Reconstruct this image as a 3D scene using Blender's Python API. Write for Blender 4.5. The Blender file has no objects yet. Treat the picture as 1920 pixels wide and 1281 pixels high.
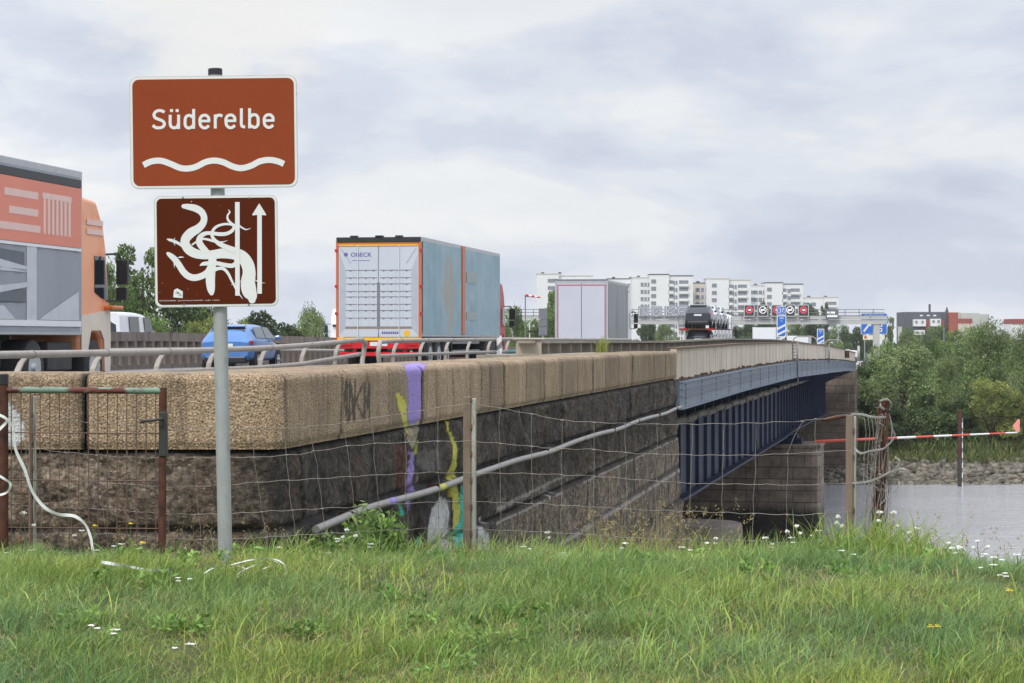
import bpy, math, random
import numpy as np
from mathutils import Vector, Matrix, noise
R = math.radians
sc = bpy.context.scene
C = sc.collection

# ---------------------------------------------------------------- camera, world, sun
F = 4300.0            # focal length in photo pixels (1920 wide)
cam_d = bpy.data.cameras.new('camera'); cam = bpy.data.objects.new('camera', cam_d); C.objects.link(cam)
cam.location = (0, 0, 0); cam.rotation_euler = (R(90), 0, 0)
cam_d.sensor_width = 36; cam_d.lens = 36 * F / 1920; cam_d.shift_y = -0.0023
cam_d.clip_start = 0.1; cam_d.clip_end = 20000
sc.camera = cam
sc.view_settings.view_transform = 'Standard'; sc.view_settings.look = 'None'
sc.view_settings.exposure = 0.0; sc.view_settings.gamma = 1

def S(r, g, b):
    def c(v):
        v /= 255.0
        return v / 12.92 if v <= 0.04045 else ((v + 0.055) / 1.055) ** 2.4
    return (c(r), c(g), c(b), 1.0)

SUN_EL, SUN_AZ = R(48), R(-150)      # azimuth measured from +Y clockwise: sun behind and left of the camera
world = bpy.data.worlds.new('World'); sc.world = world; world.use_nodes = True
wn, wl = world.node_tree.nodes, world.node_tree.links
wn.clear()
wo = wn.new('ShaderNodeOutputWorld'); bg = wn.new('ShaderNodeBackground'); wl.new(bg.outputs[0], wo.inputs[0])
sky = wn.new('ShaderNodeTexSky'); sky.sky_type = 'NISHITA'; sky.sun_disc = False
sky.sun_elevation = SUN_EL; sky.sun_rotation = SUN_AZ
tc = wn.new('ShaderNodeTexCoord')
def wnoise(scale, loc, zs, detail, rough, dist=0.0):
    mp = wn.new('ShaderNodeMapping'); mp.inputs['Scale'].default_value = (1, 1, zs); mp.inputs['Location'].default_value = loc
    nz = wn.new('ShaderNodeTexNoise'); nz.inputs['Scale'].default_value = scale; nz.inputs['Detail'].default_value = detail
    nz.inputs['Roughness'].default_value = rough; nz.inputs['Distortion'].default_value = dist
    wl.new(tc.outputs['Generated'], mp.inputs[0]); wl.new(mp.outputs[0], nz.inputs['Vector'])
    return nz.outputs['Fac']
def wramp(src, stops):
    r = wn.new('ShaderNodeValToRGB'); r.color_ramp.interpolation = 'EASE'
    e = r.color_ramp.elements
    e[0].position, e[0].color = stops[0]; e[1].position, e[1].color = stops[1]
    for p, c in stops[2:]:
        n = e.new(p); n.color = c
    wl.new(src, r.inputs[0]); return r.outputs[0]
n1 = wnoise(5.6, (0.2, 2.7, 1.6), 3.0, 8, 0.53, 0.2)
n2 = wnoise(2.6, (1.0, 5.0, 2.0), 4.0, 4, 0.5)
n3 = wnoise(20.0, (9.0, 2.0, 0.0), 2.5, 6, 0.6)
a = wramp(n1, [(0.40, S(204, 211, 227)), (0.47, S(216, 222, 235)), (0.53, S(229, 233, 241)), (0.60, S(243, 244, 245))])
b = wramp(n2, [(0.36, (0.93, 0.94, 0.965, 1)), (0.62, (1.06, 1.06, 1.05, 1))])
c3 = wramp(n3, [(0.3, (0.975, 0.978, 0.985, 1)), (0.7, (1.02, 1.018, 1.015, 1))])
def wmix(kind, x, y, fac=1.0):
    m = wn.new('ShaderNodeMix'); m.data_type = 'RGBA'; m.blend_type = kind; m.inputs[0].default_value = fac
    wl.new(x, m.inputs[6]); wl.new(y, m.inputs[7]); return m.outputs[2]
cl = wmix('MULTIPLY', wmix('MULTIPLY', a, b), c3)
# one brighter cumulus low in the sky up and left of the view axis
dv = wn.new('ShaderNodeVectorMath'); dv.operation = 'DISTANCE'; mpd = wn.new('ShaderNodeMapping'); mpd.inputs['Scale'].default_value = (1, 1, 1.7)
wl.new(tc.outputs['Generated'], mpd.inputs[0]); wl.new(mpd.outputs[0], dv.inputs[0]); dv.inputs[1].default_value = (-.125, .985, .235)
nq = wnoise(22.0, (2.0, 4.0, 1.0), 1.6, 6, 0.6)
ad = wn.new('ShaderNodeMath'); ad.operation = 'MULTIPLY_ADD'; wl.new(nq, ad.inputs[0]); ad.inputs[1].default_value = .12; wl.new(dv.outputs['Value'], ad.inputs[2])
pf = wramp(ad.outputs[0], [(0.085, (.85, .85, .85, 1)), (0.125, (0, 0, 0, 1))])
mxc = wn.new('ShaderNodeMix'); mxc.data_type = 'RGBA'; wl.new(pf, mxc.inputs[0]); wl.new(cl, mxc.inputs[6]); mxc.inputs[7].default_value = S(244, 243, 240); cl = mxc.outputs[2]
sep = wn.new('ShaderNodeSeparateXYZ'); wl.new(tc.outputs['Generated'], sep.inputs[0])
mr = wn.new('ShaderNodeMapRange'); wl.new(sep.outputs['Z'], mr.inputs[0])
mr.inputs[1].default_value = 0.15; mr.inputs[2].default_value = 1.0; mr.inputs[3].default_value = 1.0; mr.inputs[4].default_value = 2.8
sm = wn.new('ShaderNodeVectorMath'); sm.operation = 'SCALE'; wl.new(cl, sm.inputs[0]); wl.new(mr.outputs[0], sm.inputs['Scale'])
sk = wn.new('ShaderNodeVectorMath'); sk.operation = 'SCALE'; wl.new(sky.outputs[0], sk.inputs[0]); sk.inputs['Scale'].default_value = 0.1
fin = wn.new('ShaderNodeMix'); fin.data_type = 'RGBA'; fin.inputs[0].default_value = 0.93
wl.new(sk.outputs[0], fin.inputs[6]); wl.new(sm.outputs[0], fin.inputs[7])
wl.new(fin.outputs[2], bg.inputs[0]); bg.inputs[1].default_value = 1.0

sun_d = bpy.data.lights.new('sun', 'SUN'); sun = bpy.data.objects.new('sun', sun_d); C.objects.link(sun)
sun_d.energy = 2.3; sun_d.angle = R(10); sun_d.color = (1.0, 0.96, 0.9)
sd = Vector((math.sin(SUN_AZ) * math.cos(SUN_EL), math.cos(SUN_AZ) * math.cos(SUN_EL), math.sin(SUN_EL)))
sun.rotation_euler = sd.to_track_quat('Z', 'Y').to_euler()

# ---------------------------------------------------------------- helpers
def at(px, py, d):
    return Vector(((px - 960) / F * d, d, -(py - 636) / F * d))

class MB:
    def __init__(s): s.v = []; s.f = []; s.m = []
    def add(s, vs, fs, mi=0, M=None):
        o = len(s.v)
        for p in vs:
            p = Vector(p)
            s.v.append(tuple(M @ p) if M is not None else tuple(p))
        for f in fs:
            s.f.append(tuple(o + i for i in f)); s.m.append(mi)
        return s
    def box(s, x0, x1, y0, y1, z0, z1, mi=0, M=None):
        return s.add([(x0,y0,z0),(x1,y0,z0),(x1,y1,z0),(x0,y1,z0),(x0,y0,z1),(x1,y0,z1),(x1,y1,z1),(x0,y1,z1)],
              [(0,3,2,1),(4,5,6,7),(0,1,5,4),(1,2,6,5),(2,3,7,6),(3,0,4,7)], mi, M)
    def hexa(s, p, mi=0, M=None):      # 8 points: bottom 4 ccw, top 4
        return s.add(p, [(0,3,2,1),(4,5,6,7),(0,1,5,4),(1,2,6,5),(2,3,7,6),(3,0,4,7)], mi, M)
    def tube(s, pts, r, n=8, mi=0, M=None, caps=True):
        pts = [Vector(p) for p in pts]; k = len(pts)
        rs = r if isinstance(r, (list, tuple)) else [r] * k
        vs = []; up = Vector((0, 0, 1)); prev = None
        for i, p in enumerate(pts):
            t = (pts[min(i+1,k-1)] - pts[max(i-1,0)]).normalized()
            if prev is None:
                a = t.cross(up)
                if a.length < 0.05: a = t.cross(Vector((1, 0, 0)))
            else:
                a = prev - t * prev.dot(t)
                if a.length < 1e-4: a = t.cross(up)
            a.normalize(); prev = a; b = t.cross(a)
            for j in range(n):
                q = 2 * math.pi * j / n
                vs.append(p + (a * math.cos(q) + b * math.sin(q)) * rs[i])
        fs = []
        for i in range(k - 1):
            for j in range(n):
                j2 = (j + 1) % n
                fs.append((i*n+j, i*n+j2, (i+1)*n+j2, (i+1)*n+j))
        if caps:
            fs.append(tuple(range(n-1, -1, -1))); fs.append(tuple((k-1)*n + j for j in range(n)))
        return s.add(vs, fs, mi, M)
    def cyl(s, p0, p1, r, n=12, mi=0, M=None): return s.tube([p0, p1], r, n, mi, M)
    def prism(s, poly, y0, y1, mi=0, M=None):      # poly in xz, extruded along y
        n = len(poly)
        vs = [(x, y0, z) for x, z in poly] + [(x, y1, z) for x, z in poly]
        fs = [tuple(range(n)), tuple(range(2*n-1, n-1, -1))]
        for i in range(n):
            j = (i + 1) % n; fs.append((i, i + n, j + n, j))
        return s.add(vs, fs, mi, M)
    def sidep(s, poly, x0, x1, mi=0, M=None):      # poly in yz, extruded along x
        n = len(poly)
        vs = [(x0, y, z) for y, z in poly] + [(x1, y, z) for y, z in poly]
        fs = [tuple(range(n-1, -1, -1)), tuple(range(n, 2*n))]
        for i in range(n):
            j = (i + 1) % n; fs.append((i, j, j + n, i + n))
        return s.add(vs, fs, mi, M)
    def quad(s, a, b, c, d, mi=0, M=None): return s.add([a, b, c, d], [(0, 1, 2, 3)], mi, M)
    def build(s, name, mats, parent=None, smooth=False, bevel=0, seg=1, autos=None):
        me = bpy.data.meshes.new(name); me.from_pydata(s.v, [], s.f)
        if not isinstance(mats, (list, tuple)): mats = [mats]
        for m in mats: me.materials.append(m)
        if len(mats) > 1: me.polygons.foreach_set('material_index', s.m)
        if smooth: me.polygons.foreach_set('use_smooth', [True] * len(me.polygons))
        me.update()
        o = bpy.data.objects.new(name, me); C.objects.link(o)
        if parent is not None: o.parent = parent
        if autos: me.set_sharp_from_angle(angle=R(autos))
        if bevel:
            b = o.modifiers.new('bevel', 'BEVEL'); b.width = bevel; b.segments = seg; b.limit_method = 'ANGLE'; b.angle_limit = R(40)
        return o

def thing(name, label, cat, loc=(0, 0, 0), rotz=0.0, group=None):
    o = bpy.data.objects.new(name, None); C.objects.link(o); o.empty_display_size = 0.2
    o.location = loc; o.rotation_euler = (0, 0, rotz)
    o['label'] = label; o['category'] = cat
    if group: o['group'] = group
    return o
def tag(o, label, cat, group=None):
    o['label'] = label; o['category'] = cat
    if group: o['group'] = group
    return o
def struct(o): o['kind'] = 'structure'; return o
def stuff(o, label=None, cat=None):
    o['kind'] = 'stuff'
    if label: o['label'] = label
    if cat: o['category'] = cat
    return o
def dup(root, loc, rotz=0.0, label=None, group=None, scale=None):
    r = root.copy(); C.objects.link(r); r.location = loc; r.rotation_euler = (0, 0, rotz)
    if label: r['label'] = label
    if group: r['group'] = group
    if scale is not None: r.scale = scale
    for ch in list(root.children):
        c = ch.copy(); C.objects.link(c); c.parent = r
        for g in ch.children:
            e = g.copy(); C.objects.link(e); e.parent = c
    return r
def dpart(src, parent, loc=(0, 0, 0)):
    c = src.copy(); C.objects.link(c); c.parent = parent; c.location = loc
    for g in src.children:
        e = g.copy(); C.objects.link(e); e.parent = c
    return c

def npmesh(name, V, Fq, mats, parent=None, tint=None, tri=False, smooth=False):
    me = bpy.data.meshes.new(name); V = np.asarray(V, np.float32).reshape(-1, 3); Fq = np.asarray(Fq, np.int32)
    k = Fq.shape[1]; n = len(Fq)
    me.vertices.add(len(V)); me.vertices.foreach_set('co', V.ravel())
    me.loops.add(n * k); me.loops.foreach_set('vertex_index', Fq.ravel())
    me.polygons.add(n); me.polygons.foreach_set('loop_start', np.arange(n, dtype=np.int32) * k)
    me.update(calc_edges=True)
    if smooth: me.polygons.foreach_set('use_smooth', np.ones(n, bool))
    if tint is not None:
        at_ = me.color_attributes.new('tint', 'FLOAT_COLOR', 'POINT'); at_.data.foreach_set('color', np.asarray(tint, np.float32).ravel())
    me.materials.append(mats); me.validate()
    o = bpy.data.objects.new(name, me); C.objects.link(o)
    if parent is not None: o.parent = parent
    return o

# ---------------------------------------------------------------- materials
class NT:
    def __init__(s, name):
        s.m = bpy.data.materials.new(name); s.m.use_nodes = True
        s.n = s.m.node_tree.nodes; s.l = s.m.node_tree.links
        s.b = s.n['Principled BSDF']; s.out = s.n['Material Output']
        s.tc = s.n.new('ShaderNodeTexCoord')
    def vec(s, scale=(1, 1, 1), loc=(0, 0, 0), rot=(0, 0, 0), src='Object'):
        mp = s.n.new('ShaderNodeMapping'); mp.inputs['Scale'].default_value = scale; mp.inputs['Location'].default_value = loc
        mp.inputs['Rotation'].default_value = rot
        s.l.new(s.tc.outputs[src], mp.inputs[0]); return mp.outputs[0]
    def noise(s, vec, scale=5, detail=4, rough=0.5, dist=0.0):
        t = s.n.new('ShaderNodeTexNoise'); t.inputs['Scale'].default_value = scale; t.inputs['Detail'].default_value = detail
        t.inputs['Roughness'].default_value = rough; t.inputs['Distortion'].default_value = dist
        s.l.new(vec, t.inputs['Vector']); return t.outputs['Fac']
    def vor(s, vec, scale=5, feature='F1', out='Distance'):
        t = s.n.new('ShaderNodeTexVoronoi'); t.feature = feature; t.inputs['Scale'].default_value = scale
        s.l.new(vec, t.inputs['Vector']); return t.outputs[out]
    def ramp(s, src, stops):
        r = s.n.new('ShaderNodeValToRGB'); e = r.color_ramp.elements
        e[0].position = stops[0][0]; e[0].color = stops[0][1]; e[1].position = stops[1][0]; e[1].color = stops[1][1]
        for p, c in stops[2:]:
            q = e.new(p); q.color = c
        s.l.new(src, r.inputs[0]); return r.outputs[0]
    def mix(s, fac, a, b, kind='MIX'):
        m = s.n.new('ShaderNodeMix'); m.data_type = 'RGBA'; m.blend_type = kind
        for i, v in ((0, fac), (6, a), (7, b)):
            if isinstance(v, (int, float)): m.inputs[i].default_value = v
            elif isinstance(v, tuple): m.inputs[i].default_value = v
            else: s.l.new(v, m.inputs[i])
        return m.outputs[2]
    def math(s, op, a, b=0.0):
        m = s.n.new('ShaderNodeMath'); m.operation = op
        for i, v in ((0, a), (1, b)):
            if isinstance(v, (int, float)): m.inputs[i].default_value = v
            else: s.l.new(v, m.inputs[i])
        return m.outputs[0]
    def bump(s, h, strength=0.5, dist=0.02):
        b = s.n.new('ShaderNodeBump'); b.inputs['Strength'].default_value = strength; b.inputs['Distance'].default_value = dist
        s.l.new(h, b.inputs['Height']); s.l.new(b.outputs[0], s.b.inputs['Normal'])
    def color(s, c):
        if isinstance(c, tuple): s.b.inputs['Base Color'].default_value = c
        else: s.l.new(c, s.b.inputs['Base Color'])
    def set(s, rough=0.6, metal=0.0, spec=None):
        s.b.inputs['Roughness'].default_value = rough; s.b.inputs['Metallic'].default_value = metal
        if spec is not None: s.b.inputs['Specular IOR Level'].default_value = spec
        return s
def mulc(c, k): return (c[0]*k, c[1]*k, c[2]*k, 1.0)
def pm(name, col, rough=0.6, metal=0.0, var=0.15, scale=4.0, bump=0.0, stretch=(1, 1, 1), col2=None, thr=(0.5, 0.65), detail=5, bdist=0.01, spec=None):
    t = NT(name); t.set(rough, metal, spec)
    v = t.vec(stretch)
    f = t.noise(v, scale, detail, 0.6)
    c = t.ramp(f, [(0.3, mulc(col, 1 - var)), (0.7, mulc(col, 1 + var))])
    if col2 is not None:
        f2 = t.noise(t.vec(stretch, (7.3, 2.1, 5.5)), scale * 1.7, 6, 0.65)
        c = t.mix(t.ramp(f2, [(thr[0], (0, 0, 0, 1)), (thr[1], (1, 1, 1, 1))]), c, col2)
    t.color(c)
    if bump: t.bump(t.noise(v, scale * 6, 4, 0.6), bump, bdist)
    return t.m
M_ = {}
M_['white_paint'] = pm('white_paint', S(214, 214, 212), 0.45, var=0.06, scale=1.5, col2=S(188, 186, 180), thr=(0.6, 0.85))
M_['galv'] = pm('galvanised_steel', S(158, 161, 158), 0.5, 0.3, 0.13, 14, 0.05, (1, 1, .35), S(120, 124, 126), (0.55, 0.8))
M_['railing'] = pm('railing_paint', S(150, 143, 134), 0.55, 0.0, 0.12, 5, 0.05, col2=S(112, 98, 84), thr=(0.6, 0.75))
M_['black_rubber'] = pm('black_rubber', S(42, 42, 43), 0.8, var=0.2)
M_['black_plastic'] = pm('black_plastic', S(34, 35, 38), 0.45, var=0.15)
M_['dark_glass'] = pm('dark_glass', S(30, 36, 42), 0.08, 0.0, 0.1, 2, spec=0.8)
M_['pale_glass'] = pm('pale_glass', S(96, 106, 112), 0.1, 0.0, 0.15, 2, spec=0.8)
M_['chrome'] = pm('chrome', S(190, 192, 195), 0.3, 0.8, 0.1)
M_['steel_grey'] = pm('steel_grey', S(120, 122, 124), 0.5, 0.3, 0.15)
M_['red_paint'] = pm('red_paint', S(196, 24, 34), 0.35, var=0.08)
M_['red_light'] = pm('red_light', S(180, 20, 22), 0.2, var=0.1)
M_['orange_paint'] = pm('orange_paint', S(214, 112, 42), 0.4, var=0.06)
M_['yellow_paint'] = pm('yellow_paint', S(224, 176, 40), 0.45, var=0.06)
M_['chassis'] = pm('chassis_grey', S(50, 50, 52), 0.7, var=0.25)
M_['concrete'] = pm('pale_concrete', S(142, 135, 122), 0.85, var=0.14, scale=3, bump=0.3, col2=S(96, 90, 78), thr=(0.5, 0.72))
M_['asphalt'] = pm('asphalt', S(100, 100, 102), 0.9, var=0.12, scale=2, bump=0.2)
M_['road_line'] = pm('road_line', S(205, 205, 200), 0.7, var=0.08)
M_['wire'] = pm('fence_wire', S(134, 127, 119), 0.6, 0.2, 0.12, 9, col2=S(84, 70, 60), thr=(0.52, 0.7))
M_['rust'] = pm('rust_paint', S(84, 55, 44), 0.85, var=0.25, scale=9, bump=0.3, col2=S(52, 40, 36), thr=(0.48, 0.65), spec=.2)
M_['rustwire'] = pm('rusty_wire', S(98, 74, 62), 0.75, var=0.2, scale=9)
M_['greenrust'] = pm('green_flaking_paint', S(112, 134, 118), 0.7, var=0.12, scale=8, bump=0.3, stretch=(.5, 1, 1), col2=S(92, 44, 34), thr=(0.47, 0.53))
M_['tape'] = pm('white_tape', S(196, 200, 192), 0.5, var=0.08, scale=8)
# ---------------------------------------------------------------- terrain
def lerp(x, pts):
    if x <= pts[0][0]: return pts[0][1]
    for (a, b), (c, d) in zip(pts, pts[1:]):
        if x <= c: return b + (d - b) * (x - a) / (c - a)
    return pts[-1][1]
GP = [(-60, -2.0), (0, -1.5), (8.5, -1.31), (10, -1.25), (11.2, -1.205), (12.3, -1.20), (13, -1.28), (14.2, -1.42), (16, -1.60), (18, -2.2), (24, -4.3), (40, -6.6), (60, -9.0), (68, -10.0), (80, -12.5),
      (147, -12.5), (151, -10.6), (153.5, -9.65), (157, -8.25), (166, -7.4), (200, -7.2), (400, -7.0), (5000, -7.0)]
def gz(x, y):
    z = lerp(y, GP)
    if y < 60:
        k = max(0.0, x - 2.15)
        z -= 0.17 * k ** 1.25 * max(0.0, min(1.0, (60 - y) / 40))
        z += 0.035 * noise.noise(Vector((x * 0.7, y * 0.7, 0))) + 0.015 * noise.noise(Vector((x * 2.3, y * 2.3, 4)))
    elif y > 153:
        z += 0.25 * noise.noise(Vector((x * 0.1, y * 0.1, 0)))
    return z
def mgrid(xs, ys, zf, name, mat, **k):
    V = [(x, y, zf(x, y)) for y in ys for x in xs]; n = len(xs)
    Fq = [(j*n+i, j*n+i+1, (j+1)*n+i+1, (j+1)*n+i) for j in range(len(ys)-1) for i in range(n-1)]
    return npmesh(name, V, Fq, mat, smooth=True, **k)
xs = [-3000, -1500, -700, -300, -150, -80, -40, -20, -12, -9] + list(np.arange(-7, 9.01, 0.25)) + [10, 11, 12, 14, 16, 18, 20, 24, 28, 32, 36, 40, 45, 50, 60, 80, 120, 200, 400, 800, 1600, 3000]
ys = [-60, -30, -10, 0, 4, 6, 7] + list(np.arange(8, 20.01, 0.25)) + list(np.arange(21, 60, 2)) + [60, 64, 68, 74, 80, 147, 149, 151, 152, 153, 153.5, 154, 155, 156, 157, 158, 160, 163, 166, 175, 190, 220, 300, 500, 900, 1600, 3000]
t = NT('soil_and_turf'); t.set(0.95)
nz = t.noise(t.vec(), 1.3, 8, 0.65)
fine = t.noise(t.vec(), 30, 5, 0.7)
c = t.ramp(nz, [(0.3, S(72, 84, 42)), (0.5, S(92, 104, 54)), (0.7, S(112, 108, 72))])
c = t.mix(t.ramp(fine, [(0.35, (0, 0, 0, 1)), (0.7, (1, 1, 1, 1))]), c, S(62, 72, 38))
t.color(c); t.bump(fine, 1.0, 0.05)
struct(mgrid(xs, ys, gz, 'ground', t.m))

# water
t = NT('river_water'); t.set(0.1, 0.0, 0.5)
t.color(t.ramp(t.noise(t.vec((1, 1, 1)), 0.05, 3), [(0.3, S(150, 151, 154)), (0.7, S(172, 172, 175))]))
w1 = t.noise(t.vec((0.42, 1.0, 1)), 1.5, 7, 0.66, 0.5); w2 = t.noise(t.vec((1, 0.5, 1), (4, 4, 0)), 0.16, 3, 0.5)
hh = t.math('ADD', w1, t.math('MULTIPLY', w2, 0.8)); t.bump(hh, 0.75, 0.55)
t.b.inputs['IOR'].default_value = 1.33
t.n['Bump'].inputs['Strength'].default_value = .45
WZ = -9.7
struct(mgrid([-2000, -200, 0, 60, 200, 2000], [55, 90, 120, 156], lambda x, y: WZ, 'river', t.m))

# ---------------------------------------------------------------- abutment wall
def vcol(me, V, fn):
    a = me.color_attributes.new('paint', 'FLOAT_COLOR', 'POINT')
    a.data.foreach_set('color', np.array([fn(v) for v in V], np.float32).ravel())
def inpoly(x, y, P):
    r = False; n = len(P); j = n - 1
    for i in range(n):
        xi, yi = P[i]; xj, yj = P[j]
        if (yi > y) != (yj > y) and x < (xj - xi) * (y - yi) / (yj - yi) + xi: r = not r
        j = i
    return r
def segd(x, y, a, b):
    ax, ay = a; bx, by = b; dx, dy = bx - ax, by - ay
    t_ = max(0, min(1, ((x-ax)*dx + (y-ay)*dy) / (dx*dx + dy*dy + 1e-9)))
    return math.hypot(x - ax - t_*dx, y - ay - t_*dy)
PUR, YEL, TEA, WHI, CRM, PNK, BLK = S(160, 140, 208), S(206, 200, 84), S(66, 190, 168), S(205, 205, 203), S(196, 184, 158), S(150, 84, 74), S(24, 24, 28)
PAINT = [(BLK, .75, [(776, 935), (800, 890), (812, 900), (826, 925), (850, 930), (850, 860), (870, 880), (895, 900), (925, 960), (940, 1035), (780, 1045)]),
 (PUR, 1, [(757, 680), (798, 680), (794, 697), (793, 730), (787, 790), (784, 812), (765, 815), (766, 740)]),
 (PUR, 1, [(767, 840), (777, 848), (776, 880), (775, 925), (769, 958), (763, 955), (763, 900)]),
 (CRM, .8, [(764, 796), (786, 790), (784, 822), (776, 842), (762, 824)]),
 (YEL, 1, [(740, 733), (752, 742), (764, 760), (764, 800), (762, 815), (757, 805), (752, 780), (745, 755)]),
 (YEL, .7, [(778, 838), (785, 822), (784, 845), (777, 860)]),
 (YEL, 1, [(837, 779), (842, 790), (842, 800), (850, 815), (858, 840), (857, 870), (851, 890), (862, 930), (862, 970), (859, 1000), (850, 990), (848, 940), (835, 915), (836, 890), (847, 870), (849, 840), (840, 812), (836, 795)]),
 (TEA, 1, [(865, 902), (870, 930), (873, 960), (874, 1000), (872, 1035), (855, 1030), (847, 1000), (862, 975), (863, 940)]),
 (TEA, 1, [(746, 942), (755, 950), (760, 966), (750, 966)]), (TEA, .9, [(780, 1005), (790, 1010), (788, 1030), (779, 1025)]),
 (WHI, 1, [(824, 933), (838, 938), (844, 955), (842, 985), (846, 1020), (852, 1045), (800, 1045), (802, 1000), (808, 960)]),
 (WHI, 1, [(898, 950), (903, 985), (914, 1000), (928, 1040), (896, 1045)]),
 (PNK, .28, [(738, 833), (765, 835), (762, 915), (745, 918), (738, 880)]),
 (S(130, 126, 122), .55, [(782, 845), (822, 838), (826, 880), (800, 886), (780, 872)]),
 (WHI, 1, [(0, 752), (22, 757), (38, 775), (47, 805), (46, 825), (30, 838), (0, 845)]),
 (WHI, .6, [(1019, 915), (1032, 922), (1032, 940), (1026, 925)]), (WHI, .35, [(930, 952), (1060, 888), (1062, 892), (932, 960)])]
STROKES = [[(648, 722), (645, 750), (650, 778), (660, 780), (661, 745), (657, 722), (648, 722)], [(666, 716), (664, 788)], [(680, 722), (667, 752), (680, 782)], [(684, 716), (683, 788)], [(684, 740), (690, 764), (692, 716)], [(692, 716), (693, 788)], [(656, 714), (655, 790)], [(649, 714), (652, 790)]]
def paintcol(v):
    x, y, z = v
    if y < 1: return (0, 0, 0, 0)
    px = 960 + x / y * F; py = 636 - z / y * F
    if px > 1100 or px < -5: return (0, 0, 0, 0)
    jx = px + 3.0 * noise.noise(Vector((x*4, y*2, z*9))); jy = py + 4.0 * noise.noise(Vector((x*4+9, y*2, z*5)))
    c = (0, 0, 0, 0)
    for col, al, P in PAINT:
        if inpoly(jx, jy, P): c = (col[0], col[1], col[2], al)
    if 640 < px < 698 and 710 < py < 795:
        for st in STROKES:
            for a, b in zip(st, st[1:]):
                if segd(px, py, a, b) < 2.0: return (BLK[0], BLK[1], BLK[2], .8)
    return c

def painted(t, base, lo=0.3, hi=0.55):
    at_ = t.n.new('ShaderNodeVertexColor'); at_.layer_name = 'paint'  # layer holds graffiti, joint lines and the masonry's painted ledge light and hollow shade
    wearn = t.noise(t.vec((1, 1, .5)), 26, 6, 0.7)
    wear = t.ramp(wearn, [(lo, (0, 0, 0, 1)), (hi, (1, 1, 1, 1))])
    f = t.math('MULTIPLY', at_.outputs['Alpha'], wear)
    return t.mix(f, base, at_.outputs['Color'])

t = NT('granite_coping'); t.set(0.85)
v = t.vec()
sp = t.noise(v, 72, 6, 0.75); pits = t.vor(v, 60); mid = t.noise(v, 1.4, 5, 0.6)
c = t.ramp(sp, [(0.34, S(54, 42, 33)), (0.45, S(148, 126, 100)), (0.55, S(192, 168, 138)), (0.68, S(242, 226, 200))])
c = t.mix(t.ramp(mid, [(0.4, (0, 0, 0, 1)), (0.75, (.5, .5, .5, 1))]), c, S(112, 88, 62))
lich = t.ramp(t.noise(t.vec((1, 1, 1), (3, 3, 3)), 5, 7, 0.7), [(0.6, (0, 0, 0, 1)), (0.72, (.35, .35, .35, 1))])
c = t.mix(lich, c, S(62, 56, 48))
gm = t.n.new('ShaderNodeNewGeometry'); sx = t.n.new('ShaderNodeSeparateXYZ'); t.l.new(gm.outputs['Position'], sx.inputs[0])
far = t.ramp(t.math('MULTIPLY', sx.outputs['Y'], 0.02), [(0.34, (0, 0, 0, 1)), (0.8, (.6, .6, .6, 1))])
algae = t.noise(t.vec((1.2, 1.2, .25)), 1.6, 6, 0.6)
run = t.ramp(t.noise(t.vec((3, 3, .25), (2, 2, 2)), 2.4, 7, 0.7), [(0.52, (0, 0, 0, 1)), (0.66, (.7, .7, .7, 1))]); c = t.mix(run, c, S(84, 72, 56))
oi = t.n.new('ShaderNodeObjectInfo'); pst = t.ramp(oi.outputs['Random'], [(0.0, (.80, .80, .80, 1)), (1.0, (1.16, 1.13, 1.08, 1))]); c = t.mix(1.0, c, pst, 'MULTIPLY')
c = t.mix(t.math('MULTIPLY', far, t.ramp(algae, [(0.3, (.4, .4, .4, 1)), (0.7, (1, 1, 1, 1))])), c, S(92, 82, 62))
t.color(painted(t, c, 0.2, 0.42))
hb = t.math('ADD', sp, t.math('MULTIPLY', pits, 0.7)); t.bump(hb, 1.0, 0.016)
M_['coping'] = t.m

t = NT('dark_masonry'); t.set(0.88)
v = t.vec()
big = t.noise(t.vec((1, 1, .8)), 0.9, 6, 0.62); fine = t.noise(v, 24, 6, 0.72); streak = t.noise(t.vec((3.0, 3.0, .3), (2, 1, 0)), 2.6, 6, 0.62)
c = t.ramp(fine, [(0.33, S(56, 49, 43)), (0.45, S(132, 116, 98)), (0.56, S(174, 155, 132)), (0.68, S(230, 210, 184))])
gm = t.n.new('ShaderNodeNewGeometry'); sx = t.n.new('ShaderNodeSeparateXYZ'); t.l.new(gm.outputs['Position'], sx.inputs[0])
zz = t.math('MULTIPLY', sx.outputs['Z'], -0.25)   # 0.2 at -0.8, 0.475 at -1.9, 1 at -4
zg = t.ramp(t.math('ADD', zz, t.math('MULTIPLY', t.math('SUBTRACT', big, 0.5), 0.5)), [(0.36, (.13, .13, .13, 1)), (0.56, (0, 0, 0, 1))])
soot = t.ramp(t.math('ADD', t.math('MULTIPLY', t.math('ADD', big, streak), 0.5), zg), [(0.42, (0, 0, 0, 1)), (0.56, (.8, .8, .8, 1))])
xg = t.ramp(t.math('ADD', t.math('MULTIPLY', sx.outputs['X'], 0.25), 0.75), [(0.0, (.28, .28, .28, 1)), (0.36, (1, 1, 1, 1))])
zf = t.ramp(t.math('ADD', zz, t.math('MULTIPLY', t.math('SUBTRACT', big, 0.5), 0.25)), [(0.42, (1, 1, 1, 1)), (0.52, (.42, .42, .42, 1))])
c = t.mix(t.math('MULTIPLY', t.math('MULTIPLY', soot, xg), zf), c, S(31, 29, 28))
rid = t.math('ABSOLUTE', t.math('SUBTRACT', t.noise(t.vec((1, 1, 1.6), (4, 2, 9)), 2.6, 9, 0.68, .4), 0.5))
crk = t.ramp(rid, [(0.0, (.85, .85, .85, 1)), (0.045, (0, 0, 0, 1))]); c = t.mix(crk, c, S(26, 23, 21))
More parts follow.
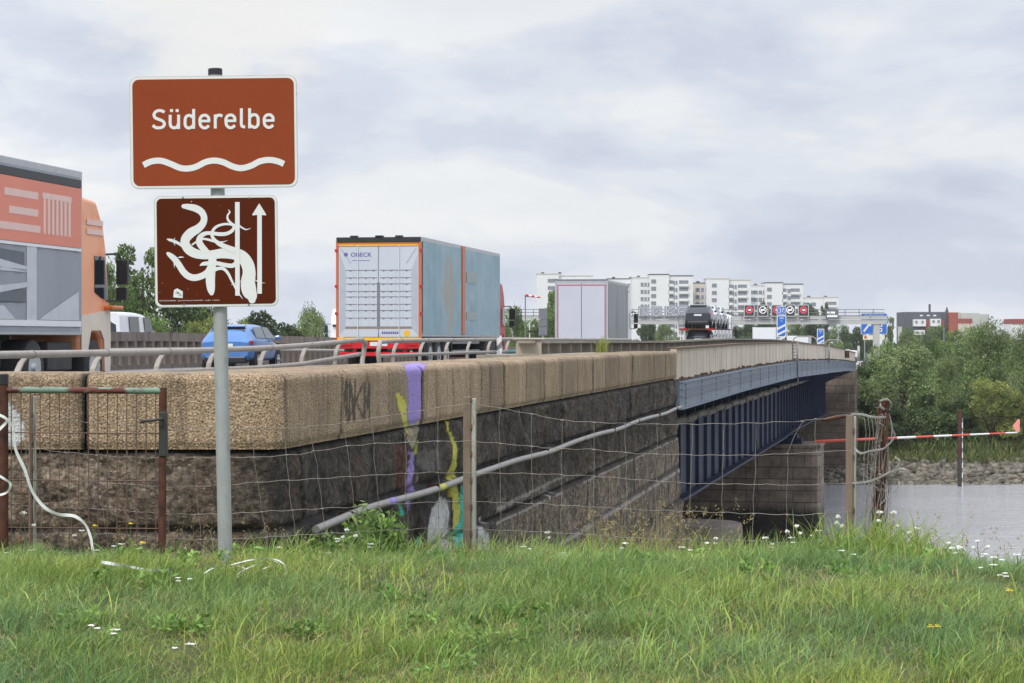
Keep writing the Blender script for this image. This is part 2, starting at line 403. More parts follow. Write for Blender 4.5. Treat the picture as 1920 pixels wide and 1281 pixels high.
blot = t.ramp(t.noise(t.vec((1, 1, 1), (6, 6, 1)), 6.5, 8, 0.75), [(0.53, (0, 0, 0, 1)), (0.66, (.5, .5, .5, 1))]); c = t.mix(blot, c, S(38, 33, 29))
pale_blot = t.ramp(t.noise(t.vec((1, 1, 1), (1, 9, 4)), 9.0, 8, 0.75), [(0.58, (0, 0, 0, 1)), (0.68, (.5, .5, .5, 1))]); c = t.mix(pale_blot, c, S(168, 146, 120))  # random paler blotches in the stone
bro = t.ramp(t.noise(t.vec((2, 2, .25), (5, 5, 5)), 1.5, 5, 0.6), [(0.55, (0, 0, 0, 1)), (0.7, (.4, .4, .4, 1))])
c = t.mix(bro, c, S(112, 78, 52))
efl = t.ramp(t.noise(t.vec((5, 5, .5), (8, 1, 2)), 1.3, 7, 0.75), [(0.69, (0, 0, 0, 1)), (0.78, (.8, .8, .8, 1))])
c = t.mix(efl, c, S(176, 168, 156))
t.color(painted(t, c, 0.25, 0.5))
t.bump(t.math('ADD', fine, t.math('MULTIPLY', rid, 2.5)), 1.0, 0.045)
M_['masonry'] = t.m

WC = Vector((-1.6, 16.0)); US = Vector((.165, 1)).normalized(); WLEN = 29.5 * 1.01352
def corner_path(a, b, step, r=0.22):
    """sample the wall's face line: t<0 along the left (frontal) face, t>0 along the right face; rounded corner of radius r"""
    out = []; x = a
    n1_ = Vector((0, -1)); n2_ = Vector((US.y, -US.x))
    while True:
        if abs(x) < r:
            k = (x + r) / (2 * r); k = k * k * (3 - 2 * k) if False else k
            n = (n1_ * (1 - k) + n2_ * k).normalized()
            p0 = WC + Vector((-1, 0)) * r; p2 = WC + US * r
            p = p0 * (1-k)**2 + WC * 2*k*(1-k) + p2 * k * k
        elif x < 0: n = n1_; p = WC + Vector((1, 0)) * x
        else: n = n2_; p = WC + US * x
        out.append((x, p, n))
        if x >= b - 1e-6: break
        x = min(b, x + (step if x < 0.3 else step * (1 + x / 16)))
    return out
wall = thing('stone_abutment_wall', 'long granite bridge abutment wall with pale rounded coping stones, dark masonry and painted graffiti', 'wall', (0, 0, 0))
JT = [-6.9, -5.4, -3.9, -1.38, 1.75]; x = 1.75
rj = random.Random(5)
pxj = [730, 793, 850, 903, 946, 988, 1021, 1054, 1084, 1113, 1136, 1161, 1186, 1208, 1227, 1248]
for p in pxj:
    d = 4.24 / (.165 - (p - 960) / F); JT.append((d - 16) * 1.01352)
JT.append(WLEN)
ZT, ZB = -0.238, -0.77
def coping(a, b, idx):
    g = 0.007; pts = corner_path(a + g, b - g, 0.026, 0.13)
    prof = [(0.0, ZB)] + [(0, ZB + 0.02)] + [(0, z) for z in np.arange(ZB + .045, ZT - .08, .028)]
    r = 0.065
    for i in range(7):
        q = math.pi/2 * i / 6; prof.append((-r + r*math.cos(q), ZT - r + r*math.sin(q)))
    prof += [(-o, ZT) for o in (.14, .2, .3, .45, .6, .75, .88)] + [(-.92, ZT-.03), (-.92, -1.0)]
    V = []; CL_ = []; n = len(prof); L = b - a
    for i, (s_, p, nn) in enumerate(pts):
        e = min(s_ - a, b - s_)
        pull = 0.028 * max(0, 1 - e / 0.04) ** 1.5
        jw = .010 + .0013 * p.y
        tp = 0.006 * math.sin(idx * 2.3)
        for o, z in prof:
            P3 = Vector((p.x, p.y, z))
            q = noise.noise(P3 * 2.2) * .010 + noise.noise(P3 * 9) * .005 + noise.noise(P3 * 17) * .0035
            if z <= ZB + .021: q -= 0.02
            oo = o + (q - pull + tp if o > -.9 else 0)
            zz_ = z - (0 if o == 0 else pull*.8) + (q * .4 if o < -.05 else 0)
            V.append((p.x + nn.x * oo, p.y + nn.y * oo, zz_))
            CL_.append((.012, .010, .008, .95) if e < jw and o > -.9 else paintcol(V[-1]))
    k = len(pts)
    Fq = [(i*n+j, (i+1)*n+j, (i+1)*n+j+1, i*n+j+1) for i in range(k-1) for j in range(n-1)]
    me = bpy.data.meshes.new('coping_stone')
    Fq2 = [tuple(f) for f in Fq] + [tuple(range(n-1, -1, -1)), tuple((k-1)*n + j for j in range(n))]
    me.from_pydata(V, [], Fq2); me.materials.append(M_['coping'])
    me.polygons.foreach_set('use_smooth', [True]*(len(Fq2)-2) + [False]*2)
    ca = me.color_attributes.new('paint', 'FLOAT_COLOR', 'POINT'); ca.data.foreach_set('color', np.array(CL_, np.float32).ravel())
    o = bpy.data.objects.new('coping_stone', me); C.objects.link(o); o.parent = wall
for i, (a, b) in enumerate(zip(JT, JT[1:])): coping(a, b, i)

ZJ = [-.775, -1.335, -1.92, -2.54, -3.16, -3.77, -4.4, -5.0, -5.7, -6.5, -7.5]
def masonry():
    pts = corner_path(-6.8, WLEN, 0.026, 0.12)
    zs = list(np.arange(-.775, -2.0, -.026)) + list(np.arange(-2.0, -4.5, -.05)) + list(np.arange(-4.5, -7.5, -.25))
    zs = sorted(set(zs), reverse=True)
    rr = random.Random(3); VJ = []
    for i in range(len(ZJ)):
        j = []; s0 = -7 - rr.random()
        while s0 < WLEN + 2:
            s0 += rr.uniform(1.0, 1.9); j.append(s0)
        VJ.append(j)
    VJ[0] = [-6.1, -4.6, -3.4, 0.55, 2.2, 3.9, 5.4, 7.2] + [9 + 1.6*i for i in range(14)]
    VJ[1] = [-5.5, -4.0, 1.3, 2.9, 4.6, 6.1] + [8 + 1.5*i for i in range(16)]
    V = []; CL_ = []
    for s_, p, nn in pts:
        for z in zs:
            ci = 0
            while ci < len(ZJ) - 2 and z < ZJ[ci+1]: ci += 1
            dz = min(abs(z - ZJ[ci]), abs(z - ZJ[ci+1]))
            dj = min(abs(s_ - q) for q in VJ[ci])
            e = min(dz, dj)
            P3 = Vector((p.x, p.y, z))
            rock = noise.fractal(P3 * 1.6 + Vector((0, 0, ci * 7)), 0.9, 2.1, 5) * .06
            ridge = (0.5 - abs(noise.noise(P3 * 1.9 + Vector((3, 3, ci * 3))))) * .09
            q = (rock * (.3 if ci >= 2 else 1) + ridge * (.2 if ci >= 2 else 1) + noise.noise(P3 * 7) * .012 + noise.noise(P3 * 16) * .008) * min(1, e / .045) - 0.045 * max(0, 1 - e / .03) - 0.045 + min(ci, 2) * .015 + max(0, ci - 1) * 0.045
            V.append((p.x + nn.x * q, p.y + nn.y * q, z + (0.008 * noise.noise(P3 * 5))))
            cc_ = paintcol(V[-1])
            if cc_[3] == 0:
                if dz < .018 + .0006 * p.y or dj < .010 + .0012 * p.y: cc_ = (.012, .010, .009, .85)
                elif ci >= 2 and ZJ[ci] - z < .075 and noise.noise(P3*1.3) > -.3: cc_ = (.42, .39, .35, .8)  # light caught on the lower course ledges, put in as pale colour
                elif rock + ridge < .006 and e > .1: cc_ = (.016, .014, .012, .5)  # sooty hollows, darkened in colour to bring out relief the light leaves flat
            CL_.append(cc_)
    n = len(zs); k = len(pts)
    Fq = [(i*n+j, (i+1)*n+j, (i+1)*n+j+1, i*n+j+1)[::-1] for i in range(k-1) for j in range(n-1)]
    me = bpy.data.meshes.new('masonry_face'); me.from_pydata(V, [], Fq); me.materials.append(M_['masonry'])
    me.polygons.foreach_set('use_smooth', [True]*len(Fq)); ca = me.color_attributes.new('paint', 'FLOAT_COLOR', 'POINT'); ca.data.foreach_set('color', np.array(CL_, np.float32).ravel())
    o = bpy.data.objects.new('masonry_face', me); C.objects.link(o); o.parent = wall
masonry()
# end face of the abutment at the bridge joint, and the core behind
E = WC + US * WLEN; NR = Vector((US.y, -US.x))
mb = MB()
def wp(s_, o, z): p = WC + US * s_ + NR * o; return (p.x, p.y, z)
mb.hexa([wp(WLEN-1.2, -.06, -7.5), wp(WLEN-.02, -.06, -7.5), wp(WLEN-.02, -44, -7.5), wp(WLEN-1.2, -44, -7.5), wp(WLEN-1.2, -.06, -1.35), wp(WLEN-.02, -.06, -1.35), wp(WLEN-.02, -44, -1.35), wp(WLEN-1.2, -44, -1.35)])
mb.build('bearing_wall', M_['masonry'], wall)
mb = MB()     # drop in land behind the wall that carries the motorway
mb.hexa([wp(1.2, -1.0, -7), wp(WLEN-1.3, -1.0, -7), wp(WLEN-1.3, -80, -7), wp(1.2, -80, -7), wp(1.2, -1.0, -1.06), wp(WLEN-1.3, -1.0, -1.06), wp(WLEN-1.3, -80, -1.06), wp(1.2, -80, -1.06)])
struct(mb.build('embankment', M_['concrete']))

# ---------------------------------------------------------------- bridge
def bx(d, off=0.0):
    if d < 100: return 3.26 + (d - 45.5) * (13.6 - 3.26) / 54.5 - off
    return 13.6 + (d - 100) * .1745 - off
BZ = [(40, -.21), (45.5, -.20), (60, -.14), (80, -.13), (103, -.31), (127, -.56), (155, -.94)]
def bz(d): return lerp(d, BZ)
def dsamp(a, b, step=2.0):
    n = max(1, int(round((b - a) / step))); return [a + (b - a) * i / n for i in range(n + 1)]
def sweep(mb, ds, prof, zf, mi=0, close=True, oshift=0.0):
    """prof: closed list of (off, dz) swept along the bridge line"""
    n = len(prof); vs = []
    for d in ds:
        z0 = zf(d)
        for o, z in prof: vs.append((bx(d, o + oshift), d, z0 + z))
    fs = []
    for i in range(len(ds) - 1):
        for j in range(n):
            j2 = (j + 1) % n; fs.append((i*n+j, (i+1)*n+j, (i+1)*n+j2, i*n+j2))
    if close: fs.append(tuple(range(n))); fs.append(tuple((len(ds)-1)*n + j for j in range(n-1, -1, -1)))
    mb.add(vs, fs, mi)
t = NT('cream_parapet_paint'); t.set(0.75)
c = t.ramp(t.noise(t.vec(), 0.8, 5, 0.6), [(0.3, S(178, 166, 150)), (0.7, S(206, 195, 178))])
st = t.ramp(t.noise(t.vec((3.0, 3.0, .12)), 2.2, 6, 0.7), [(0.5, (0, 0, 0, 1)), (0.75, (.75, .75, .75, 1))])
c = t.mix(st, c, S(128, 112, 94)); t.color(c); M_['cream'] = t.m
M_['fascia'] = pm('blue_grey_steel', S(112, 122, 138), 0.5, 0.0, 0.12, 1.4, 0.05, (1, 1, .5), S(86, 88, 94), (0.55, 0.75))
M_['rustdeck'] = pm('rusty_ledge', S(104, 84, 66), 0.9, var=0.3, scale=5, bump=0.4, col2=S(70, 56, 44))
M_['navy'] = pm('navy_girder_paint', S(30, 41, 70), 0.6, var=0.25, scale=0.7, spec=.3, col2=S(24, 30, 46), thr=(0.5, 0.7))
M_['soffit'] = pm('sooty_soffit', S(60, 58, 58), 0.9, var=0.2)
bridge = thing('river_bridge', 'steel girder motorway bridge with cream parapet and navy plate girder crossing the river', 'bridge', (0, 0, 0))
DS = dsamp(45.55, 155, 1.6)
mb = MB(); sweep(mb, DS, [(0, 0), (0, -.62), (.12, -.62), (.12, 0)], bz)
mb.build('parapet_panel', M_['cream'], bridge)
mb = MB(); sweep(mb, DS, [(-.05, .0), (-.05, .035), (.2, .035), (.2, .0)], bz); sweep(mb, DS, [(-.03, -.63), (-.03, -.60), (.02, -.60), (.02, -.63)], bz)
d = 46.4
rr = random.Random(8)
while d < 155:
    w = 0.012 * d / 45
    mb.box(bx(d)-.01, bx(d)+.004, d, d + w*.6, bz(d)-.60, bz(d)-.01); d += 1.35 if d < 80 else 4.0
d = 45.8
while d < 155:   # rusted crumbs along the deck edge
    h = rr.uniform(.02, .07); mb.box(bx(d)-.02, bx(d)+.05, d, d+rr.uniform(.08, .25), bz(d)-.625, bz(d)-.625+h); d += rr.uniform(.15, .6)
mb.build('parapet_trim', M_['rustdeck'], bridge)
mb = MB(); sweep(mb, DS, [(-.06, -.64), (-.06, -1.20), (.02, -1.20), (.02, -.64)], bz)
for dz in (-.66, -.80, -.93, -1.19): sweep(mb, DS, [(-.12, dz), (-.12, dz-.018), (-.055, dz-.018), (-.055, dz)], bz)
d = 46.5
while d < 154:
    mb.box(bx(d)+.05, bx(d)+.07, d, d+.10, bz(d)-1.17, bz(d)-.70)
    for dd in (.04, .14):
        for k in range(5): 
            z = bz(d) - .74 - k * .09; mb.box(bx(d+dd)+.06, bx(d+dd)+.078, d+dd-.01, d+dd+.012, z-.010, z+.010)
    d += 3.1
mb.build('fascia_beam', M_['fascia'], bridge)
# deck slab and soffit
mb = MB(); sweep(mb, DS, [(.03, -.66), (.03, -1.0), (2.0, -1.35), (46, -1.35), (46, -.95), (2.6, -.95), (2.5, -.66)], bz)
mb.build('deck_slab', M_['soffit'], bridge)
GB = [(45, -4.3), (110, -4.3), (155, -4.95)]
def gbz(d): return lerp(d, GB)
def girder(off, nm):
    mb = MB(); n = len(DS); vs = []
    for d in DS:
        zt, zb = bz(d) - 1.3, gbz(d)
        vs += [(bx(d, off), d, zt), (bx(d, off), d, zb), (bx(d, off+.03), d, zb), (bx(d, off+.03), d, zt)]
    fs = [(i*4+j, (i+1)*4+j, (i+1)*4+(j+1) % 4, i*4+(j+1) % 4) for i in range(n-1) for j in range(4)]
    mb.add(vs, fs)
    sweep(mb, DS, [(off-.28, 0), (off-.28, -.07), (off+.3, -.07), (off+.3, 0)], gbz)
    sweep(mb, DS, [(off-.26, 0), (off-.26, -.06), (off-.03, -.06), (off-.03, 0)], lambda d: bz(d)-1.42)
    d = 46.5
    while d < 154.5:
        mb.hexa([(bx(d, off)+.1, d, gbz(d)+.01), (bx(d, off)+.1, d+.03, gbz(d)+.01), (bx(d, off)+.005, d+.03, gbz(d)+.01), (bx(d, off)+.005, d, gbz(d)+.01),
                 (bx(d, off)+.1, d, bz(d)-1.45), (bx(d, off)+.1, d+.03, bz(d)-1.45), (bx(d, off)+.005, d+.03, bz(d)-1.45), (bx(d, off)+.005, d, bz(d)-1.45)])
        d += 2.3
    mb.build(nm, M_['navy'], bridge)
girder(2.0, 'plate_girder'); girder(16.0, 'plate_girder')
d = 46.5
while d < 154.5:      # cantilever brackets
    mb = MB()
    b0, b1 = bx(d, 2.0), bx(d, 0)
    mb.hexa([(b0+.02, d, bz(d)-2.0), (b1-.03, d, bz(d)-1.2), (b1-.03, d+.05, bz(d)-1.2), (b0+.02, d+.05, bz(d)-2.0),
             (b0+.02, d, bz(d)-1.36), (b1-.03, d, bz(d)-1.05), (b1-.03, d+.05, bz(d)-1.05), (b0+.02, d+.05, bz(d)-1.36)])
    mb.build('bracket', M_['navy'], bridge); d += 2.3
mb = MB()
zp = lambda d: lerp(d, [(45, -1.98), (115, -1.80), (155, -2.45)])
mb.tube([(bx(d, 1.0), d, zp(d) + .03*math.sin(d*1.3)) for d in dsamp(45.4, 154, 1.2)], .085, 8)
d = 46.5
while d < 154: mb.box(bx(d, 1.0)-.01, bx(d, 1.0)+.01, d, d+.02, zp(d), bz(d)-1.1); mb.tube([(bx(d, 1.0), d-.04, zp(d)), (bx(d, 1.0), d+.04, zp(d))], .11, 8); d += 2.3
mb.build('service_pipe', pm('under_deck_pipe', S(118, 112, 104), 0.8, var=0.25, scale=2, bump=0.3, col2=S(74, 70, 64)), bridge, smooth=True, autos=40)

# stone piers
def stonemat(name, zdark, cols):
    t = NT(name); t.set(0.9)
    br = t.n.new('ShaderNodeTexBrick'); br.offset = 0.5
    for k_, v_ in (('Scale', 1.0), ('Mortar Size', .02), ('Bias', 0.0), ('Brick Width', 1.25), ('Row Height', .53)): br.inputs[k_].default_value = v_
    br.inputs['Color1'].default_value = cols[0]; br.inputs['Color2'].default_value = cols[1]; br.inputs['Mortar'].default_value = S(60, 52, 46)
    cm = t.n.new('ShaderNodeCombineXYZ'); gm = t.n.new('ShaderNodeNewGeometry'); sx = t.n.new('ShaderNodeSeparateXYZ'); t.l.new(gm.outputs['Position'], sx.inputs[0])
    t.l.new(t.math('ADD', sx.outputs['X'], t.math('MULTIPLY', sx.outputs['Y'], -.98)), cm.inputs[0]); t.l.new(sx.outputs['Z'], cm.inputs[1]); t.l.new(cm.outputs[0], br.inputs['Vector'])
    c = t.mix(t.ramp(t.noise(t.vec(), 1.2, 6, 0.7), [(0.35, (0, 0, 0, 1)), (0.68, (.85, .85, .85, 1))]), br.outputs['Color'], S(66, 57, 50))
    wob = t.noise(t.vec((1, 1, .3)), 0.5, 5, 0.6)
    zd = t.math('ADD', sx.outputs['Z'], t.math('MULTIPLY', wob, 1.0))
    mrr = t.n.new('ShaderNodeMapRange'); t.l.new(zd, mrr.inputs[0]); mrr.inputs[1].default_value = zdark; mrr.inputs[2].default_value = zdark + .35; mrr.inputs[3].default_value = .93; mrr.inputs[4].default_value = 0
    c = t.mix(mrr.outputs[0], c, S(34, 30, 27))
    drip = t.ramp(t.noise(t.vec((2.2, 2.2, .22), (1, 3, 0)), 1.3, 6, 0.6), [(0.68, (0, 0, 0, 1)), (0.74, (.7, .7, .7, 1))])
    c = t.mix(drip, c, S(176, 166, 150))
    t.color(c); t.bump(t.math('ADD', br.outputs['Fac'], t.math('MULTIPLY', t.noise(t.vec(), 6, 5, .7), -1.2)), 0.6, -0.05)
    return t.m
PM = stonemat('pier_stone', -7.4, (S(150, 136, 120), S(124, 111, 99)))
PM2 = stonemat('far_abutment_stone', -8.6, (S(126, 112, 98), S(104, 92, 80)))
def pier(name, d0, d1, xr, wl_, z0, z1, mat, label, r=0.0, cap=0.0):
    """block across the bridge: right end at x=xr on its near face, runs wl_ metres to the left, perpendicular to the bridge"""
    ang = -math.atan(.19)
    root = thing(name, label, 'bridge pier', (xr, d0, z0), ang)
    L = d1 - d0; H = z1 - z0; mb = MB()
    poly = [(-wl_, 0), (-.35, 0), (-.1, .1), (0, .35), (0, L - .35), (-.35, L), (-wl_, L)]
    n = len(poly); vs = [(x, y, 0) for x, y in poly] + [(x, y, H) for x, y in poly]
    mb.add(vs, [tuple(range(n-1, -1, -1)), tuple(range(n, 2*n))] + [(i, (i+1) % n, (i+1) % n + n, i+n) for i in range(n)])
    mb.build('shaft', mat, root, bevel=.03)
    if cap:
        mb = MB(); mb.box(-wl_, .06, -.06, L+.06, H, H + cap); mb.build('cap_course', mat, root, bevel=.03)
    return root
p1 = pier('bridge_pier', 104, 108, 13.95, 34, -13, -4.95, PM, 'wide stone river pier with dark tide stain standing under the bridge girder', cap=.16)
for o in (2.0, 16.0):
    mb = MB(); mb.box(-2.2-o+2.0+.35, -1.2-o+2.0+.35, .6, 1.8, 8.21, 8.45); mb.box(-2.0-o+2.35, -1.4-o+2.35, .8, 1.6, 8.45, 8.62); mb.build('bearing', M_['navy'], p1)
p2 = pier('far_abutment', 155, 160, 23.25, 50, -11, -4.95, PM2, 'far stone abutment with stepped block where the bridge reaches the wooded bank')
mb = MB(); mb.box(-48, -.1, 1.2, 5, 6.06, 8.9); mb.build('upper_block', PM2, p2, bevel=.04)
# low round pier base close to the bank
fb = thing('pier_base', 'low grey concrete block with rounded end at the foot of the abutment', 'concrete block', (at(1330, 990, 62).x, 62, 0), -math.atan(.19))
mb = MB(); n = 14; poly = [(-9, -1.4)] + [(-.5 + 1.4*math.sin(math.pi*i/n), -1.4*math.cos(math.pi*i/n)) for i in range(n+1)] + [(-9, 1.4)]
k = len(poly); z1 = -(988-636)/F*60.6; vs = [(x, y, -11) for x, y in poly] + [(x, y, z1) for x, y in poly]
mb.add(vs, [tuple(range(k-1, -1, -1)), tuple(range(k, 2*k))] + [(i, (i+1) % k, (i+1) % k + k, i+k) for i in range(k)])
mb.build('base_block', pm('weathered_concrete', S(124, 114, 106), 0.9, var=.2, scale=2, bump=.3, col2=S(84, 76, 70)), fb, bevel=.08, seg=2)
# footway slab and kerb on the bridge side, near part
mb = MB(); 
mb.hexa([(-.6, 38.5, -1.1), (.6, 38.5, -1.1), (2.1, 45.5, -1.1), (1.0, 45.5, -1.1), (-.6, 38.5, -.262), (1.2, 38.5, -.262), (2.3, 45.5, -.262), (1.0, 45.5, -.262)])
struct(mb.build('footway', M_['concrete']))
# balustrade of concrete posts
def balx(d): return -6.2 + .165 * d if d < 45.5 else bx(d, 1.98)
BT = [(38, -.02), (60, -.045), (76, .03), (95, .0), (111, -.08), (138, -.33), (155, -.66)]
bal = thing('concrete_balustrade', 'low weathered concrete balustrade of short posts and a flat top beam along the bridge edge', 'balustrade', (0, 0, 0))
mb = MB(); ds = dsamp(39, 155, 1.5); n = 4; vs = []
for d in ds:
    z = lerp(d, BT); vs += [(balx(d)-.15, d, z-.05), (balx(d)+.15, d, z-.05), (balx(d)+.15, d, z), (balx(d)-.15, d, z)]
mb.add(vs, [(i*4+j, i*4+(j+1) % 4, (i+1)*4+(j+1) % 4, (i+1)*4+j) for i in range(len(ds)-1) for j in range(4)] + [(0, 3, 2, 1)])
mb.build('top_beam', M_['concrete'], bal)
mb = MB(); d = 40.9
pp = MB(); pp.box(-.11, .11, -.06, .06, 0, .312); p0 = pp.build('baluster', M_['concrete'], bal, bevel=.015); p0.location = (balx(d), d, lerp(d, BT)-.36)
k = 0
while d < 150 and k < 76:
    d += 1.45; k += 1
    dpart(p0, bal, (balx(d), d, lerp(d, BT) - .36))
mb = MB(); mb.box(-.28, .28, -.2, .2, -.02, .0); mb.box(-.22, .22, -.15, .15, -.32, -.02); o = mb.build('end_pillar', pm('pale_pillar', S(166, 156, 140), .85, var=.12), bal, bevel=.015); o.location = (balx(39.3), 39.3, 0.01)
# weed on the balustrade
rg = random.Random(4)
# ---------------------------------------------------------------- motorway surface
RZ = [(0, -1.0), (80, -1.0), (103, -1.15), (127, -1.42), (155, -1.8), (250, -2.6), (350, -3.5), (600, -5.0), (900, -6)]
def rz(d): return lerp(d, RZ)
def rx(d):          # right-hand edge line of the carriageway (= foot of the steel railing)
    return -9.5 + .165 * d if d < 60 else .4 + (d - 60) * .182
def strip(mb, ds, o0, o1, dz=0.0, mi=0):
    vs = []
    for d in ds: vs += [(rx(d) - o1, d, rz(d) + dz), (rx(d) - o0, d, rz(d) + dz)]
    mb.add(vs, [(2*i, 2*i+1, 2*i+3, 2*i+2) for i in range(len(ds)-1)], mi)
dr = dsamp(17, 155, 3) + dsamp(160, 700, 12)
mb = MB(); strip(mb, dr, -1.5, 34); struct(mb.build('motorway', M_['asphalt']))
mb = MB(); strip(mb, dr, .25, .55, .006)
for o in (4.0,): strip(mb, dr, o-3.75+3.0, o-3.75+3.25, .006)
d = 18.0
while d < 600:
    for o in (7.3, 11.2, 20.5, 24.3): strip(mb, [d, d+6], o, o+.15, .006)
    d += 18
struct(mb.build('lane_markings', M_['road_line']))
# land carrying the motorway past the bridge
mb = MB(); vs = []; ds = dsamp(161, 900, 25)
for d in ds: vs += [(rx(d)+6.5, d, -7.8), (rx(d)+3.0, d, rz(d)-.1), (rx(d)-36, d, rz(d)-.1), (rx(d)-48, d, -7.8)]
mb.add(vs, [(i*4+j, i*4+4+j, i*4+5+j, i*4+1+j) for i in range(len(ds)-1) for j in range(3)] + [(0, 1, 2, 3)])
struct(mb.build('far_embankment', bpy.data.materials['soil_and_turf']))

# ---------------------------------------------------------------- grey tube railing
RT = [(20, -.17), (29.7, -.166), (34.5, -.14), (37, -.105), (39.6, -.05), (41.3, -.005)]
RT2 = [(42.4, -.055), (44, -.03), (52, -.012), (57, .0), (85, -.02)]
RL = [(20, -.44), (32, -.43), (34.5, -.43), (37, -.405), (39.6, -.32), (41.3, -.265)]
RL2 = [(42.4, -.32), (44, -.31), (52, -.305), (85, -.32)]
railx = lambda d: -9.5 + .165 * d
def railing(name, label, T, L, d0, d1, curl0, curl1, d_posts):
    root = thing(name, label, 'railing', (0, 0, 0), 0, 'grey steel tube railings beside the motorway')
    mb = MB(); ds = dsamp(d0, d1, .5); pts = [(railx(d), d, lerp(d, T)) for d in ds]
    if curl1: pts += [(railx(d1)+.05, d1+.28, lerp(d1, T)-.06), (railx(d1)+.02, d1+.36, lerp(d1, T)-.2), (railx(d1), d1+.2, lerp(d1, T)-.38), (railx(d1), d1+.08, -1.0)]
    if curl0: pts = [(railx(d0), d0-.1, -1.0), (railx(d0), d0-.22, lerp(d0, T)-.4), (railx(d0)-.02, d0-.33, lerp(d0, T)-.2), (railx(d0), d0-.2, lerp(d0, T)-.05)] + pts
    mb.tube(pts, .044, 10); mb.build('top_rail', M_['railing'], root, smooth=True)
    mb = MB(); mb.tube([(railx(d)-.02, d, lerp(d, L)) for d in ds], .036, 10); mb.build('lower_rail', M_['railing'], root, smooth=True)
    for d in d_posts:
        zt = lerp(d, T); zl = lerp(d, L); mb = MB()
        # curved flat post leaning back to the rail
        P = [(0, -.02, zt-.03), (0, -.09, zt-.09), (-.0, -.15, zt-.19), (-.0, -.17, zt-.30), (-.0, -.17, -1.02)]
        x0 = railx(d)
        vs = []
        for (a, b, z) in P:
            w = .035
            vs += [(x0-w-.05-.55*(-b), d+b-.02+.0, z), (x0+w-.05-.55*(-b), d+b-.02, z), (x0+w-.05-.55*(-b), d+b+.035, z), (x0-w-.05-.55*(-b), d+b+.035, z)]
        mb.add(vs, [(i*4+j, i*4+(j+1) % 4, i*4+4+(j+1) % 4, i*4+4+j) for i in range(len(P)-1) for j in range(4)])
        pst = mb.build('post', M_['railing'], root, bevel=.008)
        mb = MB(); mb.tube([(x0, d-.015, zt), (x0, d+.015, zt)], .05, 12); mb.build('clamp', M_['steel_grey'], pst)
    return root
# posts seen at these photo columns
def dcol(px): return 9.5 / (.165 - (px - 960) / F)
railing('tube_railing', 'grey tube railing with curved posts, left section ending in a bend before the lorry', RT, RL, 20, 41.2, False, True, [dcol(p) for p in (-40, 60, 199, 316, 412, 507, 583, 645)])
railing('tube_railing', 'grey tube railing starting with a bend in front of the teal trailer', RT2, RL2, 42.7, 84, True, False, [dcol(p) for p in (752, 801, 848, 888, 926, 960, 988, 1013, 1037, 1058, 1078, 1096, 1112)])
# teal sleeve end and white delineator by the railing
mb = MB(); d = dcol(952); mb.tube([(railx(d-2.2)+.35, d-2.2, -.31), (railx(d)+.5, d, -.305)], .05, 10); tag(mb.build('rail_sleeve', pm('teal_sleeve', S(70, 112, 112), .5), None, smooth=True), 'short teal pipe sleeve lying in line with the lower rail above the coping', 'pipe')
dl = thing('delineator_post', 'white slanted delineator post behind the tube railing at the front of the teal trailer', 'marker post', (at(936, 640, 55).x, 55, -1.0))
mb = MB(); mb.hexa([(-.06, -.05, 0), (.06, -.05, 0), (.06, .05, 0), (-.06, .05, 0), (-.06, -.05, 1.0), (.06, -.05, 1.1), (.06, .05, 1.1), (-.06, .05, 1.0)]); mb.build('post_body', M_['white_paint'], dl)
mb = MB(); mb.hexa([(-.062, -.052, .72), (.062, -.052, .80), (.062, .052, .80), (-.062, .052, .72), (-.062, -.052, .82), (.062, -.052, .96), (.062, .052, .96), (-.062, .052, .82)]); mb.build('reflector_band', M_['steel_grey'], dl)

# ---------------------------------------------------------------- median barrier
medx = lambda d: -25.5 + .165 * d if d < 110 else -7.35 + (d - 110) * .18
med = thing('median_barrier', 'long brown slotted median barrier between the two carriageways', 'barrier', (0, 0, 0))
M_['barrier'] = pm('brown_barrier', S(128, 116, 106), 0.85, var=0.18, scale=1.5, bump=.2, stretch=(1, 1, .4), col2=S(78, 70, 64), thr=(.5, .7))
mb = MB(); ds = dsamp(36, 190, 4)
for (za, zb_, w) in ((.93, 1.24, .14), (-.02, .14, .2)):
    vs = []
    for d in ds: vs += [(medx(d)-w, d, rz(d)+za), (medx(d)+w, d, rz(d)+za), (medx(d)+w, d, rz(d)+zb_), (medx(d)-w, d, rz(d)+zb_)]
    mb.add(vs, [(i*4+j, i*4+(j+1) % 4, i*4+4+(j+1) % 4, i*4+4+j) for i in range(len(ds)-1) for j in range(4)] + [(0, 3, 2, 1)])
mb.build('beam', M_['barrier'], med)
mb = MB(); mb.tube([(medx(d)+.45, d, rz(d)+.64) for d in ds], .07, 8); mb.build('guard_rail', M_['railing'], med, smooth=True)
mb = MB(); mb.box(-.12, .12, -.24, .24, .12, .95); s0 = mb.build('slat', M_['barrier'], med); s0.location = (medx(56), 56, -1.0)
for k in range(1, 99):
    d = 56 + k * .92; dpart(s0, med, (medx(d), d, rz(d)))

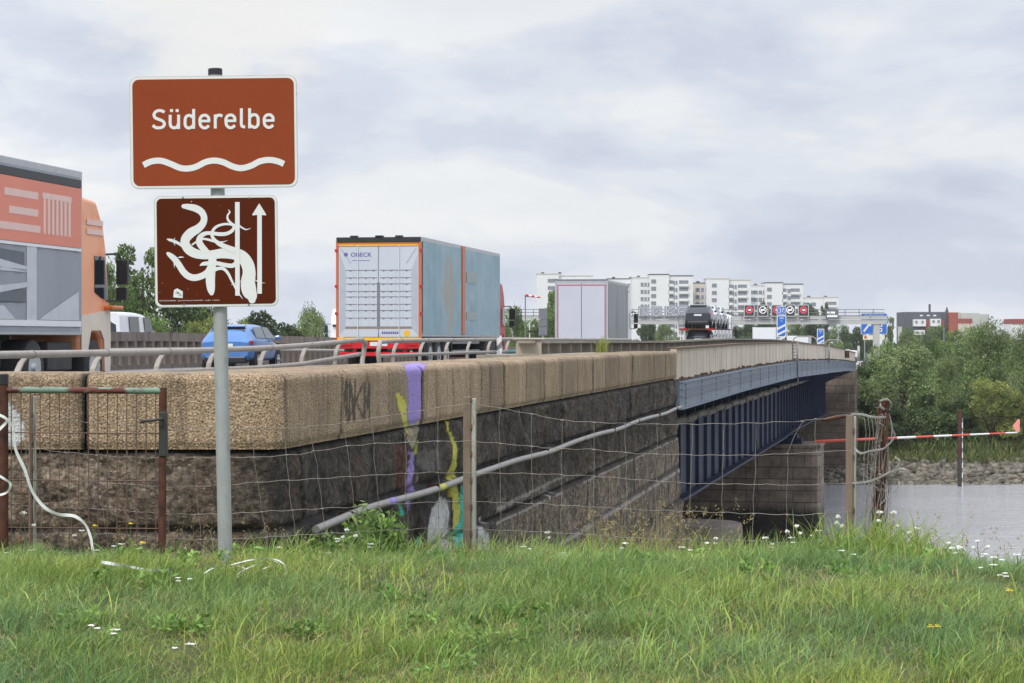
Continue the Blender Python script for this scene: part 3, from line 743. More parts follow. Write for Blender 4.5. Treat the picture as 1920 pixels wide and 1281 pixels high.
# ---------------------------------------------------------------- text and strokes
def text_mesh(mb, txt, size, M, depth=.002, mi=0, align='CENTER', sx=1.0, bold=0.0):
    cu = bpy.data.curves.new('tmp', 'FONT'); cu.body = txt; cu.size = size; cu.align_x = align; cu.extrude = depth; cu.resolution_u = 3; cu.offset = bold
    o = bpy.data.objects.new('tmp', cu); C.objects.link(o)
    me = o.to_mesh(); T = M @ Matrix.Diagonal((sx, 1, 1, 1))
    mb.add([v.co for v in me.vertices], [tuple(p.vertices) for p in me.polygons], mi, T)
    o.to_mesh_clear(); bpy.data.objects.remove(o); bpy.data.curves.remove(cu)
def upright(x, y, z, rz_=0.0): return Matrix.Translation((x, y, z)) @ Matrix.Rotation(rz_, 4, 'Z') @ Matrix.Rotation(R(90), 4, 'X')
def catmull(P, sub=6):
    P = [tuple(map(float, p)) for p in P]; out = []; n = len(P)
    for i in range(n-1):
        p0, p1, p2, p3 = P[max(i-1, 0)], P[i], P[i+1], P[min(i+2, n-1)]
        for k in range(sub):
            t_ = k / sub
            out.append(tuple(.5*((2*b) + (-a+c)*t_ + (2*a-5*b+4*c-d)*t_*t_ + (-a+3*b-3*c+d)*t_**3) for a, b, c, d in zip(p0, p1, p2, p3)))
    out.append(P[-1]); return out
def ribbon(mb, P, y, th=.0015, mi=0, sub=6, rnd=False):
    """P list of (x,z,w): flat band in the xz plane facing -y"""
    Q = catmull(P, sub) if sub > 1 else P; L = []; Rr = []; k = len(Q)
    for i, (x, z, w) in enumerate(Q):
        a = Q[max(i-1, 0)]; b = Q[min(i+1, k-1)]; dx, dz = b[0]-a[0], b[1]-a[1]; l = math.hypot(dx, dz) or 1
        nx, nz_ = -dz/l, dx/l; L.append((x+nx*w/2, z+nz_*w/2)); Rr.append((x-nx*w/2, z-nz_*w/2))
    vs = []
    for (a, b) in zip(L, Rr): vs += [(a[0], y, a[1]), (b[0], y, b[1]), (a[0], y+th, a[1]), (b[0], y+th, b[1])]; y -= 8e-6
    fs = []
    for i in range(k-1):
        o = i*4; fs += [(o, o+1, o+5, o+4), (o, o+4, o+6, o+2), (o+1, o+3, o+7, o+5)]
    mb.add(vs, fs, mi)
    if rnd:
        for (x, z, w) in (Q[0], Q[-1]):
            if w > 0: disc(mb, x, z, w/2, y + .00005, th, mi)
def disc(mb, x, z, r, y, th=.001, mi=0, n=14, r2=None):
    pts = [(x + r*math.cos(2*math.pi*i/n), z + r*math.sin(2*math.pi*i/n)) for i in range(n)]
    mb.prism(pts, y, y+th, mi)
def ring(mb, x, z, r0, r1, y, th=.001, mi=0, n=24):
    a = [(x + r1*math.cos(2*math.pi*i/n), z + r1*math.sin(2*math.pi*i/n)) for i in range(n)]
    b = [(x + r0*math.cos(2*math.pi*i/n), z + r0*math.sin(2*math.pi*i/n)) for i in range(n)]
    vs = [(p[0], y, p[1]) for p in a] + [(p[0], y, p[1]) for p in b] + [(p[0], y+th, p[1]) for p in a] + [(p[0], y+th, p[1]) for p in b]
    fs = []
    for i in range(n):
        j = (i+1) % n; fs += [(i, n+i, n+j, j), (i, j, 2*n+j, 2*n+i), (n+i, 3*n+i, 3*n+j, n+j)]
    mb.add(vs, fs, mi)
def rrect(x0, x1, z0, z1, r, n=5):
    out = []
    for cx, cz, a0 in ((x1-r, z0+r, -90), (x1-r, z1-r, 0), (x0+r, z1-r, 90), (x0+r, z0+r, 180)):
        for i in range(n+1):
            a = R(a0 + 90*i/n); out.append((cx + r*math.cos(a), cz + r*math.sin(a)))
    return out

# ---------------------------------------------------------------- the river sign
DSG = 12.25; PXM = F / DSG
sgn = thing('river_sign', 'brown river name sign with white wave above a plate of white eels, on galvanised pole', 'sign', (at(420, 636, DSG+.08).x, DSG+.06, -1.30))
M_['sign_brown'] = pm('sign_brown', S(136, 62, 31), .5, var=.05, scale=2, spec=.15)
M_['sign_brown2'] = pm('sign_dark_brown', S(80, 31, 7), .5, var=.06, scale=2, spec=.12)
M_['sign_white'] = pm('sign_white', S(214, 216, 212), .45, var=.03, scale=2)
M_['sign_edge'] = pm('sign_edge', S(182, 180, 170), .5, var=.1, scale=9, col2=S(84, 88, 76), thr=(.62, .72))
def sg(px, py):     # photo px on the sign plane -> local coordinates
    p = at(px, py, DSG); return p.x - sgn.location.x, p.z - sgn.location.z
mb = MB(); x0, z0 = sg(420, 1060); x1, z1 = sg(401, 138)
mb.tube([(x0, 0, -.25), (x0, 0, z0), (x1, 0, z1)], .038, 20); mb.build('post', M_['galv'], sgn, smooth=True, autos=50)
mb = MB(); a_, b_ = sg(401, 140), sg(400.6, 126); mb.tube([(a_[0], 0, a_[1]), (b_[0], 0, b_[1])], .0385, 20); 
mb.build('post_cap', M_['black_plastic'], sgn, smooth=True, autos=50, bevel=.004)
def plate(name, cx, cy, w, h, r, rot, mat, edge_w):
    p = bpy.data.objects.new(name, None)
    x, z = sg(cx, cy); 
    mb = MB(); mb.prism(rrect(-w/2, w/2, -h/2, h/2, r), 0, .006); mb2 = MB()
    o = mb.build(name, M_['sign_edge'], sgn); o.location = (x, -.06, z); o.rotation_euler = (0, -rot, 0)
    mb = MB(); mb.prism(rrect(-w/2+.004, w/2-.004, -h/2+.004, h/2-.004, r-.003), -.0012, 0.0); mb.build('white_border', M_['sign_white'], o)
    mb = MB(); mb.prism(rrect(-w/2+edge_w, w/2-edge_w, -h/2+edge_w, h/2-edge_w, r-edge_w*.6), -.0024, -.0012); mb.build('face', mat, o)
    mb = MB(); mb.box(-w/2+.05, w/2-.05, .006, .03, -h/2+.08, -h/2+.12); mb.box(-w/2+.05, w/2-.05, .006, .03, h/2-.12, h/2-.08); mb.build('stiffener', M_['galv'], o)
    return o
ROT = R(.7)
P1 = plate('name_plate', 400.6, 247.6, 314/PXM, 211/PXM, .045, ROT, M_['sign_brown'], .016)
P2 = plate('eel_plate', 405.4, 471, 231.5/PXM, 209/PXM, .035, ROT, M_['sign_brown2'], .014)
cr, sr = math.cos(ROT), math.sin(ROT)
def loc_on(cx, cy, px, py):
    dx, dz = (px - cx) / PXM, -(py - cy) / PXM
    return dx*cr + dz*sr, -dx*sr + dz*cr
W8 = S(1, 1, 1)
def L3(cx_, cy_):   # crop coords of the lettering close-up
    return loc_on(400.6, 247.6, 280 + cx_/7.385, 180 + cy_/7.385)
lt = MB(); yy = [-.0036]
def stroke(P, w=41, cyc=False, sub=5):
    Q = [(*L3(x, y), w/7.385/PXM) for x, y in P]; yy[0] -= .00012; ribbon(lt, Q, yy[0], .0012, sub=sub)
stroke([(212, 226), (178, 209), (135, 203), (92, 218), (66, 260), (84, 303), (135, 326), (188, 350), (211, 390), (186, 430), (135, 443), (90, 438), (48, 408)])
stroke([(290, 262), (290, 330), (290, 385), (305, 426), (345, 443), (385, 428), (402, 390)]); stroke([(407, 260), (407, 458)], sub=1)
stroke([(288, 204), (330, 204)], sub=1); stroke([(366, 204), (408, 204)], sub=1)
def eee(ox, oy):
    stroke([(826+ox, 345+oy), (822+ox, 305+oy), (795+ox, 275+oy), (764+ox, 268+oy), (725+ox, 282+oy), (704+ox, 320+oy), (703+ox, 365+oy), (712+ox, 410+oy), (745+ox, 440+oy), (785+ox, 442+oy), (828+ox, 412+oy)])
    stroke([(706+ox, 349+oy), (845+ox, 348+oy)], 36, sub=1)
stroke([(606, 300), (570, 273), (530, 275), (502, 305), (497, 355), (499, 405), (522, 438), (562, 444), (604, 415)]); stroke([(615, 181), (615, 456)], sub=1)
eee(0, 0); stroke([(915, 258), (915, 452)], sub=1); stroke([(918, 310), (938, 278), (972, 267), (1014, 280)]); eee(360, -3)
stroke([(1276, 172), (1276, 300), (1276, 390), (1290, 424), (1328, 430)]); stroke([(1390, 171), (1390, 450)], sub=1)
stroke([(1400, 290), (1434, 263), (1478, 265), (1504, 300), (1509, 350), (1505, 400), (1480, 432), (1445, 435), (1402, 408)]); eee(890, -7)
lt.build('lettering', M_['sign_white'], P1)
mb = MB(); WV = [(663, 517), (700, 500), (745, 497), (790, 512), (830, 529), (865, 533), (905, 525), (950, 503), (990, 496), (1030, 503), (1075, 523), (1115, 531), (1160, 520), (1200, 500), (1245, 493), (1285, 500), (1312, 512)]
ribbon(mb, [(*loc_on(400.6, 247.6, x/2.464, 100+y/2.464), 28/2.464/PXM) for x, y in WV], -.0036, .0012)
mb.build('wave_line', M_['sign_white'], P1)
# eels
EE = [[(345,197,44),(390,202,58),(460,217,70),(520,252,68),(549,310,64),(535,370,70),(488,420,82),(415,465,95),(366,520,92),(360,570,90),(390,625,92),(450,665,92),(540,685,84),(640,680,88),(740,668,100),(850,672,116),(930,705,122),(982,775,126),(1000,860,128),(988,960,142),(1000,1040,146),(1025,1100,112),(1030,1135,70)],
 [(176,524,6),(205,534,26),(250,547,30),(300,572,28),(350,605,34)], [(425,585,14),(470,555,18),(540,525,20),(600,533,24),(650,548,24),(700,556,18),(740,553,11),(787,538,2)],
 [(174,662,16),(200,680,44),(250,722,58),(295,780,62),(340,850,64),(390,895,66),(450,912,66),(520,897,64),(580,862,66),(615,810,70),(628,760,74),(630,700,78)],
 [(630,690,78),(632,760,80),(618,850,88),(612,930,92),(616,1000,84),(622,1050,64),(626,1088,24)],
 [(580,660,60),(525,600,66),(500,550,64),(515,500,52),(560,470,40),(620,466,36),(700,476,38),(770,472,36),(825,445,34),(848,405,28),(825,382,22),(760,375,24),(690,393,26),(645,428,28),(627,480,30),(650,530,34),(700,572,44),(770,605,50),(860,640,60)],
 [(880,392,20),(835,375,20),(790,335,24),(784,290,18),(806,255,15),(790,230,5)], [(900,390,18),(930,412,16),(970,430,13),(1018,416,2)],
 [(506,792,6),(540,774,36),(600,768,40),(680,768,40),(760,785,42),(830,792,44),(868,765,44),(872,720,40)],
 [(640,840,40),(690,820,34),(745,823,32),(790,870,28),(820,930,24),(850,990,18),(880,1050,14),(915,1095,10),(937,1128,2)],
 [(285,712,4),(315,706,14),(350,707,2)], [(250,765,13),(254,815,2)], [(238,550,4),(250,565,9),(258,590,3)], [(236,540,4),(248,528,8),(260,512,2)],
 [(818,985,2),(860,970,10),(925,943,4)], [(1055,932,8),(1110,960,9),(1162,965,2)],
 [(882,155,46),(884,1092,46)], [(1104,270,46),(1105,1072,46)]]
mb = MB(); y_ = -.0036
for P in EE:
    Q = [(*loc_on(405.4, 471, 280 + x/5.338, 350 + y/5.338), w/5.338/PXM) for x, y, w in P]
    ribbon(mb, Q, y_, .0012, sub=1 if len(P) == 2 else 6, rnd=(P[0][0] in (345,))); y_ -= .0002
Q = [loc_on(405.4, 471, 280 + x/5.338, 350 + y/5.338) for x, y in [(1030, 283), (1038, 289), (1104, 282), (1165, 289), (1172, 281), (1101, 168)]]
mb.prism(Q, y_, y_ + .0012); mb.build('eel_artwork', M_['sign_white'], P2)
mb = MB()
x, z = loc_on(405.4, 471, 280 + 100/5.338, 350 + 1148/5.338)
text_mesh(mb, 'FREIE FLUSSZONE SÜDERELBE     Experimentelle Schleifung für die Binnenschifffahrt     www.gfh.de     © Bob Braine', .0085, upright(x, -.0032, z), .0003, align='LEFT', sx=.79)
mb.build('small_print', M_['sign_white'], P2)
mb = MB()
for (x, y, r_) in ((423, 150, 9), (132, 966, 5), (96, 1060, 3), (110, 1059, 3), (386, 1025, 4), (706, 190, 3), (596, 884, 3), (476, 1078, 3)):
    a_ = loc_on(405.4, 471, 280 + x/5.338, 350 + y/5.338); disc(mb, a_[0], a_[1], r_/5.338/PXM*.6, -.0033, .0008, n=6)
mb.build('paint_chips', M_['sign_white'], P2)
mb = MB(); Q = [loc_on(405.4, 471, 280 + x/5.338, 350 + y/5.338) for x, y in [(240, 1108), (248, 1035), (280, 1018), (336, 1050), (334, 1116)]]
mb.prism(Q[::-1], -.0036, -.0024); st_ = mb.build('sticker', M_['sign_white'], P2)
mb = MB()
for x0_, y0_, x1_, y1_ in ((270, 1052, 300, 1060), (262, 1066, 318, 1078), (285, 1058, 322, 1088), (290, 1090, 324, 1094), (268, 1050, 300, 1075)):
    a_ = loc_on(405.4, 471, 280+x0_/5.338, 350+y0_/5.338); b_ = loc_on(405.4, 471, 280+x1_/5.338, 350+y1_/5.338)
    ribbon(mb, [(*a_, .0018), (*b_, .0018)], -.0042, .0005, sub=1)
mb.build('scribble', M_['black_plastic'], st_)
for (x, y) in ((336, 110), (996, 113), (348, 1180), (996, 1183)):
    mb = MB(); a_ = loc_on(405.4, 471, 280 + x/5.338, 350 + y/5.338); disc(mb, a_[0], a_[1], .005, -.005, .006); mb.build('bolt', M_['steel_grey'], P2)

# ---------------------------------------------------------------- pipe on the wall
pipe = thing('wall_pipe', 'long grey conduit pipe running along the dark masonry of the abutment, paint spots on it', 'pipe', (0, 0, 0))
mb = MB(); pts = []
for i in range(60):
    s_ = .55 + (WLEN - .6) * i / 59; p = WC + US * s_ + NR * (.09 + .01*math.sin(s_*1.7)); pts.append((p.x, p.y, -1.355 + .012*math.sin(s_*.9) - (.0 if s_ > 2 else .015*(2-s_))))
mb.tube(pts, .03, 10); mb.build('tube', pm('conduit_grey', S(150, 146, 142), .6, .1, .1, 6, .05), pipe, smooth=True, autos=60)
for s_, m_ in ((3.0, PUR), (5.1, YEL)):
    mb = MB(); mb.tube([(p.x, p.y, -1.355 + .012*math.sin(q*.9)) for q in (s_, s_+.28) for p in [WC + US*q + NR*(.09 + .01*math.sin(q*1.7))]], .0312, 10); mb.build('paint_spot', pm('pipe_spot', mulc(m_, .85), .6), pipe, smooth=True)
for k in range(9):
    s_ = 1.6 + k*3.4; p = WC + US*s_ + NR*.06; mb = MB(); mb.box(p.x-.05, p.x+.065, p.y-.015, p.y+.015, -1.395, -1.32); mb.build('bracket', M_['rust'], pipe)
# ---------------------------------------------------------------- vehicles
HEAD = -math.atan(.165)
def wheel(parent, x, y, r=.5, w=.32, name='wheel'):
    mb = MB(); s_ = 1 if x > 0 else -1
    prof = [(-w/2, r*.86), (-w/2+.03, r*.97), (-w/2+.07, r), (w/2-.07, r), (w/2-.03, r*.97), (w/2, r*.86)]
    n = 22; vs = []
    for i in range(n):
        a = 2*math.pi*i/n
        for o, q in prof: vs.append((o, q*math.cos(a), q*math.sin(a)))
    k = len(prof); fs = [(i*k+j, i*k+j+1, ((i+1) % n)*k+j+1, ((i+1) % n)*k+j) for i in range(n) for j in range(k-1)]
    fs += [tuple(i*k for i in range(n)), tuple(i*k+k-1 for i in range(n-1, -1, -1))]
    mb.add(vs, fs); o = mb.build(name, M_['black_rubber'], parent, smooth=True, autos=35); o.location = (x - s_*w/2, y, r)
    mb = MB(); mb.tube([(s_*(w/2-.05), 0, 0), (s_*(w/2+.006), 0, 0)], r*.58, 16); mb.tube([(s_*(w/2), 0, 0), (s_*(w/2+.05), 0, 0)], r*.2, 10)
    mb.build('rim', M_['chrome'], o, smooth=True, autos=40)
    return o
class CMB(MB):
    def __init__(s, y0, kl, kh): MB.__init__(s); s.k = (y0, kl, kh)
    def build(s, *a, **k):
        y0, kl, kh = s.k; s.v = [(x, y0 + (y-y0)*kl if y > y0 else y, z*kh if z > 1.2 else z) for x, y, z in s.v]
        return MB.build(s, *a, **k)
def cab(root, y0, mats, kl=.74, kh=.97):
    """tractor cab from y0 forward, local coords"""
    P = [(y0, .75), (y0, 3.35), (y0+.25, 3.75), (y0+1.2, 3.72), (y0+1.75, 3.25), (y0+2.0, 2.75), (y0+2.2, 1.75), (y0+2.25, .8), (y0+2.2, .35), (y0+1.75, .35), (y0+1.7, .95), (y0+1.45, 1.12), (y0+.75, 1.12), (y0+.5, .75)]
    mb = CMB(y0, kl, kh); mb.sidep(P, -1.24, 1.24); c_ = mb.build('cab', mats['cab'], root, bevel=.09, seg=3)
    if mats.get('cab2'):
        mb = CMB(y0, kl, kh); mb.sidep([(y0+.02, .76), (y0+.02, 1.5), (y0+2.2, 1.62), (y0+2.24, .8), (y0+2.19, .4), (y0+1.78, .4), (y0+1.73, .98), (y0+1.47, 1.16), (y0+.73, 1.16), (y0+.48, .76)], 1.235, 1.252)
        mb.build('lower_skirt', mats['cab2'], c_)
    for s_ in (-1, 1):
        mb = CMB(y0, kl, kh); x = 1.245*s_; mb.sidep([(y0+1.0, 1.95), (y0+1.0, 2.65), (y0+1.75, 2.65), (y0+2.02, 1.8), (y0+1.5, 1.85)], x-.008, x+.008); mb.build('side_window', M_['dark_glass'], c_)
    mb = CMB(y0, kl, kh); mb.hexa([(-1.12, y0+2.19, 1.72), (1.12, y0+2.19, 1.72), (1.12, y0+2.14, 1.72), (-1.12, y0+2.14, 1.72), (-1.08, y0+2.01, 2.72), (1.08, y0+2.01, 2.72), (1.08, y0+1.9, 2.72), (-1.08, y0+1.9, 2.72)])
    mb.build('windscreen', M_['dark_glass'], c_)
    mb = CMB(y0, kl, kh); mb.hexa([(-1.1, y0+2.0, 2.72), (1.1, y0+2.0, 2.72), (1.1, y0+2.4, 2.66), (-1.1, y0+2.4, 2.66), (-1.1, y0+2.0, 2.82), (1.1, y0+2.0, 2.82), (1.1, y0+2.42, 2.72), (-1.1, y0+2.42, 2.72)]); mb.build('sun_visor', mats['cab'], c_, bevel=.01)
    for s_ in (-1, 1):
        mb = CMB(y0, kl, kh); mb.tube([(1.22*s_, y0+1.9, 2.7), (1.42*s_, y0+2.15, 2.72), (1.50*s_, y0+2.2, 2.5)], .025, 6); mb.tube([(1.22*s_, y0+1.9, 1.8), (1.48*s_, y0+2.15, 1.8)], .02, 6)
        mb.box(min(1.38*s_, 1.6*s_), max(1.38*s_, 1.6*s_), y0+2.13, y0+2.27, 2.12, 2.6); mb.box(min(1.38*s_, 1.58*s_), max(1.38*s_, 1.58*s_), y0+2.13, y0+2.25, 1.82, 2.06)
        mb.build('mirror', M_['black_plastic'], root, bevel=.02)
    mb = CMB(y0, kl, kh); mb.box(-.5, .5, y0-2.8, y0+1.9, .55, .85); mb.box(-1.1, -.55, y0-1.4, y0-.2, .45, .95); mb.box(.55, 1.15, y0-1.4, y0-.2, .45, .95); mb.build('tractor_frame', mats.get('frame', M_['chassis']), root, bevel=.02)
    mb = CMB(y0, kl, kh); mb.box(-1.2, 1.2, y0-.15, y0+.02, 2.2, 3.6); mb.build('wind_deflector', mats['cab'], root, bevel=.04)
    for s_ in (-1, 1): wheel(root, 1.22*s_, y0+1.1*kl); wheel(root, 1.22*s_, y0-2.2, w=.55)
def semi(name, label, rear_right, zroad, mats, L=13.6, curtain=True, cab_gap=.7, zt=4.0, group=None, trailer_wheels=(1.6, 2.9, 4.2), kl=.74, kh=.97):
    ux, uy = math.sin(-HEAD), math.cos(-HEAD)
    loc = (rear_right[0] - 1.275*uy, rear_right[1] + 1.275*ux, zroad)
    root = thing(name, label, 'lorry', loc, HEAD, group)
    zb = 1.15
    mb = MB(); mb.box(-1.27, 1.27, 0.02, L, zb, zt - .03); mb.build('trailer_body', mats['body'], root, bevel=.02)
    mb = MB()
    for s_ in (-1, 1): mb.box(min(s_*1.2, s_*1.285), max(s_*1.2, s_*1.285), .0, L, zt-.16, zt); mb.box(min(s_*1.2, s_*1.285), max(s_*1.2, s_*1.285), .0, L, zb-.08, zb+.05)
    mb.box(-1.285, 1.285, L-.02, L+.03, zb, zt); mb.build('roof_rail', mats['rail'], root, bevel=.012)
    if curtain:
        for s_ in (-1, 1):
            mb = MB(); n = 70; vs = []
            for i in range(n+1):
                y = .12 + (L-.24)*i/n; w = .008*math.sin(i*1.35) + .006*math.sin(i*3.7+1)
                for z in (zb-.02, zb+.4, (zb+zt)/2, zt-.35, zt-.12): vs.append((s_*(1.292 + w*(1 if zb < z < zt-.2 else .3)), y, z))
            fs = [(i*5+j, (i+1)*5+j, (i+1)*5+j+1, i*5+j+1) for i in range(n) for j in range(4)]
            if s_ < 0: fs = [f[::-1] for f in fs]
            mb.add(vs, fs); mb.build('side_curtain', mats['curtain'], root, smooth=True)
    mb = MB(); mb.box(-.55, -.4, .3, L-1.5, .85, zb-.05); mb.box(.4, .55, .3, L-1.5, .85, zb-.05)
    for y in [.6 + i*1.4 for i in range(int(L/1.4)-1)]: mb.box(-1.2, 1.2, y, y+.08, 1.0, zb-.02)
    mb.build('chassis', mats.get('chassis', M_['chassis']), root)
    mb = MB(); mb.box(-1.2, 1.2, .05, .15, .5, .62); mb.box(-.8, -.7, .1, .25, .6, 1.0); mb.box(.7, .8, .1, .25, .6, 1.0); mb.build('rear_bumper', mats.get('bumper', M_['red_paint']), root, bevel=.01)
    mb = MB(); mb.box(-1.22, 1.22, .0, .08, .72, 1.02); lp = mb.build('light_panel', mats.get('bumper', M_['red_paint']), root, bevel=.01)
    for s_ in (-1, 1):
        mb = MB(); mb.box(min(s_*.8, s_*1.15), max(s_*.8, s_*1.15), -.03, .0, .8, .94); mb.build('tail_light', M_['red_light'], root, bevel=.01)
    mb = MB(); mb.box(-.26, .26, -.012, 0, .8, .92); mb.build('number_plate', M_['white_paint'], root)
    for s_ in (-1, 1):
        mb = MB(); x = 1.2*s_
        mb.box(min(x, x-.03*s_), max(x, x-.03*s_), 5.2, L-3.6, .55, .66); mb.box(min(x, x-.03*s_), max(x, x-.03*s_), 5.2, L-3.6, .85, .96); mb.build('side_guard', M_['steel_grey'], root)
        mb = MB(); mb.sidep([(.75, .6), (.8, 1.06), (5.0, 1.06), (5.05, .6), (4.98, .6), (4.93, 1.03), (.87, 1.03), (.82, .6)], min(s_*.85, s_*1.22), max(s_*.85, s_*1.22)); mb.build('mudguard', M_['black_plastic'], root)
        for y in trailer_wheels: wheel(root, 1.22*s_, y)
    cab(root, L + cab_gap, mats, kl, kh)
    return root

# -- lorry with orange frame and teal side
t = NT('teal_curtain'); t.set(0.5)
c = t.ramp(t.noise(t.vec((1, .6, 1)), 1.2, 4), [(0.3, S(124, 154, 164)), (0.7, S(150, 174, 182))])
bl = t.noise(t.vec((1, .35, .35), (0, .2, 2.1)), 1.35, 6, .6)
sy = t.n.new('ShaderNodeSeparateXYZ'); t.l.new(t.tc.outputs['Object'], sy.inputs[0])
gy = t.math('ABSOLUTE', t.math('SUBTRACT', sy.outputs['Y'], 3.8)); gz_ = t.math('ABSOLUTE', t.math('SUBTRACT', sy.outputs['Z'], 2.45))
mk = t.math('SUBTRACT', 1.25, t.math('ADD', t.math('MULTIPLY', gy, .48), t.math('MULTIPLY', gz_, .55)))
mkk = t.ramp(t.math('ADD', t.math('MULTIPLY', mk, .5), t.math('MULTIPLY', bl, 1.3)), [(0.98, (0, 0, 0, 1)), (0.68, (.75, .75, .75, 1))])
c = t.mix(mkk, c, S(158, 152, 138))
t.color(c); M_['teal_curtain'] = t.m
M_['door_pale'] = pm('pale_door', S(184, 190, 197), .4, var=.04, scale=.8)
M_['door_lilac'] = pm('door_grey', S(184, 186, 196), .4, var=.03, scale=.8)
M_['print_grey'] = pm('print_grey', S(112, 114, 120), .5, var=.1)
M_['print_mid'] = pm('print_mid_grey', S(164, 170, 178), .5, var=.08)
M_['print_light'] = pm('print_light', S(206, 208, 210), .5, var=.05, scale=3)
M_['print_purple'] = pm('print_purple', S(96, 86, 150), .5, var=.1)
M_['red_cab'] = pm('red_cab', S(170, 26, 34), .35, var=.05)
M_['silver_rail'] = pm('silver_rail', S(176, 178, 180), .4, .3, .08)
M_['cab_white'] = pm('cab_white', S(216, 218, 220), .35, var=.04)
M_['red_print'] = pm('red_print', S(190, 40, 44), .5)
A = semi('curtain_trailer_lorry', 'articulated lorry with orange framed white rear doors, teal side and red chassis', (-2.65, 67), -1.0,
  dict(body=M_['door_pale'], rail=M_['silver_rail'], curtain=M_['teal_curtain'], cab=M_['red_cab'], bumper=M_['red_paint'], chassis=M_['chassis'], frame=M_['chassis']), cab_gap=.1, kl=.62, kh=.8)
for s_ in (-1, 1):
    mb = MB(); mb.box(min(s_*.01, s_*1.2), max(s_*.01, s_*1.2), -.02, .02, 1.06, 3.72); o = mb.build('rear_door', M_['door_pale'], A, bevel=.01)
    mb = MB()       # printed picture of stacked shelves, on the door
    f = lambda a: s_*a
    for i, z in enumerate([3.02, 2.80, 2.62, 2.40, 2.24, 2.02, 1.84, 1.62, 1.36]):
        mb.box(min(f(.04), f(.98)), max(f(.04), f(.98)), -.0225, -.02, z-.012, z+.012, 0)
        for k in range(4): mb.prism([(min(f(.1+.23*k), f(.2+.23*k)), z-.012), (max(f(.1+.23*k), f(.2+.23*k)), z-.012), (f(.15+.23*k), z-.045)], -.0225, -.02, 0)
    mb.box(min(f(.0), f(.045)), max(f(.0), f(.045)), -.0228, -.02, 1.35, 2.66, 0)
    for k in (1, 2, 3): mb.box(min(f(.04+.235*k), f(.048+.235*k)), max(f(.04+.235*k), f(.048+.235*k)), -.0222, -.02, 1.36, 3.0, 1)
    P_ = [(f(.98), 1.34), (f(1.17), 1.12), (f(1.17), 3.5), (f(.98), 3.02)]
    mb.prism(P_ if s_ > 0 else P_[::-1], -.0224, -.02, 1)
    P_ = [(f(.80), 3.22), (f(1.10), 3.66), (f(1.16), 3.66), (f(.86), 3.22)]; mb.prism(P_ if s_ > 0 else P_[::-1], -.0228, -.02, 2)
    P_ = [(0, 1.30), (f(1.0), 1.30), (f(1.0), 1.35), (0, 1.35)]; mb.prism(P_ if s_ > 0 else P_[::-1], -.0226, -.02, 3)
    mb.build('door_print', [M_['print_grey'], M_['print_mid'], M_['print_mid'], pm('print_brown', S(138, 118, 100), .6)], o)
    mb = MB(); x = s_*.62 ; mb.cyl((x, -.04, 1.0), (x, -.04, 3.75), .014, 6); mb.build('lock_rod', M_['print_light'], o)
    if s_ < 0:
        mb = MB(); text_mesh(mb, 'OBECK', .17, upright(-.52, -.023, 3.42), .0005, sx=1.15, bold=.003); disc(mb, -.98, 3.48, .06, -.0235, .002); mb.box(-.8, -.25, -.0235, -.02, 3.3, 3.315); mb.build('lettering', M_['print_purple'], o)
    else:
        mb = MB()
        for k in range(8): mb.box(.1+.065*k, .15+.065*k, -.0235, -.02, 1.15, 1.22)
        mb.build('lettering', M_['print_purple'], o)
        mb = MB(); disc(mb, .85, 1.17, .1, -.024, .002); mb.build('round_sticker', M_['yellow_paint'], o)
M_['orange_dark'] = pm('orange_frame', S(186, 100, 60), .4, var=.06)
mb = MB(); mb.box(-1.28, -1.2, -.03, .05, 1.0, 3.86); mb.box(1.2, 1.285, -.03, .05, 1.0, 3.86); mb.box(-1.2, 1.2, -.03, .05, 3.73, 3.83); mb.build('door_frame', M_['orange_dark'], A, bevel=.01)
mb = MB(); mb.box(-1.2, 1.2, -.034, .04, 3.73, 3.775); mb.box(-1.28, 1.28, -.04, .06, .96, 1.05); mb.build('frame_trim', M_['yellow_paint'], A)
mb = MB(); mb.box(-1.26, 1.26, -.04, .1, 3.84, 3.99)
for x in (-.75, 0, .02, .6): mb.box(x-.1, x+.12, -.05, .12, 3.97, 4.04)
mb.build('roof_header', M_['black_plastic'], A, bevel=.01)
for s_ in (-1, 1):
    for z in (3.6, 2.55, 1.75, 1.0): 
        mb = MB(); mb.box(min(s_*1.24, s_*1.31), max(s_*1.24, s_*1.31), -.06, -.02, z-.04, z+.04); mb.build('marker_light', M_['red_light'], A)
mb = MB(); mb.box(1.29, 1.325, 6.3, 6.75, 1.15, 3.98); mb.build('side_pillar', M_['orange_dark'], A, bevel=.01)
mb = MB()
M_['patch'] = pm('patch', S(150, 160, 156), .5, var=.1)
for (y, z, w, h) in ((8.0, 3.0, 1.8, .35), (8.0, 1.75, 1.8, .25)): mb = MB(); mb.box(1.302, 1.306, y-w/2, y+w/2, z-h/2, z+h/2); mb.build('faded_patch', M_['patch'], A)

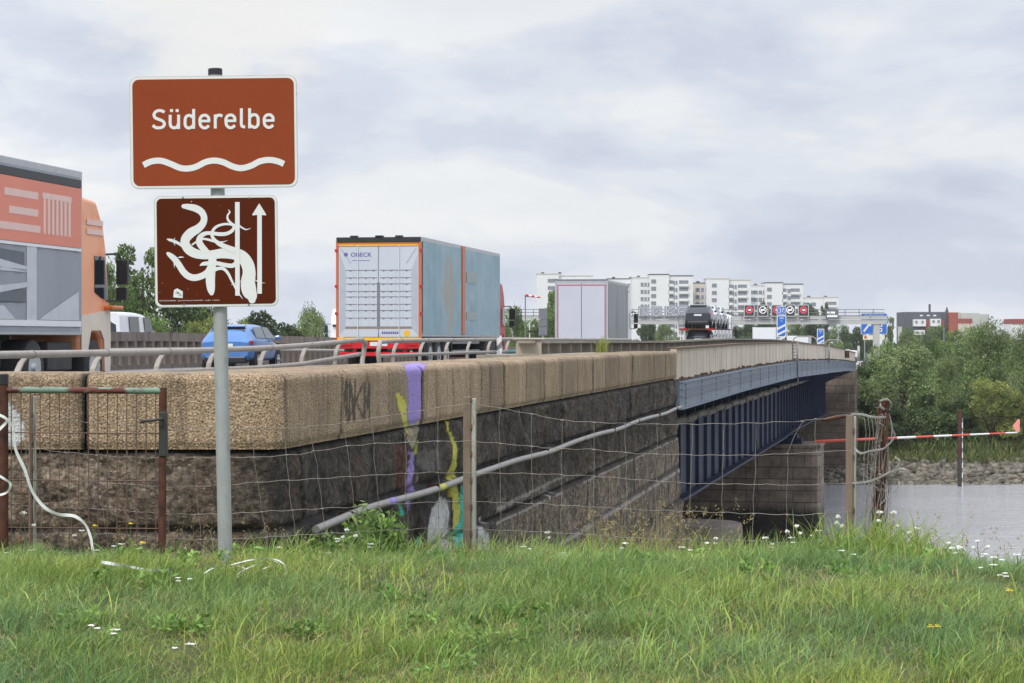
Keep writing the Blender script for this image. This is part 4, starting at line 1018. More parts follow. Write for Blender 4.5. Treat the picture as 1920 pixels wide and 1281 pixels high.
# -- left lorry with orange cab
M_['coral_print'] = pm('coral_print', S(214, 128, 106), .5, var=.05, scale=.6)
M_['coral_letter'] = pm('coral_letters', S(218, 186, 176), .5, var=.03)
M_['side_grey'] = pm('side_grey_print', S(140, 146, 154), .5, var=.12, scale=.5, stretch=(1, 1, .1))
M_['side_pale'] = pm('side_pale_print', S(186, 190, 196), .5, var=.08)
M_['cab_orange'] = pm('cab_orange', S(230, 160, 122), .4, var=.06, scale=1.0, col2=S(222, 132, 84), thr=(.5, .7))
M_['cab_cream'] = pm('cab_cream', S(208, 196, 180), .4, var=.06)
B = semi('orange_cab_lorry', 'large articulated lorry at the left edge with coral banner on its side and orange cab', (-9.92, 27.6), -1.0,
  dict(body=M_['side_grey'], rail=M_['silver_rail'], curtain=M_['side_grey'], cab=M_['cab_orange'], cab2=M_['cab_cream'], bumper=M_['steel_grey'], frame=M_['chassis']), cab_gap=.08, kl=.70, kh=.95)
mb = MB(); mb.box(1.302, 1.312, .1, 13.5, 2.62, 3.68); bn = mb.build('banner', M_['coral_print'], B)
mb = MB(); mb.box(1.302, 1.314, .1, 13.5, 3.69, 3.83); mb.build('top_strip', M_['black_plastic'], B)
mb = MB(); mb.box(1.302, 1.316, .1, 13.5, 2.56, 2.61); mb.box(1.302, 1.316, .1, 13.5, 1.22, 1.32); mb.build('pale_line', M_['cab_white'], B)
mb = MB()
for (a, b_, z) in ((9.9, 11.4, 3.42), (10.1, 11.4, 3.13), (9.7, 11.5, 2.86)): mb.box(1.312, 1.316, a, b_, z-.06, z+.06)
for k in range(7): mb.box(1.312, 1.316, 11.65+k*.2, 11.76+k*.2, 2.80, 3.46)
mb.box(1.312, 1.3165, 11.6, 13.0, 3.4, 3.5); mb.build('banner_letters', M_['coral_letter'], bn)
mb = MB(); mb.box(1.302, 1.308, 10.9, 11.35, 1.32, 2.56); mb.box(1.302, 1.309, 9.2, 10.9, 2.12, 2.17)
mb.sidep([(7.0, 2.3), (11.1, 2.12), (11.1, 2.2), (7.0, 2.52)], 1.302, 1.309); mb.sidep([(7.0, 1.5), (11.2, 1.9), (11.2, 1.97), (7.0, 1.7)], 1.302, 1.3095)
mb.sidep([(11.5, 1.33), (13.4, 1.33), (13.4, 1.85), (11.7, 1.4)], 1.302, 1.307); mb.sidep([(5.0, 1.33), (10.4, 1.33), (9.9, 1.55), (5.0, 1.5)], 1.302, 1.307); mb.build('side_picture', M_['side_pale'], B)
mb = MB(); mb.sidep([(7.5, 2.2), (10.8, 2.18), (10.8, 2.45), (7.5, 2.55)], 1.302, 1.306); mb.sidep([(6.5, 1.62), (11.0, 1.62), (11.0, 1.85), (6.5, 1.55)], 1.302, 1.3062); mb.build('side_picture_dark', pm('side_dark_print', S(88, 94, 102), .5, var=.1), B)
mb = MB()
for z in (2.95, 3.12): mb.box(1.245, 1.262, 13.95, 14.8, z-.05, z+.05)
mb.build('cab_lettering', M_['coral_letter'], B)
mb = MB(); mb.box(1.2, 1.42, 14.9, 15.5, 1.55, 1.62); mb.build('cab_fin', M_['orange_paint'], B, bevel=.02)

# -- lorry with grey doors
t = NT('dark_curtain'); t.set(0.35)
c = t.ramp(t.noise(t.vec((1, 1.4, .12)), 1.5, 4, .5, .3), [(0.3, S(82, 88, 90)), (0.7, S(136, 142, 144))]); t.color(c); M_['dark_curtain'] = t.m
D3 = semi('box_lorry', 'lorry with plain pale grey rear doors edged in red and dark grey side', (4.60, 110), -1.2,
  dict(body=M_['door_lilac'], rail=M_['silver_rail'], curtain=M_['dark_curtain'], cab=M_['cab_white'], bumper=M_['steel_grey']), L=8.4, cab_gap=.3, zt=4.05)
for s_ in (-1, 1):
    mb = MB(); mb.box(min(s_*.012, s_*1.19), max(s_*.012, s_*1.19), -.03, .01, 1.15, 3.88); o = mb.build('rear_door', M_['door_lilac'], D3, bevel=.01)
    mb = MB(); x = s_*1.12; mb.box(min(x, x+.05*s_), max(x, x+.05*s_), -.034, -.03, 1.2, 3.82); mb.box(min(s_*.03, s_*1.12), max(s_*.03, s_*1.12), -.034, -.03, 3.77, 3.82); mb.build('red_tape', pm('red_tape', S(168, 64, 76), .4), o)
mb = MB(); mb.box(-.012, .012, -.036, 0, 1.15, 3.9); mb.box(-1.28, 1.28, -.02, .05, 3.99, 4.08); mb.build('door_seal', M_['print_grey'], D3)
mb = MB(); mb.box(-1.29, -1.2, -.028, .03, 1.1, 4.0); mb.box(1.2, 1.29, -.028, .03, 1.1, 4.0); mb.box(-1.2, 1.2, -.028, .03, 3.89, 3.99); mb.build('door_frame', M_['silver_rail'], D3)
mb = MB(); mb.box(-1.1, -.6, -.04, 0, 1.1, 1.16); mb.build('orange_strip', M_['orange_paint'], D3)

# -- distant plain lorry on the far side of the crest
ux, uy = math.sin(-HEAD), math.cos(-HEAD)
D4 = semi('white_box_lorry', 'small far white box lorry between the car transporter and the tall blue marker sign', (at(1455, 600, 250).x, 250), -2.55,
  dict(body=M_['cab_white'], rail=M_['cab_white'], curtain=M_['door_pale'], cab=M_['cab_white'], bumper=M_['steel_grey']), L=9, cab_gap=.3, zt=3.85)
D5 = semi('white_box_lorry', 'pale flat topped lorry trailer half hidden by the parapet beyond the ladder hoops', (at(1516, 600, 270).x, 270), -3.3,
  dict(body=M_['cab_white'], rail=M_['cab_white'], curtain=M_['cab_white'], cab=M_['cab_white'], bumper=M_['steel_grey']), L=9, cab_gap=.3, zt=3.7)
# -- oncoming lorry, front visible at the left of the orange frame
ON = semi('oncoming_lorry', 'oncoming white and red lorry partly hidden by the orange framed trailer', (0, 0), -1.65,
  dict(body=M_['cab_white'], rail=M_['cab_white'], curtain=M_['cab_white'], cab=M_['cab_white'], cab2=M_['red_cab'], bumper=M_['red_paint']), L=13.6, zt=3.6)
hx = at(606, 0, 148).x; ON.rotation_euler = (0, 0, HEAD + math.pi); ON.location = (hx + 1.5 + 16.5*ux, 148 + 16.5*uy, -1.65)
mb = MB(); mb.box(-1.2, 1.2, 16.5, 16.6, .4, 1.35); mb.build('red_front', M_['red_paint'], ON, bevel=.03)
mb = MB(); mb.box(-.9, .5, 15.95, 16.02, 3.0, 3.3, 0); mb.build('roof_lettering', M_['red_print'], ON)

def car(name, label, loc, rotz, W, Lc, H, paint, kind='hatch', cat='car', group=None):
    root = thing(name, label, cat, loc, rotz, group)
    w = W/2; hb = H*.62
    if kind == 'van':
        st = [(0, w*.93, .35, hb, H-.05, w*.86), (.12, w*.99, .3, hb, H, w*.9), (Lc-1.7, w, .3, hb, H, w*.9), (Lc-1.1, w, .3, hb*.97, H*.8, w*.86), (Lc-.7, w*.98, .3, hb*.9, hb*.93, w*.86), (Lc-.1, w*.9, .32, hb*.72, hb*.74, w*.8), (Lc, w*.8, .38, hb*.6, hb*.61, w*.7)]
    else:
        st = [(0, w*.86, .42, H*.60, H*.62, w*.70), (.06, w*.93, .30, H*.64, H*.68, w*.73), (.22, w*.97, .27, H*.66, H*.80, w*.74), (.50, w*.99, .26, H*.665, H*.955, w*.70), (1.0, w, .26, H*.66, H*.99, w*.71), (1.9, w, .26, H*.645, H, w*.70), (2.5, w, .26, H*.63, H*.975, w*.69),
              (Lc-1.35, w, .26, H*.60, H*.70, w*.74), (Lc-.9, w*.985, .27, H*.585, H*.625, w*.78), (Lc-.3, w*.93, .3, H*.50, H*.53, w*.72), (Lc-.05, w*.82, .34, H*.42, H*.44, w*.6), (Lc, w*.78, .38, H*.36, H*.37, w*.55)]
    vs = []; n = 12
    for (y, ww, zb, zbelt, zr, wr) in st:
        half = [(ww*.8, zb), (ww, zb+.10), (ww*1.0, zb + (zbelt-zb)*.55), (ww*.985, zbelt-.04), (ww*.955, zbelt), (wr, zr-.06 if zr-zbelt > .1 else zr-.02), (wr-.16, zr)]
        ring_ = half + [(-x, z) for x, z in half[::-1]]
        vs += [(x, y, z) for x, z in ring_]; n = len(ring_)
    k = len(st)
    fs = [(i*n+j, (i+1)*n+j, (i+1)*n+(j+1) % n, i*n+(j+1) % n)[::-1] for i in range(k-1) for j in range(n)] + [tuple(range(n)), tuple((k-1)*n+j for j in range(n-1, -1, -1))]
    mb = MB(); mb.add(vs, fs); body = mb.build('body', paint, root, smooth=True, autos=50)
    sub = body.modifiers.new('sub', 'SUBSURF'); sub.levels = 1; sub.render_levels = 2
    def glass(nm, pts, mat=M_['dark_glass']):
        m2 = MB(); a, b, c_, d_ = [Vector(p) for p in pts]; nn = (b-a).cross(d_-a).normalized() * .012
        m2.hexa([a-nn, b-nn, c_-nn, d_-nn, a+nn, b+nn, c_+nn, d_+nn]); return m2.build(nm, mat, root)
    if kind == 'van':
        for s_ in (-1, 1):
            glass('rear_window', [(s_*.08, -.012, hb*.92), (s_*w*.74, -.0, hb*.92), (s_*w*.70, .02, H*.86), (s_*.08, .005, H*.86)])
            m2 = MB(); m2.box(min(s_*w*.86, s_*w*.93), max(s_*w*.86, s_*w*.93), -.03, .05, .8, 1.3); m2.build('tail_light', M_['red_light'], root)
        glass('windscreen', [(-w*.8, Lc-.78, hb*.98), (w*.8, Lc-.78, hb*.98), (w*.76, Lc-1.55, H*.93), (-w*.76, Lc-1.55, H*.93)])
        for s_ in (-1, 1):
            glass('side_window', [(s_*w*.985, Lc-2.3, hb*.98), (s_*w*.985, Lc-1.2, hb*.98), (s_*w*.93, Lc-1.6, H*.9), (s_*w*.93, Lc-2.3, H*.9)])
            if s_ > 0: glass('side_window', [(s_*w*.985, 1.0, hb*.98), (s_*w*.985, 2.2, hb*.98), (s_*w*.93, 2.2, H*.9), (s_*w*.93, 1.0, H*.9)])
    else:
        glass('rear_window', [(-w*.70, .185, H*.705), (w*.70, .185, H*.705), (w*.60, .445, H*.925), (-w*.60, .445, H*.925)])
        for s_ in (-1, 1):
            f = lambda y, z, o=0: (s_*(w*(.955 - (z/H-.66)*.70) + .004), y, z)
            glass('side_window', [f(.75, H*.70), f(1.75, H*.69), f(1.75, H*.93), f(.80, H*.92)], M_['pale_glass'])
            glass('side_window', [f(1.85, H*.69), f(2.95, H*.67), f(2.45, H*.92), f(1.85, H*.93)], M_['pale_glass'])
            m2 = MB(); m2.hexa([(s_*w*.50, -.0, H*.55), (s_*w*.93, .06, H*.55), (s_*w*.97, .28, H*.55), (s_*w*.50, .1, H*.55), (s_*w*.50, .02, H*.61), (s_*w*.90, .07, H*.635), (s_*w*.965, .28, H*.635), (s_*w*.5, .1, H*.61)])
            m2.build('tail_light', M_['red_light'], root, bevel=.01)
            m2 = MB(); m2.box(min(s_*w*.99, s_*(w+.17)), max(s_*w*.99, s_*(w+.17)), 2.72, 2.86, H*.66, H*.75); m2.build('mirror', paint if kind == 'hatch' else M_['black_plastic'], root, bevel=.04, seg=2)
        glass('windscreen', [(-w*.74, Lc-1.38, H*.715), (w*.74, Lc-1.38, H*.715), (w*.62, 2.58, H*.96), (-w*.62, 2.58, H*.96)])
        m2 = MB(); m2.box(-w*.78, w*.78, -.02, .3, .24, .46); m2.build('bumper_insert', M_['black_plastic'], root, bevel=.05, seg=2)
        m2 = MB(); m2.box(-.26, .26, -.03, .02, H*.50, H*.575); m2.build('number_plate', M_['white_paint'], root)
        m2 = MB(); m2.hexa([(-w*.60, .36, H*.925), (w*.60, .36, H*.925), (w*.62, .62, H*.945), (-w*.62, .62, H*.945), (-w*.60, .36, H*.95), (w*.60, .36, H*.95), (w*.62, .62, H*.975), (-w*.62, .62, H*.975)]); m2.build('roof_spoiler', paint, root, bevel=.01)
    rr_ = .33 if kind != 'van' else .35
    for s_ in (-1, 1):
        for y in (.78, Lc-.85):
            m2 = MB(); m2.tube([(s_*(w-.2), y, rr_+.02), (s_*(w+.004), y, rr_+.02)], rr_+.065, 20); m2.build('wheel_arch', M_['black_plastic'], root)
            wheel(root, s_*(w+.012), y, rr_, .22)
    return root
M_['blue_paint'] = NT('blue_car_paint').set(.28, .15).m
M_['blue_paint'].node_tree.nodes['Principled BSDF'].inputs['Base Color'].default_value = S(80, 124, 184)
M_['blue_paint'].node_tree.nodes['Principled BSDF'].inputs['Coat Weight'].default_value = .4
M_['suv_paint'] = NT('dark_car_paint').set(.25, .3).m
M_['suv_paint'].node_tree.nodes['Principled BSDF'].inputs['Base Color'].default_value = S(54, 56, 64)
M_['suv_paint'].node_tree.nodes['Principled BSDF'].inputs['Coat Weight'].default_value = .5
car('blue_hatchback', 'bright blue hatchback car seen from behind beside the median barrier', (at(422, 0, 72).x, 72, -1.0), HEAD, 1.72, 4.0, 1.49, M_['blue_paint'])
car('white_van', 'white panel van beyond the median barrier at the left', (at(186, 0, 94).x, 94, -1.0), HEAD, 2.0, 5.2, 2.14, M_['cab_white'], 'van', 'van')

# -- car transporter
TY = 158; TX = at(1308, 0, TY).x; zr = rz(TY)
T = thing('car_transporter', 'car transporter lorry carrying a dark car on its upper deck, ahead of the gantry', 'lorry', (TX, TY, zr), HEAD)
mb = MB()
for s_ in (-1, 1):
    mb.box(min(s_*.45, s_*1.22), max(s_*.45, s_*1.22), -.3, 15.5, 2.50, 2.58)
mb.box(-1.25, 1.25, -.35, -.2, 2.46, 2.56); mb.build('upper_deck', M_['rust'], T)
mb = MB(); mb.box(-1.2, 1.2, .2, 15.5, .75, .9); mb.build('lower_deck', M_['steel_grey'], T)
for s_ in (-1, 1):
    for y in (.3, 3.6, 7.0, 10.5, 14.0):
        mb = MB(); mb.box(s_*1.2-.05, s_*1.2+.05, y, y+.12, .8, 2.5); mb.build('deck_post', M_['white_paint'], T)
    mb = MB(); 
    for a, b_ in ((.4, 3.4), (3.8, 6.8), (7.2, 10.2), (10.7, 13.7)): mb.tube([(s_*1.18, a, .95), (s_*1.18, b_, 2.4)], .05, 6)
    mb.build('brace', M_['white_paint'], T)
    mb = MB()
    for y in (.0, 4, 8, 12, 15.2): mb.tube([(s_*1.3, y, 2.5), (s_*1.3, y, 3.5)], .025, 6)
    for z in (3.0, 3.5): mb.tube([(s_*1.3, 0, z), (s_*1.3, 15.2, z)], .02, 6)
    mb.build('deck_railing', M_['steel_grey'], T)
    for y in (2.2, 3.5): wheel(T, 1.2*s_, y)
    mb = MB(); mb.box(min(s_*.7, s_*1.15), max(s_*.7, s_*1.15), -.36, -.33, 2.44, 2.54); mb.build('tail_light', M_['red_light'], T)
cab(T, 16.0, dict(cab=M_['cab_white']))
def on_deck(y, z, dx=0.0): p = Matrix.Rotation(HEAD, 4, 'Z') @ Vector((dx, y, z)); return (TX + p.x, TY + p.y, zr + p.z)
V1 = car('dark_suv', 'dark grey estate car with silver roof, last on the upper deck of the car transporter', on_deck(.15, 2.6), HEAD, 1.86, 4.5, 1.66, M_['suv_paint'], 'suv')
M_['silver_paint'] = pm('silver_paint', S(196, 200, 204), .25, .3, .04)
V2 = dup(V1, on_deck(4.9, 2.6, .12), HEAD, 'silver car in the middle of the transporter upper deck')
V3 = dup(V1, on_deck(9.7, 2.6, .2), HEAD, 'silver car at the front of the transporter upper deck')
for v_ in (V2, V3):
    v_.name = 'silver_car'
    for ch in v_.children:
        if ch.name.startswith('body') or ch.name.startswith('roof_spoiler'):
            ch.data = ch.data.copy(); ch.data.materials[0] = M_['silver_paint']
V4 = dup(V1, on_deck(.4, .92), HEAD, 'dark car with large rear window on the lower deck of the transporter'); V4.name = 'dark_estate_car'

# ---------------------------------------------------------------- gantry and road signs
M_['gantry'] = pm('gantry_paint', S(176, 176, 174), .6, var=.08, scale=.4)
G = thing('sign_gantry', 'long pale steel gantry across the motorway with railing and walkway', 'gantry', (at(1190, 0, 350).x, 350, -4.0))
g0 = G.location.x; w_ = at(1662, 0, 350).x - g0
zg = lambda py: at(0, py, 350).z + 4.0
gx = lambda px: at(px, 0, 350).x - g0
mb = MB(); mb.box(-20, w_, 0, 1.2, zg(608), zg(600)); mb.box(-20, w_, -.1, .1, zg(599), zg(592)); mb.build('beam', M_['gantry'], G)
mb = MB()
for z in (zg(592), zg(586), zg(580.5)): mb.box(-20, w_-.3, -.12, -.04, z-.05, z+.05)
for k in range(27): mb.box(-19.8+k*2.16, -19.7+k*2.16, -.12, -.04, zg(592), zg(580.5))
for k in range(12): mb.box(-18+k*4.9, -17.9+k*4.9, -.13, 0, zg(600), zg(592))
mb.build('walkway_railing', M_['steel_grey'], G)
mb = MB(); mb.box(w_-1.9, w_-1.0, .1, 1.1, 0-2, zg(608)); mb.build('column', M_['gantry'], G); mb = MB(); mb.box(-20, -18.8, .1, 1.1, -2, zg(608)); mb.build('column', M_['gantry'], G)
mb = MB(); mb.tube([(gx(1534), .5, zg(608)), (gx(1534), .5, zg(612))], .12, 6); mb.build('drain_stub', M_['gantry'], G)
M_['panel_black'] = pm('panel_black', S(52, 54, 58), .5, var=.05)
M_['led_red'] = pm('led_red', S(226, 60, 84), .5, var=.04); M_['led_white'] = pm('led_white', S(232, 232, 228), .5, var=.02)
for mm, st_ in ((M_['led_red'], .5), (M_['led_white'], .45)):
    b_ = mm.node_tree.nodes['Principled BSDF']; mm.node_tree.links.new(b_.inputs['Base Color'].links[0].from_socket, b_.inputs['Emission Color']); b_.inputs['Emission Strength'].default_value = st_
VMS = [(1404.5, 'limit', 'leftmost'), (1430, 'ban', 'second from the left'), (1456, 'limit', 'half hidden behind the number 37 marker'), (1481, 'ban', 'right of the number 37 marker'), (1506, 'limit', 'rightmost')]
for px, kind, where in VMS:
    p = at(px, 582.5, 349.6)
    s_ = thing('variable_message_sign', ('black gantry display with red circled 100, ' if kind == 'limit' else 'black gantry display with white overtaking ban circle, ') + where, 'traffic sign', (p.x, p.y-.25, p.z), 0, 'black display panels on the gantry')
    mb = MB(); mb.box(-.82, .82, 0, .3, -.92, .9); mb.build('casing', M_['panel_black'], s_, bevel=.02)
    mb = MB()
    for a in ((-.80, -.72, -.9, .88), (.72, .80, -.9, .88), (-.72, .72, -.9, -.82), (-.72, .72, .80, .88)): mb.box(a[0], a[1], -.03, 0, a[2], a[3])
    mb.build('frame', M_['white_paint'], s_)
    mb = MB()
    if kind == 'limit':
        ring(mb, 0, .1, .40, .53, -.02, .015); mb.build('led_ring', M_['led_red'], s_); mb = MB(); text_mesh(mb, '100', .46, upright(0, -.012, -.06), .004, sx=.8, bold=.012); mb.build('led_text', M_['led_white'], s_)
    else:
        ring(mb, 0, .1, .46, .56, -.02, .015); ribbon(mb, [(-.36, -.26, .08), (.36, .46, .08)], -.022, .01, sub=1); mb.box(-.34, -.04, -.02, -.01, 0, .2); mb.box(.06, .34, -.02, -.01, 0, .16); mb.build('led_symbol', M_['led_white'], s_)
mb_ = at(1560, 590, 349.5)
s_ = thing('text_display', 'grey gantry text display with two lines of white text', 'traffic sign', (mb_.x, mb_.y-.3, mb_.z))
mb = MB(); mb.box(-.95, .95, 0, .35, -.72, .76); mb.build('casing', pm('display_grey', S(98, 100, 110), .6), s_, bevel=.03)
mb = MB()
for x in (-.75, -.55, -.25, -.08, .1, .3): mb.box(x, x+.13, -.01, 0, .16, .46)
for k in range(8): mb.box(-.78+k*.2, -.64+k*.2, -.01, 0, -.38, -.12 + .06*(k % 3))
mb.build('display_text', M_['led_white'], s_)
M_['board_grey'] = pm('board_grey', S(150, 152, 162), .6, var=.05)
M_['board_pale'] = pm('graffiti_pale', S(188, 190, 198), .6); M_['board_dark'] = pm('graffiti_dark', S(104, 106, 116), .6)
SQ = {'N': [[(-.6, -.7), (-.5, .7), (.5, -.6), (.6, .7)], [(-.2, .3), (.2, .5)]], 'O': [[(0, .7), (-.5, .3), (-.4, -.5), (.1, -.7), (.5, -.2), (.4, .5), (0, .7)], [(-.2, -.2), (.2, .3)]],
      'K': [[(-.5, -.7), (-.5, .7)], [(.5, .7), (-.4, 0), (.1, -.2), (.6, -.7)]], 'E': [[(.5, .6), (-.3, .6), (-.5, 0), (.3, .05)], [(-.5, 0), (-.3, -.6), (.5, -.5)]]}
for px, ch, wh in ((1207, 'N', 'first next to the lorry mirror'), (1231, 'O', 'second from the lorry mirror'), (1256, 'K', 'third from the lorry mirror'), (1279, 'E', 'fourth, beside the car transporter')):
    p = at(px, 584, 349.6)
    s_ = thing('graffiti_board', 'grey back of a gantry panel sprayed with graffiti, ' + wh, 'traffic sign', (p.x, p.y-.1, p.z), 0, 'graffiti sprayed gantry panels')
    mb = MB(); mb.box(-.85, .85, 0, .12, -.75, .8); mb.build('board', M_['board_grey'], s_)
    mb = MB(); y0_ = -.01
    for st_ in SQ[ch]:
        ribbon(mb, [(x*1.0, z, .30) for x, z in st_], y0_, .008, 1, sub=3); y0_ -= .012; ribbon(mb, [(x*1.05, z, .16) for x, z in st_], y0_, .008, 0, sub=3); y0_ -= .012
    mb.build('graffiti', [M_['board_pale'], M_['board_dark']], s_)
# blue direction sign
M_['sign_blue'] = pm('sign_blue', S(30, 98, 190), .45, var=.04)
def ssign(name, label, px0, px1, py0, py1, d, legs, zfoot):
    c_ = at((px0+px1)/2, (py0+py1)/2, d); W = (px1-px0)/F*d; H = (py1-py0)/F*d
    s_ = thing(name, label, 'road sign', (c_.x, d, c_.z))
    mb = MB(); mb.prism(rrect(-W/2, W/2, -H/2, H/2, .1), 0, .06); mb.build('white_edge', M_['white_paint'], s_)
    mb = MB(); mb.prism(rrect(-W/2+.08, W/2-.08, -H/2+.08, H/2-.08, .08), -.012, 0); mb.build('blue_face', M_['sign_blue'], s_)
    mb = MB()
    for x in legs: mb.tube([(x*W, .12, -H/2+.3), (x*W, .12, zfoot - c_.z)], .07, 8)
    mb.build('post', M_['galv'], s_)
    return s_, W, H
s_, W, H = ssign('direction_sign', 'large blue motorway exit sign with white arrow and four service symbols behind the gantry end', 1614, 1663.5, 587, 627, 365, (-.35, .35), -8)
mb = MB(); ribbon(mb, [(-1.65, -1.25, .3), (-.75, -.1, .3)], -.03, .01, sub=1); mb.prism([(-1.15, .12), (-.35, .35), (-.52, -.48)][::-1], -.032, -.02); mb.build('arrow', M_['white_paint'], s_)
mb = MB()
for k in range(11): mb.box(-1.6+k*.3, -1.6+k*.3+(.16 if k % 3 else .22), -.02, -.012, 1.18, 1.38 + .06*(k % 2))
mb.build('lettering', M_['white_paint'], s_)
for (x, z) in ((.25, -.2), (1.0, -.2), (.25, -1.0), (1.0, -1.0)):
    mb = MB(); mb.box(x-.3, x+.3, -.03, -.012, z-.3, z+.3); q = mb.build('service_symbol', M_['white_paint'], s_)
    mb = MB(); mb.box(x-.1, x+.12, -.04, -.03, z-.14, z+.12); mb.build('pictogram', M_['panel_black'], q)
mb = MB(); mb.box(-1.75, 1.7, 0, .05, -H/2-.85, -H/2-.12); q = mb.build('logo_board', pm('logo_board', S(216, 214, 196), .6), s_)
mb = MB(); disc(mb, -1.35, -H/2-.45, .25, -.012, .012); mb.build('round_logo', M_['orange_dark'], q)
def marker(name, label, px0, px1, py0, py1, d, n, txt):
    s_, W, H = ssign(name, label, px0, px1, py0, py1, d, (-.3, .3), rz(d)-.5)
    mb = MB(); zt = H/2 - .12
    text_mesh(mb, txt, W*.36, upright(0, -.018, H/2 - W*.40), .003, sx=.9); text_mesh(mb, 'm', W*.26, upright(0, -.018, H/2 - W*.66), .003)
    for k in range(n):
        z = H/2 - W*1.35 - k*W*.62
        mb.prism([(-W/2+.08, z-.22*W), (W/2-.08, z+.22*W), (W/2-.08, z+.46*W), (-W/2+.08, z+.02*W)], -.02, -.012)
    mb.build('stripes', M_['white_paint'], s_); return s_, W, H
s_, W, H = marker('countdown_marker', 'tall blue 300 m marker board with three diagonal stripes and a number 37 roundel', 1456.5, 1474, 591.5, 632, 240, 3, '300')
mb = MB(); mb.prism(rrect(-W/2, W/2, H/2+.03, H/2+.06+W*.95, .08), 0, .06); q = mb.build('number_board', M_['white_paint'], s_)
mb = MB(); mb.prism(rrect(-W/2+.05, W/2-.05, H/2+.08, H/2+.01+W*.95, .06), -.012, 0); mb.build('blue_square', M_['sign_blue'], q)
mb = MB(); ring(mb, 0, H/2+.05+W*.475, W*.38, W*.42, -.03, .015); text_mesh(mb, '37', W*.6, upright(0, -.02, H/2+.05+W*.27), .003, sx=.9, bold=.01); mb.build('number', M_['white_paint'], q)
marker('countdown_marker', 'smaller blue 200 m marker board with two diagonal stripes between the ladder hoops', 1532, 1545.5, 616.5, 645, 270, 2, '200')
# windsock, poles
p = at(985, 553, 230); wsk = thing('windsock', 'thin pole with red and white windsock blowing to the right', 'windsock', (p.x, 230, -6))
mb = MB(); mb.tube([(0, 0, 0), (0, 0, p.z+6)], .06, 8); mb.build('pole', M_['steel_grey'], wsk)
for k in range(5):
    mb = MB(); a = p.z + 5.95; mb.tube([(k*.29+.05, 0, a-.04*k), ((k+1)*.29+.05, 0, a-.04*(k+1))], [.15-.015*k, .15-.015*(k+1)], 10); mb.build('sock_band', M_['red_print'] if k % 2 == 0 else M_['white_paint'], wsk, smooth=True, autos=40)
p = at(993, 605, 230); lp = thing('weather_mast', 'short white mast with instruments right of the windsock pole', 'mast', (p.x, 230, -6))
mb = MB(); mb.tube([(0, 0, 0), (0, 0, p.z+6)], .05, 8); mb.tube([(-.25, 0, p.z+5.7), (.5, 0, p.z+6.5)], .03, 6); mb.build('pole', M_['white_paint'], lp)
mb = MB(); mb.box(-.15, .15, -.1, .1, p.z+5.0, p.z+5.25); mb.build('sensor_box', M_['chassis'], lp)
p = at(1018, 603, 130); gs = thing('road_sign', 'grey backs of three stacked road sign panels left of the grey door lorry', 'road sign', (p.x, 130, 0))
for (a, b_) in ((578.5, 598), (599, 611.5), (612.5, 629)):
    mb = MB(); mb.box(-.24, .24, 0, .05, at(0, b_, 130).z, at(0, a, 130).z); mb.build('panel', M_['print_grey'], gs)
mb = MB(); mb.box(-.05, .05, .05, .12, -1.4, at(0, 580, 130).z); mb.build('post', M_['galv'], gs)
# ladder hoops on the parapet
for i, (pa, pb, d, ptop, lab) in enumerate(((1486, 1531, 79.6, 631, 'pale steel inspection ladder hoop over the parapet, the nearer of the two'), (1547, 1579, 101.5, 637.5, 'pale steel inspection ladder hoop over the parapet, the farther one beside the small blue marker'))):
    a_ = at(pa, ptop, d); b_ = at(pb, ptop, d); h = thing('ladder_hoop', lab, 'ladder', (a_.x, d, bz(d)))
    Wd = b_.x - a_.x; zt = a_.z - bz(d)
    mb = MB(); arc = [(0, -.05, -1.25 if i == 0 else -.75), (0, -.05, zt-.18), (.05, -.05, zt-.06), (.16, -.05, zt), (Wd-.16, -.05, zt), (Wd-.05, -.05, zt-.06), (Wd, -.05, zt-.16), (Wd, -.05, zt-.26 if i == 0 else zt-.22)]
    mb.tube(arc, .022, 8); mb.build('hoop_tube', M_['railing'], h, smooth=True)
    mb = MB(); mb.tube([(.17, -.07, zt-.2), (.17, -.07, -1.35 if i == 0 else -.75)], .03, 8)
    for k in range(6): mb.tube([(0, -.06, -.1-k*.11), (.17, -.06, -.1-k*.11)], .012, 6)
    mb.build('ladder_stile', M_['steel_grey'], h, smooth=True)
cb = thing('hatch_frame', 'white frame with dark brown panel on the far end of the cream parapet', 'hatch', (at(1586, 0, 131).x, bx(0) * 0 + 131, bz(131)))
mb = MB(); mb.box(-.34, -.2, -.25, -.1, -.48, .02); mb.box(-.2, .2, -.25, -.1, -.03, .03); mb.build('frame', M_['white_paint'], cb)
mb = MB(); mb.box(-.19, .17, -.24, -.1, -.46, -.04); mb.build('panel', M_['rust'], cb)
mb = MB(); mb.tube([(0, 0, -.6), (0, 0, .45)], .09, 10); o = mb.build('grey_pipe_post', M_['galv'], None, smooth=True); o.location = (at(1610, 0, 157).x, 157, -.9); tag(o, 'thick short grey post at the far right end of the bridge parapet', 'post')
VN = car('white_van', 'white van almost hidden behind the far end of the bridge parapet', (at(1590, 0, 185).x, 185, -3.15), HEAD, 2.0, 5.5, 2.25, M_['cab_white'], 'van', 'van')

